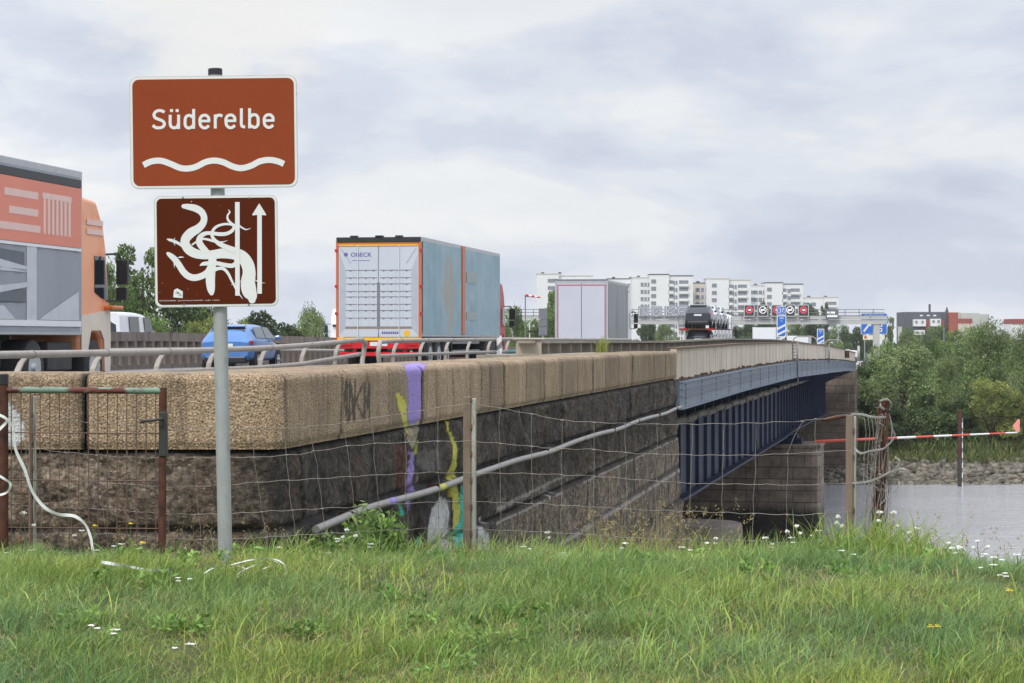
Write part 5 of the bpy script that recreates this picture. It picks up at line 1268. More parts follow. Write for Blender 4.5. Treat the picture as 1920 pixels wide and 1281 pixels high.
# ---------------------------------------------------------------- buildings
M_['facade'] = pm('white_facade', S(216, 216, 218), .8, var=.05, scale=.06)
M_['facade_cream'] = pm('cream_facade', S(190, 180, 168), .8, var=.05, scale=.06)  # second, creamier wall tone for some wings, roof edges and the annex base
M_['win'] = pm('window_grey', S(118, 121, 130), .3, var=.3, scale=.15)
M_['roofdark'] = pm('roof_dark', S(70, 66, 68), .8)
def apartment(label, d, segs, name='apartment_block'):
    """segs: (px0, px1, pytop, yoff, columns[(px,w,kind)], material key)"""
    x0 = segs[0][0]; base = at(x0, 0, d)
    root = thing(name, label, 'apartment block', (base.x, d, -7), 0, 'white apartment blocks on the skyline')
    ww = None
    cnt = 0
    for (a, b_, top, yo, cols, mk) in segs:
        z1 = at(0, top, d).z + 7; xa = at(a, 0, d).x - base.x; xb = at(b_, 0, d).x - base.x
        mb = MB(); mb.box(xa, xb, yo, yo+14, 0, z1); mb.build('wall', M_[mk], root)
        mb = MB(); mb.box(xa-.15, xb+.15, yo-.15, yo+14.15, z1, z1+.35); mb.build('roof_edge', M_['roofdark' if (int(a) % 3 == 0) else 'facade_cream'], root)
        fl = 13.65/F*d
        for (cp, w, kind) in cols:
            x = at(cp, 0, d).x - base.x; k = 0
            while True:
                z = z1 - 2.6 - k*fl
                if z < 4 or cnt > 95: break
                key = ('w', round(w, 2), kind)
                mb = MB(); hh = 1.5 if kind != 'b' else 1.9
                mb.box(-w/2, w/2, -.12, .02, -hh/2, hh/2); o = mb.build('window', M_['win'], root) if ww is None or ww.get(key) is None else dpart(ww[key], root)
                if ww is None: ww = {}
                if key not in ww:
                    ww[key] = o
                    if kind in 'bt':
                        m2 = MB()
                        if kind == 'b': m2.box(-w/2-.1, w/2+.1, -1.0, -.13, -hh/2-.5, -hh/2+.45)
                        else:
                            for q in (-w/6, w/6): m2.box(q-.15, q+.15, -.16, -.12, -hh/2, hh/2)
                        m2.build('balcony' if kind == 'b' else 'mullion', M_['facade'], o)
                o.location = (x, yo, z); cnt += 1; k += 1
    mb = MB()
    for q in (2.0, 9.0): mb.box(q, q+1.2, segs[0][3]+3, segs[0][3]+5, at(0, segs[0][2], d).z+7.3, at(0, segs[0][2], d).z+8.0)
    mb.build('roof_vent', M_['roofdark'], root)
    return root
apartment('white high rise block rising behind the grey door lorry, leftmost on the skyline', 940, [(1006, 1048, 514.5, 0, [(1034, 3.0, 's'), (1043, 1.5, 's')], 'facade'), (1048, 1112, 517.5, 4, [(1060, 3, 'b'), (1090, 3, 'b')], 'facade')])
apartment('white block just right of the grey door lorry with stepped roof', 925, [(1140, 1186, 523, 4, [(1151, 2, 's'), (1183, 3, 's')], 'facade'), (1180, 1206, 536, -1, [(1187, 2.0, 's'), (1197, 5.0, 'b')], 'facade_cream')])
apartment('tall white block with dark balconies between lorry and car transporter', 900, [(1186, 1218, 521, 2, [(1211, 3.8, 't')], 'facade'), (1218, 1254, 515.5, -2, [(1225, 1.9, 's')], 'facade'), (1254, 1299, 518, -1, [(1257.5, 1.8, 'b'), (1263.5, .7, 's'), (1268, .7, 's'), (1281.5, 3.6, 'b')], 'facade')])
apartment('white block with balconies above the car transporter', 915, [(1299, 1324, 531, 3, [(1309, 1.6, 's'), (1318, 5.0, 't')], 'facade_cream'), (1324, 1366, 523.5, -2, [(1338.5, 1.9, 's')], 'facade'), (1366, 1407.5, 526, -1, [(1369, 1.8, 'b'), (1374.5, .7, 's'), (1379, .7, 's'), (1391.5, 3.6, 'b')], 'facade')])
apartment('white block behind the black gantry displays', 930, [(1408, 1434, 536, 3, [(1414, 1.8, 's'), (1427, 5.2, 't')], 'facade'), (1434, 1467, 531, -2, [(1441.5, 1.9, 's')], 'facade'), (1467, 1505, 533.5, -1, [(1470, 1.8, 'b'), (1477.5, .7, 's'), (1481, .7, 's'), (1490.5, 3.6, 'b')], 'facade')])
apartment('lowest white block at the right end of the white row', 960, [(1507, 1544, 559, 0, [(1511, 3.0, 's'), (1525, 2, 's')], 'facade'), (1544, 1570, 558.5, -2, [(1558, 4.0, 'b')], 'facade')])
def block(px0, px1, py0, py1, d, mb, mi=0, y0=0, y1=10, base=None):
    a = at(px0, py1, d); b_ = at(px1, py0, d); mb.box(a.x - base.x, b_.x - base.x, y0, y1, a.z - base.z, b_.z - base.z, mi)
base = at(1695, 640, 700)
rb = thing('office_building', 'dark grey and red flat roofed building with white balconies on the right skyline', 'building', tuple(base))
M_['slate'] = pm('slate_facade', S(74, 76, 84), .7, var=.05); M_['redf'] = pm('red_facade', S(150, 74, 58), .8, var=.08, scale=.2); M_['redbrick'] = pm('dark_red_facade', S(140, 62, 58), .8, var=.06)
mb = MB(); block(1695.5, 1775, 585, 660, 700, mb, 0, 0, 14, base); mb.build('wall', M_['slate'], rb)
mb = MB(); block(1777, 1793, 586, 660, 700, mb, 0, -3, 12, base); block(1735, 1742, 601, 620, 700, mb, 0, -.3, 0, base); block(1762.5, 1770, 601, 660, 700, mb, 0, -.3, 0, base); mb.build('red_wall', M_['redf'], rb)
for (a, b_, c_, d_) in ((1711, 1734, 599, 612), (1713, 1732, 619, 628), (1743, 1762, 598, 612)):
    mb = MB(); block(a, b_, c_, d_, 700, mb, 0, -2, -.02, base); q = mb.build('balcony', M_['facade'], rb)
    for k in range(2):
        mb = MB(); x = a + 3 + k*(b_-a)*.5; block(x, x+4, c_+2.5, c_+7, 700, mb, 0, -2.15, -2.0, base); mb.build('window', M_['win'], q)
for a in (1725, 1738, 1750): mb = MB(); block(a, a+5, 590.5, 593, 700, mb, 0, -.2, 0, base); mb.build('window', M_['facade'], rb)
mb = MB(); q = at(1747.5, 583, 700); mb.tube([(q.x-base.x, 4, q.z-base.z-1), (q.x-base.x, 4, at(0, 570, 700).z-base.z)], .35, 6); mb.build('antenna', M_['roofdark'], rb)
mb = MB(); q = at(1780, 583, 700); mb.tube([(q.x-base.x, 4, q.z-base.z-1), (q.x-base.x, 4, at(0, 575, 700).z-base.z)], [.8, .1], 6); mb.build('roof_spire', M_['roofdark'], rb)
base = at(1793, 640, 760)
wh = thing('warehouse', 'long pale grey warehouse with dark red band right of the dark building', 'building', tuple(base))
mb = MB(); block(1790, 1812, 585, 660, 760, mb, 0, 10, 30, base); block(1812, 1846, 586.5, 660, 760, mb, 0, 8, 30, base); block(1846, 1869, 588.5, 660, 760, mb, 0, 12, 30, base); mb.build('wall', pm('pale_cladding', S(176, 176, 170), .8, var=.08, scale=.2, stretch=(1, 1, .1)), wh)
mb = MB(); block(1795, 1823, 597.5, 607, 760, mb, 0, 0, 7.9, base); mb.build('red_annex', M_['redbrick'], wh)
mb = MB(); block(1795, 1825, 607, 660, 760, mb, 0, -.3, 7.8, base); mb.build('annex_base', M_['facade_cream'], wh)
base = at(1896, 640, 720)
w2 = thing('low_building', 'low white building with red upper storey at the right edge', 'building', tuple(base))
mb = MB(); block(1897, 1990, 598, 607, 720, mb, 0, 0, 12, base); mb.build('red_storey', M_['redbrick'], w2)
mb = MB(); block(1897.5, 1990, 607, 660, 720, mb, 0, .3, 12, base); mb.build('white_base', M_['facade'], w2)
p = at(1770, 622, 400); o = MB(); o.tube([(0, 0, 0), (0, 0, 9)], .15, 6); o = o.build('lamp_mast', M_['steel_grey']); o.location = (p.x, 400, -7); tag(o, 'thin grey lamp mast standing before the red walled building', 'lamp post')
o = thing('footbridge_frame', 'pale concrete portal frame between the blue exit sign and the dark building', 'portal frame', (at(1682, 0, 420).x, 420, -7))
mb = MB(); a = at(1662, 614, 420); b_ = at(1690, 612.5, 420); mb.box(-2.4, .9, 0, .6, a.z+7, b_.z+7); mb.box(.2, .9, 0, .6, 0, a.z+7); mb.build('frame', M_['gantry'], o)
# ---------------------------------------------------------------- gate, fence, tape
DG = 14.0
def pg(px, py, d=DG): return at(px, py, d)
gate = thing('garden_gate', 'rusty wire mesh gate with flaking green top tube and lever latch', 'gate', (pg(160, 0).x, DG, -1.36))
def gl(px, py, dy=0.0): p = pg(px, py); return (p.x - gate.location.x, dy, p.z + 1.36)
mb = MB(); mb.tube([gl(12, 731), gl(305, 733)], .0195, 12); mb.build('top_tube', M_['greenrust'], gate, smooth=True, autos=50)
mb = MB(); mb.tube([gl(305.5, 727), gl(304, 1040)], .024, 12); st2 = mb.build('frame_post', M_['rust'], gate, smooth=True, autos=50)
mb = MB(); mb.box(*[q for ab in zip(gl(300, 856, -.032), gl(313, 775, .03)) for q in ab]) if False else mb.hexa([gl(299, 856, -.034), gl(314, 856, -.034), gl(314, 856, .03), gl(299, 856, .03), gl(300, 772, -.034), gl(313.5, 772, -.034), gl(313.5, 772, .03), gl(300, 772, .03)]); lk = mb.build('lock_case', pm('dark_lock', S(48, 50, 46), .7, var=.2, bump=.2), gate, bevel=.006)
mb = MB(); mb.tube([gl(306, 785, -.03), gl(304, 785, -.07), gl(290, 787, -.075), gl(267, 789.5, -.07)], [.008, .009, .0105, .011], 8); mb.build('latch_lever', pm('latch_metal', S(72, 68, 66), .6, .3), lk, smooth=True)
mb = MB()
rg = random.Random(11)
for k in range(16):
    x = 21.3 + k*18.05; mb.tube([gl(x, 737), gl(x + rg.uniform(-.7, .7), 880), gl(x + rg.uniform(-.5, .5), 1020)], .0034, 5)
for y in (812, 901, 990): mb.tube([gl(14, y-1.2, -.004), gl(160, y + rg.uniform(-.5, 1), -.004), gl(303, y+1.2, -.004)], .004, 5)
mb.build('wire_mesh', M_['rustwire'], gate)
gp = thing('gate_post', 'dark rust red gate post with black cap at the left edge of the gate', 'post', (pg(5, 0).x, DG, -1.4))
mb = MB(); mb.tube([(0, 0, -.2), (0, 0, pg(0, 722).z + 1.4)], .034, 14); mb.build('shaft', M_['rust'], gp, smooth=True, autos=50)
mb = MB(); mb.tube([(0, 0, pg(0, 722).z+1.4), (0, 0, pg(0, 701).z+1.4)], .036, 14); mb.build('cap', M_['black_plastic'], gp, smooth=True, autos=50, bevel=.004)

DF = 14.15
fence = thing('wire_fence', 'knotted galvanised wire mesh fence running across the grass in front of the wall', 'fence', (0, 0, 0))
PW = pm('weathered_post', S(124, 108, 92), .85, var=.22, scale=3, bump=.4, stretch=(6, 6, .5), col2=S(104, 84, 70), thr=(.5, .7))
PWG = pm('grey_post_edge', S(158, 158, 146), .8, var=.12, scale=6, stretch=(3, 3, .5), col2=S(110, 88, 68), thr=(.55, .7))
def upost(px0, px1, pt, pb, d, split=.62):
    x0, x1 = at(px0, 0, d).x, at(px1, 0, d).x; zt, zb_ = at(0, pt, d).z, at(0, pb, d).z - .25; xm = x0 + (x1-x0)*split
    mb = MB(); P = [(x0, d-.01), (x0+.008, d-.02), (xm-.006, d-.02), (xm, d-.008), (xm, d+.02), (x0, d+.02)]
    n = len(P); vs = [(x, y, zb_) for x, y in P] + [(x + .002, y, zt) for x, y in P]
    mb.add(vs, [tuple(range(n-1, -1, -1)), tuple(range(n, 2*n))] + [(i, (i+1) % n, (i+1) % n+n, i+n) for i in range(n)])
    o = mb.build('post', PW, fence, bevel=.003)
    mb = MB(); mb.box(xm+.0015, x1, d-.012, d+.02, zb_, zt-.01); mb.box(xm+.006, x1-.004, d-.018, d-.012, zb_, zt-.012); mb.build('post_flange', PWG, o, bevel=.002)
    mb = MB()
    for z in np.arange(zb_+.35, zt, .165): mb.box(xm-.008, xm+.004, d-.026, d-.018, z, z+.03)
    mb.build('clip', M_['rustwire'], o)
    return o
upost(868, 893, 744, 1035, DF); upost(1586, 1605, 778, 1040, 14.3, .72); upost(54, 67, 740, 1010, 14.3, .6)
# one brace
mb = MB(); mb.tube([at(1545, 788, 14.32), at(1590, 779, 14.32)], .012, 6); mb.build('brace', M_['rust'], fence)
WY = [  # horizontal wires: lists of (px, py)
 [(-15, 781), (45, 784), (130, 789), (230, 797), (310, 800), (400, 804), (470, 803), (560, 803), (645, 793), (720, 781), (800, 768), (855, 759), (880, 757), (920, 762), (1000, 777), (1053, 788), (1110, 792), (1200, 795), (1268, 796), (1400, 794), (1500, 790), (1560, 782), (1597, 776)],
 [(-15, 838), (60, 841), (130, 849), (210, 856), (310, 859), (405, 857), (480, 858), (560, 852), (640, 838), (700, 832), (800, 828), (880, 827), (940, 832), (1040, 841), (1110, 843), (1200, 851), (1290, 853), (1400, 854), (1500, 850), (1597, 844)],
 [(-15, 902), (60, 900), (130, 902), (230, 907), (310, 914), (410, 910), (500, 903), (590, 898), (700, 891), (800, 886), (880, 887), (980, 888), (1100, 892), (1200, 900), (1300, 907), (1400, 908), (1500, 910), (1597, 905)],
 [(-15, 948), (70, 950), (150, 953), (240, 958), (310, 964), (420, 964), (520, 958), (600, 954), (700, 948), (800, 942), (880, 941), (980, 943), (1100, 950), (1200, 956), (1300, 959), (1400, 963), (1500, 966), (1597, 959)],
 [(-15, 992), (20, 1003), (100, 1001), (200, 1000), (310, 1011), (420, 1012), (520, 1006), (600, 1001), (700, 996), (800, 991), (880, 992), (980, 996), (1100, 1002), (1200, 1010), (1300, 1011), (1400, 1014), (1480, 1018), (1560, 1011), (1597, 1006)],
 [(-15, 1030), (150, 1036), (310, 1040), (450, 1042), (640, 1040), (880, 1032), (1100, 1041), (1268, 1051), (1420, 1058), (1500, 1058), (1597, 1052)]]
def yat(P, x):
    return lerp(x, P)
mb = MB(); rg = random.Random(2)
for P in WY:
    pts = []; x = P[0][0]
    while x < P[-1][0]:
        p = at(x, yat(P, x) + .9*math.sin(x*.11+P[0][1]) + rg.uniform(-.5, .5), DF - .035 + .01*math.sin(x*.02)); pts.append(p); x += 12
    pts.append(at(P[-1][0], P[-1][1], DF-.03)); mb.tube(pts, .0019, 5)
ST = [(10, -6), (72, -14), (128, -10), (190, -16), (250, -18), (312, -12), (370, -10), (430, -8), (487, -20), (545, -16), (600, -22), (660, -18), (708, -12), (762, -4), (822, -2), (938, 0), (997, 0), (1053, 1), (1113, 1), (1173, 0), (1231, 0), (1294, 4), (1355, 3), (1414, 4), (1476, 0), (1535, -6)]
for x, sl in ST:
    for r_ in range(len(WY)-1):
        if (r_ == 0 and 300 < x < 400) : continue
        ya, yb = yat(WY[r_], x), yat(WY[r_+1], x); xa = x + sl*(1 - r_/2.5) * .9; xb = x + sl*(1 - (r_+1)/2.5) * .9
        if x == 1476 and r_ == 0: xa = 1505
        if r_ == 4 and rg.random() < .3: continue
        m_ = ((xa+xb)/2 + rg.uniform(-3.0, 3.0), (ya+yb)/2)
        mb.tube([at(xa, ya-1, DF-.04), at(*m_, DF-.04), at(xb, yb+1, DF-.04)], .0016, 5)
        mb.tube([at(xa-3, ya, DF-.045), at(xa+3, ya+.5, DF-.045)], .0032, 5)
for (xa, ya, xb, yb) in ((20, 905, 52, 840), (15, 940, 55, 870), (60, 760, 45, 800), (75, 790, 50, 845), (30, 1010, 45, 960)): mb.tube([at(xa, ya, DF-.05), at((xa+xb)/2+3, (ya+yb)/2, DF-.05), at(xb, yb, DF-.05)], .002, 5)
mb.build('wire_mesh', M_['wire'], fence)
# post wound with leftover mesh
DB = 13.9
bp = thing('bundled_post', 'leaning rusty steel post wrapped in tangled wire mesh at the fence end', 'post', (at(1640, 0, DB).x, DB, -1.45))
bl = lambda px, py, dy=0.0: tuple(at(px, py, DB + dy) - bp.location)
mb = MB(); a, b_ = bl(1657, 750), bl(1640, 1085)
for ox, w in ((-.022, .012), (.0, .018), (.022, .01)):
    mb.hexa([(b_[0]+ox-w, b_[1]-.02, b_[2]), (b_[0]+ox+w, b_[1]-.02, b_[2]), (b_[0]+ox+w, b_[1]+.02, b_[2]), (b_[0]+ox-w, b_[1]+.02, b_[2]), (a[0]+ox*.9-w*.9, a[1]-.02-ox, a[2]), (a[0]+ox*.9+w*.9, a[1]-.02-ox, a[2]), (a[0]+ox*.9+w*.9, a[1]+.02-ox, a[2]), (a[0]+ox*.9-w*.9, a[1]+.02-ox, a[2])])
mb.build('steel_post', M_['rust'], bp, bevel=.003)
mb = MB(); rg = random.Random(21)
for k in range(30):       # hanging strands
    t0 = rg.uniform(0, 1); xa = 1648 + rg.uniform(-3, 17); xb = xa + rg.uniform(-34, 14); ya = rg.uniform(775, 800); yb = rg.uniform(960, 1020)
    if k < 9: xa = 1650 + k*1.8; xb = 1634 + k*2.6; ya, yb = 780, 960 + rg.uniform(0, 40)
    P = [bl(xa + (xb-xa)*t_ + rg.uniform(-2.5, 2.5) + 6*math.sin(math.pi*t_)*(1 if xa > 1655 else -.3), ya + (yb-ya)*t_, -.03 + rg.uniform(-.015, .05)) for t_ in np.linspace(0, 1, 7)]
    mb.tube(P, .0021, 5)
for k, (x, sag) in enumerate(((1620, 65), (1627, 70), (1634, 74), (1641, 70))):
    mb.tube([bl(x, 780, .2), bl(x + 4, 812, .2), bl(x+1, 845, .2)], .0021, 5); mb.tube([bl(x+1, 850, .2), bl(x-1, 900, .18), bl(x+2, 905, .1), bl(x-2, 955, .05), bl(x-8, 1010, .1)], .0021, 5)
mb.build('loose_strands', M_['wire'], bp)
mb = MB()
def twist(P, amp=.006, r=.0026):
    Q = catmull([tuple(bl(*p)) for p in P], 14)
    for ph in (0, math.pi): mb.tube([(x + amp*.4*math.sin(i*1.1+ph), y + amp*math.cos(i*1.1+ph), z + amp*math.sin(i*1.1+ph)) for i, (x, y, z) in enumerate(Q)], r, 5)
twist([(1597, 777, .1), (1615, 777, .0), (1635, 782, -.05), (1655, 783, -.06), (1665, 781, .0)]); twist([(1602, 841, .1), (1614, 850, 0), (1632, 846, -.05), (1655, 842, -.06), (1668, 832, -.02), (1678, 818, .03), (1672, 805, .05)])
twist([(1598, 906, .1), (1625, 904, 0), (1650, 895, -.06), (1672, 884, -.03), (1688, 880, -.02), (1697, 881, -.02)]); twist([(1650, 752, -.05), (1662, 749, -.06), (1670, 757, .0), (1668, 768, .04), (1655, 766, -.05), (1650, 758, -.05)])
twist([(1650, 947, -.03), (1668, 928, -.05), (1684, 912, 0), (1685, 905, .04)]); twist([(1622, 1007, .05), (1640, 1006, -.05), (1652, 1000, -.05), (1650, 985, .0)]); twist([(1678, 858, .0), (1687, 866, .0), (1680, 878, .03)]); twist([(1664, 770, -.02), (1672, 800, 0), (1670, 830, .02)])
for k in range(34):
    x, y = rg.uniform(1640, 1668), rg.uniform(760, 1080); x -= (y-760)*.06
    P = [bl(x + 5*math.cos(q) + rg.uniform(-2, 2), y + 4*math.sin(q*1.3), -.04 + .02*math.sin(q)) for q in np.linspace(0, rg.uniform(3, 7), 8)]; mb.tube(P, .0016, 4)
mb.build('wire_coils', pm('bright_wire', S(160, 158, 152), .5, .3, .15), bp)

# white tape hanging off the gate post and lying in the grass
tp = thing('white_tape', 'flat white plastic tape hanging in a curve from the gate post down to the grass', 'tape', (0, 0, 0))
def tape(P, w, nm, par, d0=13.85):
    Q = catmull([(at(x, y, d0+dy).x, d0+dy, at(x, y, d0+dy).z, ww) for x, y, dy, ww in P], 6); mb = MB(); vs = []
    for i, (x, y, z, ww) in enumerate(Q):
        a = Q[max(i-1, 0)]; b_ = Q[min(i+1, len(Q)-1)]; dx, dz = b_[0]-a[0], b_[2]-a[2]; l = math.hypot(dx, dz) or 1; nx, nz_ = -dz/l*w*ww/2, dx/l*w*ww/2; tw = .004*math.sin(i*.5)
        vs += [(x+nx, y+tw, z+nz_), (x-nx, y-tw, z-nz_), (x-nx, y-tw+.002, z-nz_), (x+nx, y+tw+.002, z+nz_)]
    k = len(Q); mb.add(vs, [(i*4+j, i*4+(j+1) % 4, i*4+4+(j+1) % 4, i*4+4+j) for i in range(k-1) for j in range(4)])
    return mb.build(nm, M_['tape'], par, smooth=False)
tape([(-8, 776, 0, .8), (10, 784, 0, .9), (25, 802, 0, .8), (25, 816, 0, .9), (30, 845, 0, 1), (46, 880, 0, 1), (60, 920, 0, 1), (82, 950, 0, 1), (108, 964, 0, 1), (140, 968, 0, 1), (160, 984, -.02, .8), (170, 1008, -.04, .8), (174, 1032, -.06, .9), (182, 1060, -.10, .9)], .018, 'hanging_tape', tp)
tape([(-8, 812, 0, .8), (8, 796, 0, .8), (14, 788, 0, .6)], .022, 'short_tail', tp); tape([(-6, 890, 0, .6), (8, 898, 0, .7), (20, 908, 0, .7), (14, 922, 0, .6), (0, 928, 0, .7), (-8, 925, 0, .6)], .02, 'tape_loop', tp)
dg = 11.3
def flat(name, label, P, w):
    o = thing(name, label, 'tape', (0, 0, 0), 0, 'white tape lying in the grass'); tape([(x, y, q, ww) for x, y, q, ww in P], w*.55, 'tape_strip', o, dg); return o
flat('white_tape', 'end of the white tape lying flat in the grass below the gate', [(190, 1054, 0, 1), (215, 1058, 0, 1), (245, 1063, 0, .8), (275, 1069, 0, .9), (300, 1070, 0, 1), (320, 1072, 0, .5)], .026)
flat('white_tape', 'loose coil of thin white tape in the grass beside the sign pole', [(380, 1078, 0, 1), (398, 1066, 0, .9), (430, 1060, 0, .8), (470, 1050, 0, .8), (508, 1048, 0, .9), (530, 1056, 0, .9), (537, 1074, 0, .8), (525, 1082, 0, .6), (500, 1080, 0, .6), (492, 1068, 0, .6), (520, 1056, 0, .7), (500, 1052, 0, .6), (455, 1070, 0, .8), (440, 1086, 0, .9), (460, 1068, 0, .7), (440, 1060, 0, .5)], .011)

# ---------------------------------------------------------------- boom on the pier and tide gauge
a = at(1528, 828, 103.5); b_ = at(1908, 811, 103.5)
bm = thing('striped_boom', 'long horizontal red and white striped boom sticking out from the stone pier over the river', 'boom', tuple(a))
L_ = b_ - a; cuts = [0, .29, .355, .36, .445, .545, .635, .72, .815, .91, 1.0]; cuts = [0, .405, .497, .585, .675, .765, .86, .94, 1.0]
for k in range(len(cuts)-1):
    mb = MB(); r0 = .072 - .04*cuts[k]; r1 = .072 - .04*cuts[k+1]; mb.tube([L_*cuts[k], L_*cuts[k+1]], [r0, r1], 10); mb.build('boom_section', M_['boom_red'] if k % 2 == 0 and 'boom_red' in M_ else (M_.setdefault('boom_red', pm('boom_red', S(196, 84, 66), .6, var=.1)) if k % 2 == 0 else M_['white_paint']), bm, smooth=True, autos=50)
mb = MB(); mb.prism([(L_.x-.05, L_.z), (L_.x-.22, L_.z+.28), (L_.x+.02, L_.z+.60), (L_.x+.1, L_.z+.58), (L_.x+.08, L_.z+.03)][::-1], -.03, .03); mb.build('pennant', pm('pennant', S(226, 142, 126), .6, var=.03), bm)
tg = thing('tide_gauge', 'tall rust brown gauge pile with black and white scale standing at the far bank', 'gauge', (at(1800, 0, 151).x, 151, -12))
zt = at(0, 769, 151).z + 12
mb = MB(); mb.box(-.13, .13, 0, .2, zt-3.2, zt); mb.build('pile', M_['rust'], tg, bevel=.02); mb = MB(); mb.box(-.13, .13, 0, .2, 0, zt-3.2); mb.build('wet_pile', pm('wet_pile', S(58, 50, 46), .6, var=.2), tg)
mb = MB(); mb.box(.13, .19, 0, .06, 2.0, zt-.4); sc_ = mb.build('scale_board', M_['panel_black'], tg)
mb = MB(); z = 2.2; k = 0
while z < zt - .6: mb.box(.128, .192, -.012, 0, z, z+.36); [mb.box(.15, .192, -.012, 0, z+.42+.08*q, z+.45+.08*q) for q in range(3)]; z += .66
mb.build('scale_marks', M_['white_paint'], sc_)
sp_ = thing('bank_steps', 'small flight of stone steps going down the riprap beside the tide gauge', 'steps', (at(1822, 0, 153.5).x, 153.5, 0))
for k in range(8):
    mb = MB(); y = .0 + k*.48; z = gz(34, 153.5+y); x = k*.16-.9; mb.box(x, x+.85, y-.2, y+.2, z-.1, z+.14); mb.build('step', pm('mossy_step', S(124, 120, 100), .9, var=.2) if k == 0 else bpy.data.materials['mossy_step'], sp_, bevel=.02)

# riprap
rs = np.random.RandomState(4)
def rocks(name, n, xr, yr, size, mat):
    ph = (1+5**.5)/2; B = np.array([(-1, ph, 0), (1, ph, 0), (-1, -ph, 0), (1, -ph, 0), (0, -1, ph), (0, 1, ph), (0, -1, -ph), (0, 1, -ph), (ph, 0, -1), (ph, 0, 1), (-ph, 0, -1), (-ph, 0, 1)])/1.9
    Fi = np.array([(0,11,5),(0,5,1),(0,1,7),(0,7,10),(0,10,11),(1,5,9),(5,11,4),(11,10,2),(10,7,6),(7,1,8),(3,9,4),(3,4,2),(3,2,6),(3,6,8),(3,8,9),(4,9,5),(2,4,11),(6,2,10),(8,6,7),(9,8,1)])
    V = []; Fa = []; T = []
    for i in range(n):
        x = rs.uniform(*xr); y = rs.uniform(*yr); s = size*rs.uniform(.5, 1.3); z = gz(x, y) + rs.uniform(-.05, .12)
        v = B * (1 + rs.uniform(-.25, .25, (12, 1))) * s * np.array([rs.uniform(.8, 1.3), rs.uniform(.8, 1.2), rs.uniform(.5, .9)])
        th = rs.uniform(0, 6.28); c_, s_ = math.cos(th), math.sin(th); v = v @ np.array([[c_, s_, 0], [-s_, c_, 0], [0, 0, 1]])
        V.append(v + (x, y, z)); Fa.append(Fi + 12*i); q = rs.uniform(.6, 1.25); T.append(np.tile([q, q, q, 1], (12, 1)))
    return npmesh(name, np.concatenate(V), np.concatenate(Fa), mat, tint=np.concatenate(T))
def tintmat(name, col, rough=.8, var=.0, transl=0.0, nsc=.5, alt=None, sheen=0):
    t = NT(name); t.set(rough)
    vc = t.n.new('ShaderNodeVertexColor'); vc.layer_name = 'tint'
    base = col
    if alt is not None:
        base = t.mix(t.ramp(t.noise(t.vec(), nsc, 3, .5), [(.38, (0, 0, 0, 1)), (.62, (1, 1, 1, 1))]), col, alt)
    c = t.mix(1.0, base, vc.outputs['Color'], 'MULTIPLY'); t.color(c)
    if transl:
        tr = t.n.new('ShaderNodeBsdfTranslucent'); t.l.new(c, tr.inputs[0]); mx = t.n.new('ShaderNodeMixShader'); mx.inputs[0].default_value = transl
        t.l.new(t.b.outputs[0], mx.inputs[1]); t.l.new(tr.outputs[0], mx.inputs[2]); t.l.new(mx.outputs[0], t.out.inputs[0])
    t.b.inputs['Specular IOR Level'].default_value = .25
    return t.m
M_['riprap'] = tintmat('riprap_stone', S(122, 116, 104), .9, alt=S(88, 83, 74), nsc=2)
stuff(rocks('riprap', 5200, (15, 62), (152.6, 157.2), .27, M_['riprap']), 'loose grey riprap stones along the far water line', 'rocks')

# ---------------------------------------------------------------- trees
def leafcloud(rs, blobs, n, ln, wd, droop=.25):
    """random leaf sprays in the outer shells of the blobs"""
    w = np.array([b[3]**2 for b in blobs]); w = w / w.sum(); idx = rs.choice(len(blobs), n, p=w); B = np.array(blobs)[idx]
    d = rs.normal(size=(n, 3)); d /= np.linalg.norm(d, axis=1)[:, None]; r = rs.uniform(.25, 1.0, n) ** .45
    lump = 1 + .18*np.sin(d[:, 0]*5 + idx)*np.cos(d[:, 1]*6+idx*2)
    c = B[:, :3] + d * (B[:, 3]*r*lump)[:, None] * np.array([1, 1, .85])
    ax = rs.normal(size=(n, 3))*.75 + d*.7 + np.array([0, 0, -droop]); ax /= np.linalg.norm(ax, axis=1)[:, None]
    sd_ = np.cross(ax, rs.normal(size=(n, 3))); sd_ /= np.linalg.norm(sd_, axis=1)[:, None]
    L = ln*rs.uniform(.6, 1.4, n)[:, None]; W = wd*rs.uniform(.6, 1.4, n)[:, None]
    V = np.stack([c - ax*L/2, c + sd_*W/2, c + ax*L/2, c - sd_*W/2], 1).reshape(-1, 3)
    Fq = np.arange(n*4).reshape(-1, 4)
    q = rs.uniform(.72, 1.28, n); bb = np.array([.66 + .62*((i*7) % 5)/4 for i in range(len(blobs))])[idx]; q = q*bb
    T = np.stack([q*(1+rs.uniform(-.06, .1, n)), q, q*rs.uniform(.75, 1.05, n), np.ones(n)], 1).repeat(4, 0)
    return V, Fq, T
M_['bark'] = pm('bark', S(84, 74, 64), .9, var=.2, scale=3, bump=.4, stretch=(1, 1, .3))
M_['leaf_mid'] = tintmat('leaf_mid', S(108, 130, 74), .6, transl=.15, alt=S(80, 102, 56), nsc=.25)
M_['leaf_willow'] = tintmat('leaf_willow', S(128, 144, 100), .6, transl=.15, alt=S(98, 118, 70), nsc=.3)
M_['leaf_dark'] = tintmat('leaf_dark', S(84, 104, 66), .6, transl=.25, alt=S(68, 86, 56), nsc=.2)
M_['leaf_olive'] = tintmat('leaf_olive', S(138, 144, 82), .6, transl=.15, alt=S(88,104,54), nsc=.3)
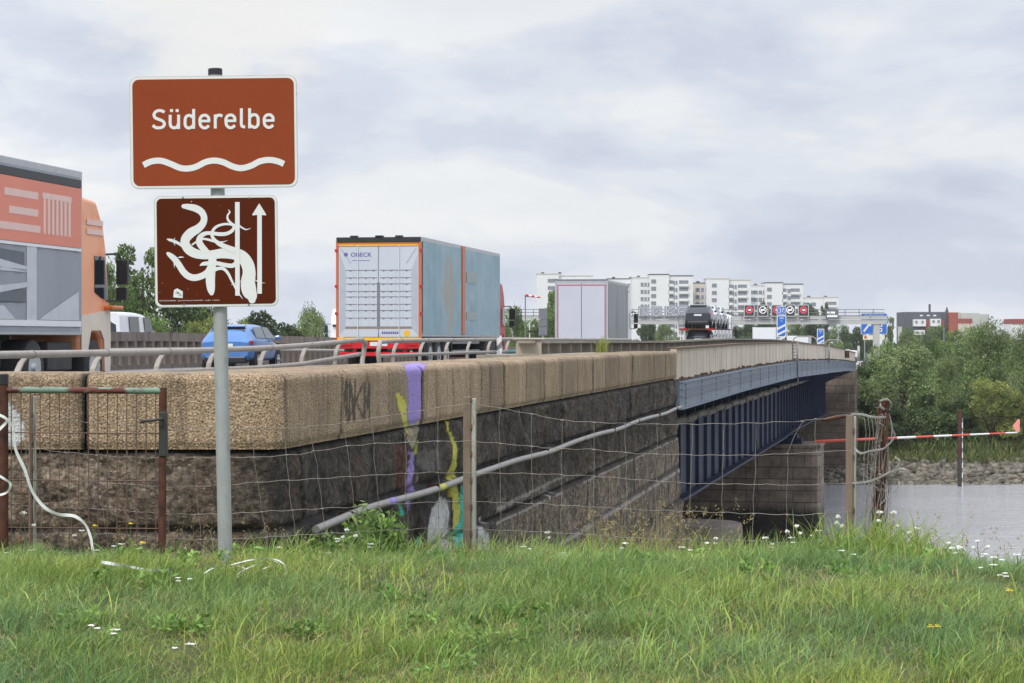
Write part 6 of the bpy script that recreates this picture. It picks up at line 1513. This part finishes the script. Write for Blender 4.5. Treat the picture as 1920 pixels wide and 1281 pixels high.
def tree_proto(seed, H, W, n, leaf, ln=.26, wd=.11, nb=26, low=.12, open_=0.0, peak=0.0):
    rs_ = np.random.RandomState(seed); blobs = []; 
    for i in range(nb):
        u = rs_.uniform(low, .93); rad = W/2 * (math.sin(math.pi * min(1, max(.0, (u-low+.12)/(1-low+.12)))**(.8+peak)) ** .6) * (1 - peak*u*.6)
        a = rs_.uniform(0, 6.28); r = rad * rs_.uniform(.4, .95)
        blobs.append((r*math.cos(a), r*math.sin(a), u*H, W*rs_.uniform(.09, .17)*(1-open_*.4)))
    blobs.append((0, 0, H*.5, W*.26)); blobs.append((0, 0, H*.72, W*.2))
    V, Fq, T = leafcloud(rs_, blobs, n, ln, wd)
    mb = MB(); tp_ = []
    mb.tube([(0, 0, -.3), (rs_.uniform(-.1, .1), 0, H*.25), (rs_.uniform(-.3, .3), rs_.uniform(-.2, .2), H*.55), (rs_.uniform(-.4, .4), 0, H*.85)], [W*.035, W*.028, W*.018, W*.006], 8)
    for b in blobs[:14]:
        z0 = H*rs_.uniform(.12, .45); mb.tube([(0, 0, z0), (b[0]*.5, b[1]*.5, (z0+b[2])/2+.2), (b[0], b[1], b[2])], [W*.016, W*.010, W*.003], 6)
    return (V, Fq, T, mb, leaf)
def tree(proto, name, label, cat, loc, H0, sx, sz, rz_, group=None):
    root = thing(name, label, cat, loc, rz_, group)
    if isinstance(proto[3], MB):
        V, Fq, T, mb, leaf = proto; cr = npmesh('crown', V, Fq, leaf, root, tint=T); tk = mb.build('trunk', M_['bark'], root, smooth=True)
        proto[:] = [cr, tk, None, 0, None] if isinstance(proto, list) else proto
    else:
        for s_ in proto[:2]: dpart(s_, root)
    root.scale = (sx, sx, sz); return root
P_w = list(tree_proto(1, 10, 10, 26000, M_['leaf_willow'], .25, .10, 46, .02)); P_m = list(tree_proto(2, 10, 9, 24000, M_['leaf_mid'], .24, .12, 42, .05))
P_o = list(tree_proto(3, 10, 9, 24000, M_['leaf_olive'], .24, .10, 38, .04, .3)); P_d = list(tree_proto(4, 10, 8, 16000, M_['leaf_dark'], .32, .18, 24, .1)); P_s = list(tree_proto(5, 10, 7, 9000, M_['leaf_mid'], .30, .15, 22, .2, .55))
P_p = list(tree_proto(6, 10, 5, 9000, M_['leaf_dark'], .32, .16, 20, .08, .2, .5))
def plant(P, name, label, px, ptop, wpx, d, seed, base=None, cat='tree', group=None):
    zb_ = gz(30, d) if base is None else base; p = at(px, ptop, d); H = (p.z - zb_)
    W0 = {id(P_w): 10, id(P_m): 9, id(P_o): 9, id(P_d): 8, id(P_s): 7, id(P_p): 5}[id(P)]
    return tree(P, name, label, cat, (p.x, d, zb_ - .2), 10, wpx/F*d/W0*.95, H/10*1.02, seed*1.7, group)
RBG = 'bushes and trees on the right river bank'
for i, (P, nm, lab, px, top, w, d) in enumerate([
 (P_w, 'willow_bush', 'broad grey green willow bush right behind the bridge end', 1690, 640, 215, 163),
 (P_d, 'bush', 'dark green bush tucked against the far bridge end', 1632, 668, 120, 166),
 (P_d, 'bush', 'dark green low bush in front of the broad willow, above the reeds', 1665, 745, 130, 160),
 (P_w, 'willow_tree', 'tall pale willow left of the striped gauge, peak under the warehouse', 1850, 604, 170, 176),
 (P_o, 'willow_tree', 'olive willow with low forked trunk just right of the tide gauge', 1862, 705, 170, 161),
 (P_w, 'willow_tree', 'tall willow at the right edge under the red storey building', 1925, 618, 140, 172),
 (P_m, 'tree', 'rounded green tree behind the willows below the red walled building', 1765, 632, 130, 182),
 (P_w, 'willow_bush', 'feathery pale bush between broad willow and tall willow', 1770, 665, 120, 170),
 (P_d, 'bush', 'dark leafy bush right behind the tide gauge', 1790, 740, 110, 161),
 (P_o, 'bush', 'yellow green bush at the right edge above the riprap', 1925, 725, 110, 160),
 (P_m, 'tree', 'green tree top peeking over the right willows', 1888, 628, 100, 190),
 (P_d, 'bush', 'shadowy bush left of the tide gauge above the grass', 1728, 735, 110, 161)]):
    plant(P, nm, lab, px, top, w, d, i+1, group=RBG)
plant(P_m, 'bush', 'light green bush under the blue exit sign beyond the bridge end', 1650, 640, 95, 178, 9, group=RBG)
LBG = 'trees beyond the left carriageway'
for i, (P, nm, lab, px, top, w, d) in enumerate([
 (P_s, 'tall_tree', 'tall loose tree between the orange cab and the eel sign', 268, 448, 210, 175),
 (P_m, 'tree', 'green tree right behind the orange cab mirror', 222, 490, 154, 165),
 (P_m, 'tree', 'broad green tree behind the eel sign plate, trunk showing below it', 345, 530, 224, 178),
 (P_o, 'tree', 'yellow green bush left of the sign pole', 385, 590, 125, 170),
 (P_o, 'tree', 'yellowish bush just right of the sign pole above the blue car', 442, 596, 112, 172),
 (P_d, 'tree', 'dark rounded tree behind the roof of the blue car', 500, 583, 182, 182),
 (P_w, 'tree', 'pale feathery tree left of the oncoming lorry', 572, 578, 133, 170),
 (P_d, 'tree', 'low green tree between the blue car and the oncoming lorry', 540, 606, 125, 168),
 (P_m, 'bush', 'low bush above the white van', 290, 588, 168, 160),
 (P_d, 'tree', 'dark tree behind the left lorry windscreen', 190, 500, 125, 180),
 (P_m, 'tree', 'green tree hidden behind the orange framed trailer', 650, 600, 154, 185)]):
    plant(P, nm, lab, px, top, w, d, i+3, -7.3, group=LBG)
MBG = 'trees between and behind the lorries'
for i, (P, nm, lab, px, top, w, d) in enumerate([
 (P_m, 'tree', 'rounded tree between the teal trailer and the windsock pole', 962, 572, 84, 250),
 (P_m, 'tree', 'lower green tree at the windsock pole', 990, 596, 90, 245),
 (P_w, 'bush', 'pale low bush at the front of the teal trailer', 950, 606, 70, 240),
 (P_s, 'tall_tree', 'loose tall tree left of the grey door lorry, in front of the leftmost block', 1040, 535, 100, 260),
 (P_m, 'tree', 'green tree between grey sign backs and grey door lorry', 1034, 575, 84, 255),
 (P_d, 'tree', 'dark tree under the gantry right of the grey door lorry', 1213, 600, 70, 420),
 (P_w, 'tree', 'pale tree below the graffiti panels', 1250, 603, 64, 400),
 (P_d, 'tree', 'dark tree behind the car transporter', 1300, 604, 70, 430),
 (P_d, 'tree', 'dark tree below the leftmost black display', 1392, 602, 76, 430),
 (P_d, 'tree', 'dark rounded tree rising between two white blocks above the displays', 1436, 566, 46, 620),
 (P_d, 'tree', 'broad dark tree behind the white far lorry', 1440, 606, 80, 440),
 (P_m, 'tree', 'green tree behind the number 37 marker', 1490, 604, 76, 440),
 (P_p, 'conifer', 'pointed dark tree in front of the lowest white block', 1546, 558, 26, 620),
 (P_d, 'tree', 'rounded dark tree left of the pointed tree', 1526, 570, 44, 600),
 (P_d, 'tree', 'dark tree below the gantry left of the small blue marker', 1525, 604, 70, 430),
 (P_m, 'tree', 'mid green tree below the grey text display', 1572, 608, 76, 425),
 (P_d, 'tree', 'dark tree left of the blue exit sign foot', 1608, 612, 64, 410),
 (P_s, 'tree', 'small loose tree right of the blue exit sign', 1668, 588, 34, 400),
 (P_d, 'tree', 'dark tree below the pale portal frame', 1700, 618, 60, 380),
 (P_m, 'tree', 'green tree in front of the dark flat roofed building', 1752, 609, 90, 420),
 (P_w, 'tree', 'pale tree just left of the dark building base', 1708, 616, 84, 330),
 (P_p, 'conifer', 'slim dark treetop showing above the blue exit sign', 1640, 580, 30, 430),
 (P_m, 'tree', 'tree in front of the red wall beside the dark building', 1788, 617, 84, 300),
 (P_m, 'tree', 'green tree before the warehouse', 1812, 616, 76, 400), (P_w, 'tree', 'pale green tree before the white base of the edge building', 1890, 622, 70, 380)]):
    plant(P, nm, lab, px, top, w, d, i+5, -7.2, group=MBG)

# ---------------------------------------------------------------- reeds, grass
def blades(rs, X, Y, Z, h, w, lean, k=3, windx=.12):
    n = len(X); a = rs.uniform(0, 6.283, n); lx = np.cos(a)*lean*h + windx*h; ly = np.sin(a)*lean*h
    b = rs.uniform(0, 6.283, n); wx = np.cos(b)*w/2; wy = np.sin(b)*w/2; rows = []
    for t_, ww in ((0, 1), (.4, .9), (.75, .6), (1.0, .06)):
        cx = X + lx*t_**2; cy = Y + ly*t_**2; cz = Z + h*(t_ - .22*lean*t_**2*2)
        rows.append(np.stack([cx - wx*ww, cy - wy*ww, cz], 1)); rows.append(np.stack([cx + wx*ww, cy + wy*ww, cz], 1))
    V = np.stack(rows, 1).reshape(-1, 3); o = (np.arange(n)*8)[:, None]
    Fq = np.concatenate([o + np.array([[0, 1, 3, 2]]), o + np.array([[2, 3, 5, 4]]), o + np.array([[4, 5, 7, 6]])])
    return V, Fq
def tint(rs, n, base, jit, straw=.06, strawc=(1.9, 1.5, 1.25)):
    q = rs.uniform(1-jit, 1+jit, n); T = np.stack([q*base[0]*rs.uniform(.8, 1.25, n), q*base[1], q*base[2]*rs.uniform(.7, 1.2, n), np.ones(n)], 1)
    m = rs.uniform(0, 1, n) < straw; T[m] = np.stack([q[m]*strawc[0], q[m]*strawc[1], q[m]*strawc[2], np.ones(m.sum())], 1); return T
rs = np.random.RandomState(12)
M_['grass'] = tintmat('grass_blades', S(140, 160, 92), .6, transl=.3, alt=S(114, 140, 80), nsc=.9)
M_['drygrass'] = tintmat('dry_grass', S(150, 136, 96), .7, transl=.2)
gzv = lambda X, Y: np.array([gz(x, y) for x, y in zip(X, Y)])
def nz2(X, Y, s, o=0): return np.array([noise.noise(Vector((x*s, y*s, o))) for x, y in zip(X, Y)])
N = 300000
Y = 8.0 + 6.9*rs.uniform(0, 1, N)**.9; X = rs.uniform(-1, 1, N)*(.25*Y + 2.1)
c1 = nz2(X, Y, 1.1); c2 = nz2(X, Y, 3.5, 5); c3_ = nz2(X, Y, .55, 9)
keep = rs.uniform(0, 1, N) < (.85 + .6*c1 + .5*c2); X, Y, c1, c2, c3_ = X[keep], Y[keep], c1[keep], c2[keep], c3_[keep]
n = len(X); tall = np.clip((Y-11.5)/2, 0, 1)
h = rs.uniform(.035, .125, n)*(1 + .9*c1 + 1.0*c2) + tall*rs.uniform(-.03, -.005, n) + np.clip(X-2.2, 0, 1)*rs.uniform(.02, .14, n)*np.clip((Y-11)/2, 0, 1)
h = np.clip(h, .03, .34)
V, Fq = blades(rs, X, Y, gzv(X, Y)-.01, h, rs.uniform(.002, .0052, n), rs.uniform(.15, 1.1, n))
T = tint(rs, n, (1, 1, 1), .4, .08); cc = np.clip(c3_*1.6+.5, 0, 1)[:, None]
T[:, :3] *= (np.array([1.12, 1.06, .86])*cc + np.array([.80, .92, 1.15])*(1-cc)); T = T.repeat(8, 0)
stuff(npmesh('meadow_grass', V, Fq, M_['grass'], tint=T), 'lush uneven green meadow grass across the foreground', 'grass')
# flattened dead blades and low broad leaves between the grass
N = 26000; Y = 8.0 + 6.6*rs.uniform(0, 1, N); X = rs.uniform(-1, 1, N)*(.25*Y + .8); n = N
V, Fq = blades(rs, X, Y, gzv(X, Y)+rs.uniform(0, .02, n), rs.uniform(.03, .08, n), rs.uniform(.002, .004, n), rs.uniform(1.0, 1.8, n))
stuff(npmesh('dead_thatch', V, Fq, M_['drygrass'], tint=tint(rs, n, (.95, .95, .9), .35, 0).repeat(8, 0)), 'straw coloured dead grass lying between the green blades', 'dead grass')
bb_ = []
for k in range(34):
    y = rs.uniform(8.4, 13.6); x = rs.uniform(-1, 1)*(.24*y + .4); g_ = gz(x, y)
    for q in range(5): bb_.append((x + rs.normal(0, .10), y + rs.normal(0, .08), g_ + rs.uniform(.02, .07), rs.uniform(.03, .06)))
V, Fq, T = leafcloud(rs, bb_, 3600, .034, .017, droop=-.2)
stuff(npmesh('broadleaf_patches', V, Fq, tintmat('broadleaf', S(104, 140, 70), .5, transl=.25, alt=S(126, 156, 84), nsc=2), tint=T), 'patches of low clover and plantain leaves in the meadow', 'clover')
# grass on the slope behind the fence
N = 26000; Y = rs.uniform(14.6, 24, N); X = rs.uniform(-1.2, 6.5, N); m = (X > (-4.24+.165*Y) + .05); X, Y = X[m], Y[m]; n = len(X)
V, Fq = blades(rs, X, Y, gzv(X, Y)-.01, rs.uniform(.10, .34, n), rs.uniform(.004, .009, n), rs.uniform(.15, .8, n))
stuff(npmesh('slope_grass', V, Fq, M_['grass'], tint=tint(rs, n, (1.0, 1.0, .9), .3, .12).repeat(8, 0)), 'tall grass on the slope below the fence down to the river', 'grass')
# grass strip at the foot of the wall
N = 9000; X = rs.uniform(-5.2, -1.3, N); Y = rs.uniform(14.8, 15.93, N); n = N
V, Fq = blades(rs, X, Y, gzv(X, Y)-.01, rs.uniform(.03, .13, n), rs.uniform(.003, .006, n), rs.uniform(.15, .8, n))
stuff(npmesh('wall_foot_grass', V, Fq, M_['grass'], tint=tint(rs, n, (.85, .85, .8), .3, .2).repeat(8, 0)), 'rough dark grass at the foot of the wall behind the gate', 'grass')
# clumps of longer grass along the fence line and broad tufts
CL = []
for k in range(150):
    y = rs.uniform(9, 14.6); CL.append((rs.uniform(-1, 1)*(.24*y+.4), y, rs.uniform(.08, .18) if y > 11 else rs.uniform(.1, .22), 26))
for px in (1590, 1605, 1625, 1645, 1665, 1690, 1720, 1575): CL.append((at(px, 0, 13.6).x, 13.6 + rs.uniform(-.4, .3), .34, 110))
for px in (480, 530, 560, 700, 760, 860, 900, 1000, 1060, 1110, 1160, 1330, 1350): CL.append((at(px, 0, 14).x, 14 + rs.uniform(-.3, .2), rs.uniform(.16, .27), 45))
X, Y, Hh = [], [], []
for (x, y, hh, c_) in CL:
    r = rs.uniform(.03, .10) if hh < .3 else .16
    X += list(x + rs.normal(0, r, c_)); Y += list(y + rs.normal(0, r, c_)); Hh += list(hh*rs.uniform(.5, 1.25, c_))
X, Y, Hh = np.array(X), np.array(Y), np.array(Hh); n = len(X)
V, Fq = blades(rs, X, Y, gzv(X, Y)-.01, Hh, rs.uniform(.004, .009, n), rs.uniform(.2, .9, n))
stuff(npmesh('grass_tufts', V, Fq, M_['grass'], tint=tint(rs, n, (1.12, 1.12, .9), .25, .04).repeat(8, 0)), 'longer bright grass clumps standing above the meadow', 'grass')
# dry stalks by the wall
X = np.concatenate([at(1, 0, 1).x*0 + rs.uniform(.45, 1.15, 130), rs.uniform(-3.3, -1.5, 60), rs.uniform(2.0, 4.0, 80), rs.uniform(-3, 3, 120)]); Y = np.concatenate([rs.uniform(13.9, 15.2, 130), rs.uniform(14.4, 15.6, 60), rs.uniform(12.8, 14.6, 80), rs.uniform(9, 14, 120)]); n = len(X)
hh = np.concatenate([rs.uniform(.25, .52, 130), rs.uniform(.15, .42, 60), rs.uniform(.2, .45, 80), rs.uniform(.1, .22, 120)])
V, Fq = blades(rs, X, Y, gzv(X, Y), hh, np.full(n, .003), rs.uniform(.2, .7, n), windx=.25)
# seed heads at the blade tips
tipx = V.reshape(n, 8, 3)[:, 7]; V2, F2, T2 = leafcloud(rs, [(0, 0, 0, .01)], n*9, .022, .006); off = np.repeat(tipx, 9, 0) + rs.normal(0, 1, (n*9, 3))*np.array([.008, .006, .022]) - (0, 0, .03)
V2 = (V2.reshape(-1, 4, 3) + off[:, None, :]).reshape(-1, 3)
stuff(npmesh('dry_stalks', np.concatenate([V, V2]), np.concatenate([Fq, F2 + len(V)]), M_['drygrass'], tint=np.concatenate([tint(rs, n, (1, 1, 1), .25, 0).repeat(8, 0), np.ones((len(V2), 4))])), 'straw coloured dry grass stalks with seed heads near the wall and fence', 'grass')
# far bank reeds and grass
N = 30000; X = rs.uniform(12, 62, N); Y = 156.3 + 12*rs.uniform(0, 1, N)**1.3; n = N
V, Fq = blades(rs, X, Y, gzv(X, Y)-.05, rs.uniform(.3, 1.0, n)*(1 + (Y > 158)*.6), rs.uniform(.06, .14, n), rs.uniform(.1, .6, n))
M_['reed'] = tintmat('bank_reeds', S(92, 106, 62), .7, transl=.2, alt=S(98, 102, 66), nsc=.15)
stuff(npmesh('bank_reeds', V, Fq, M_['reed'], tint=tint(rs, n, (1, 1, 1), .3, .1).repeat(8, 0)), 'tall reeds and grass between the riprap and the bushes of the far bank', 'reeds')

# ---------------------------------------------------------------- weeds and flowers
M_['weed'] = tintmat('weed_leaf', S(128, 156, 88), .5, transl=.35, alt=S(92, 124, 60), nsc=3)
def weed(px0, px1, ptop, d, label, seed, n=900):
    rs_ = np.random.RandomState(seed); x0, x1 = at(px0, 0, d).x, at(px1, 0, d).x; zb_ = gz((x0+x1)/2, d); zt = at(0, ptop, d).z; H = zt - zb_
    root = thing('leafy_weed', label, 'weed', ((x0+x1)/2, d, zb_)); W = x1-x0; mb = MB(); blobs = []
    for k in range(14):
        x = rs_.uniform(-W/2, W/2); hh = H*rs_.uniform(.45, 1)*(1 - .5*abs(x)/(W/2)); y = rs_.uniform(-.12, .12)
        mb.tube([(x*.6, y*.5, 0), (x*.85, y, hh*.5), (x, y, hh)], [.006, .004, .002], 5)
        for q in np.linspace(.25, 1, 6): blobs.append((x*(.6+.4*q), y, hh*q, .055 + .03*(1-q)))
    V, Fq, T = leafcloud(rs_, blobs, n, .062, .02); npmesh('leaves', V, Fq, M_['weed'], root, tint=T); mb.build('stems', bpy.data.materials['weed_stem'] if 'weed_stem' in bpy.data.materials else pm('weed_stem', S(92, 100, 54), .7), root); return root
weed(632, 770, 935, 15.7, 'bushy bright green nettle clump at the lower end of the wall pipe', 1, 1900); weed(560, 640, 985, 15.4, 'low green weed under the open end of the pipe', 2, 700); weed(640, 715, 940, 15.9, 'tallest leafy shoot climbing over the pipe', 3, 700)
tu = thing('grass_tuft', 'yellow green grass tuft growing from the balustrade in front of the grey door lorry', 'grass tuft', (at(1129, 0, 43).x, 43, -.26))
rs_ = np.random.RandomState(3); V, Fq = blades(rs_, rs_.normal(0, .05, 130), rs_.normal(0, .05, 130), np.zeros(130), rs_.uniform(.12, .42, 130), np.full(130, .009), rs_.uniform(.1, .6, 130)); npmesh('blades', V, Fq, tintmat('tuft_blades', S(148, 152, 78), .6, transl=.2), tu, tint=np.ones((len(V), 4)))
M_['petal'] = pm('yarrow_white', S(222, 222, 212), .7, var=.1, scale=60); M_['stem'] = pm('green_stem', S(96, 112, 66), .7); M_['yflower'] = pm('flower_yellow', S(236, 206, 30), .6, var=.08)
def yarrow_proto(seed, H):
    rg = random.Random(seed); root = thing('yarrow_plant', 'x', 'wildflower', (0, 0, 0)); mb = MB(); tips = []
    top = (rg.uniform(-.02, .02), rg.uniform(-.02, .02), H); mb.tube([(0, 0, -.02), (top[0]*.5, 0, H*.5), (top[0], top[1], H*.86)], .0022, 5)
    for k in range(rg.choice((1, 2, 3))): 
        q = (rg.uniform(-.05, .05), rg.uniform(-.03, .03), H*rg.uniform(.72, 1.0)); mb.tube([(top[0]*.6, 0, H*.6), q], .0016, 4); tips.append((q, rg.uniform(.008, .014)))
    tips.append((top, rg.uniform(.012, .021))); mb.tube([(top[0], top[1], H*.86), top], .0016, 4); mb.build('stem', M_['stem'], root)
    for (q, r) in tips:
        m2 = MB()
        for k in range(16):
            a, rr_ = rg.uniform(0, 6.28), r*rg.random()**.5; x, y = q[0] + rr_*math.cos(a), q[1] + rr_*math.sin(a); s_ = rg.uniform(.0025, .0042); z = q[2] + rg.uniform(-.004, .003) + .006*(1-(rr_/r)**2)
            m2.hexa([(x-s_, y-s_, z-.003), (x+s_, y-s_, z-.003), (x+s_, y+s_, z-.003), (x-s_, y+s_, z-.003), (x-s_*.6, y-s_*.6, z+.004), (x+s_*.6, y-s_*.6, z+.004), (x+s_*.6, y+s_*.6, z+.004), (x-s_*.6, y+s_*.6, z+.004)])
        for k in range(7): a = 6.28*k/7; m2.add([(q[0], q[1], q[2]-.02), (q[0]+r*.7*math.cos(a), q[1]+r*.7*math.sin(a), q[2]-.003), (q[0]+r*.7*math.cos(a+.2), q[1]+r*.7*math.sin(a+.2), q[2]-.003)], [(0, 1, 2)])
        m2.build('flower_head', M_['petal'], root)
    return root
YP = [yarrow_proto(k, h_) for k, h_ in enumerate((.22, .3, .26, .4))]; used = [False]*4
YL = [(8, 1058, 13.2), (65, 1075, 13), (52, 962, 14.1), (150, 995, 14.1), (165, 1187, 9.6), (224, 1218, 9.3), (185, 1040, 13.2), (225, 1028, 13.3), (335, 1110, 11), (523, 1027, 13.6), (612, 1042, 13.4), (633, 1010, 13.9), (655, 994, 14.2), (690, 1020, 13.8), (345, 1290, 9), (983, 1025, 13.9), (1062, 1040, 13.3), (1022, 998, 14.3), (1168, 1018, 14.1),
 (1282, 1043, 13.5), (1342, 1010, 14), (1426, 1033, 13.7), (1438, 1008, 14.2), (1447, 1038, 13.4), (1489, 987, 14), (1490, 1008, 14), (1587, 1090, 12.2), (1532, 995, 14.2), (1567, 969, 14), (1655, 961, 13.7), (1680, 962, 13.7), (1718, 990, 13.4), (1780, 1018, 13), (1784, 1028, 12.9), (1785, 1050, 12.6), (1800, 1048, 12.6), (1838, 1015, 12.8), (1840, 1055, 12.3), (1853, 1082, 11.8), (1866, 1085, 11.8), (1890, 1097, 11.6), (1733, 1030, 13), (1765, 1060, 12.6), (1910, 1060, 12.2)]
YG = 'white yarrow flowers scattered in the grass'
ORD = ['leftmost', 'second from left', 'third from left', 'fourth from left', 'fifth from left', 'sixth from left', 'seventh from left', 'eighth from left', 'ninth from left', 'tenth from left', 'eleventh from left', 'twelfth from left', 'thirteenth from left', 'fourteenth from left', 'fifteenth from left', 'sixteenth from left', 'seventeenth from left']
def ylab(px, py):
    if px < 320: return 'white yarrow flower in the grass near the rusty gate'
    if px < 900: return 'white yarrow flower between the sign pole and the middle fence post'
    if px < 1260: return 'white yarrow flower in front of the dark wall courses'
    if px < 1600: return 'white yarrow standing before the river pier'
    return 'white yarrow on the right grass crest above the water'
zones = {}
for q in sorted(YL): zones.setdefault(ylab(q[0], q[1]), []).append(q)
ylab0 = ylab
def ylab2(q): return ylab0(q[0], q[1]) + ', ' + ORD[zones[ylab0(q[0], q[1])].index(q)]
for i, (px, py, d) in enumerate(YL):
    ylab = lambda a, b, q=(px, py, d): ylab2(q)
    k = i % 4; p = at(px, py, d); g = gz(p.x, d); hgt = (.22, .3, .26, .4)[k]; s_ = max(.3, min(1.6, (p.z - g)/hgt))
    if not used[k]: r = YP[k]; used[k] = True; r['label'] = ylab(px, py); r['group'] = YG; r.location = (p.x, d, g); r.rotation_euler = (0, 0, i*1.3)
    else: r = dup(YP[k], (p.x, d, g), i*1.3, ylab(px, py), YG)
    r.scale = (1, 1, s_)
def yellow(px, py, d, lab, s_=1.0):
    p = at(px, py, d); g = gz(p.x, d); r = thing('yellow_flower', lab, 'wildflower', (p.x, d, g), 0, 'yellow flowers in the grass'); H = max(.05, p.z-g); mb = MB(); mb.tube([(0, 0, -.02), (.01, 0, H)], .0022, 5); mb.build('stem', M_['stem'], r)
    mb = MB(); n = 12
    for k in range(n):
        a = 6.28*k/n; c_, q = math.cos(a), math.sin(a); L = .016*s_; mb.add([(.01, 0, H), (.01+L*math.cos(a-.25), L*math.sin(a-.25), H+.004), (.01+L*1.2*c_, L*1.2*q, H+.002), (.01+L*math.cos(a+.25), L*math.sin(a+.25), H+.004)], [(0, 1, 2, 3)])
        L *= .6; mb.add([(.01, 0, H+.002), (.01+L*math.cos(a), L*math.sin(a), H+.012), (.01+L*1.1*math.cos(a+.25), L*1.1*math.sin(a+.25), H+.011)], [(0, 1, 2)])
    mb.build('blossom', M_['yflower'], r)
for px, py, d, lab, s_ in ((264, 1019, 13.9, 'yellow flower beside the right post of the gate', 1.3), (175, 987, 14.1, 'yellow flower in front of the gate mesh, left of two', 1.0), (242, 983, 14.1, 'yellow flower in front of the gate mesh, right of two', 1.0), (1741, 1195, 9.7, 'yellow dandelion, left one of a pair in the right foreground', 1.0), (1753, 1196, 9.7, 'yellow dandelion, right one of a pair in the right foreground', 1.0), (1889, 1119, 10.8, 'orange yellow flower at the far right of the meadow', 1.1)): yellow(px, py, d, lab, s_)
# concrete edge in the grass
o = MB(); a = at(1480, 1050, 14.9); b_ = at(1312, 1050, 14.9); o.box(b_.x, a.x, 14.6, 15.0, a.z-.3, a.z+.012); o = o.build('concrete_edge', M_['concrete'], None, bevel=.02); tag(o, 'narrow pale concrete edge half hidden in grass before the pier', 'concrete slab')

# ---------------------------------------------------------------- light haze over the river plain
mb = MB(); mb.box(-3100, 3100, -70, 3100, -14, 32); hz = mb.build('haze', M_['white_paint'])
hm = bpy.data.materials.new('haze_air'); hm.use_nodes = True; hn = hm.node_tree.nodes; hn.clear()
ho = hn.new('ShaderNodeOutputMaterial'); hv = hn.new('ShaderNodeVolumePrincipled'); hv.inputs['Color'].default_value = (.96, .975, 1.0, 1); hv.inputs['Density'].default_value = .00012
hm.node_tree.links.new(hv.outputs[0], ho.inputs['Volume']); hz.data.materials[0] = hm; stuff(hz, 'thin pale haze in the air over the river plain', 'haze')
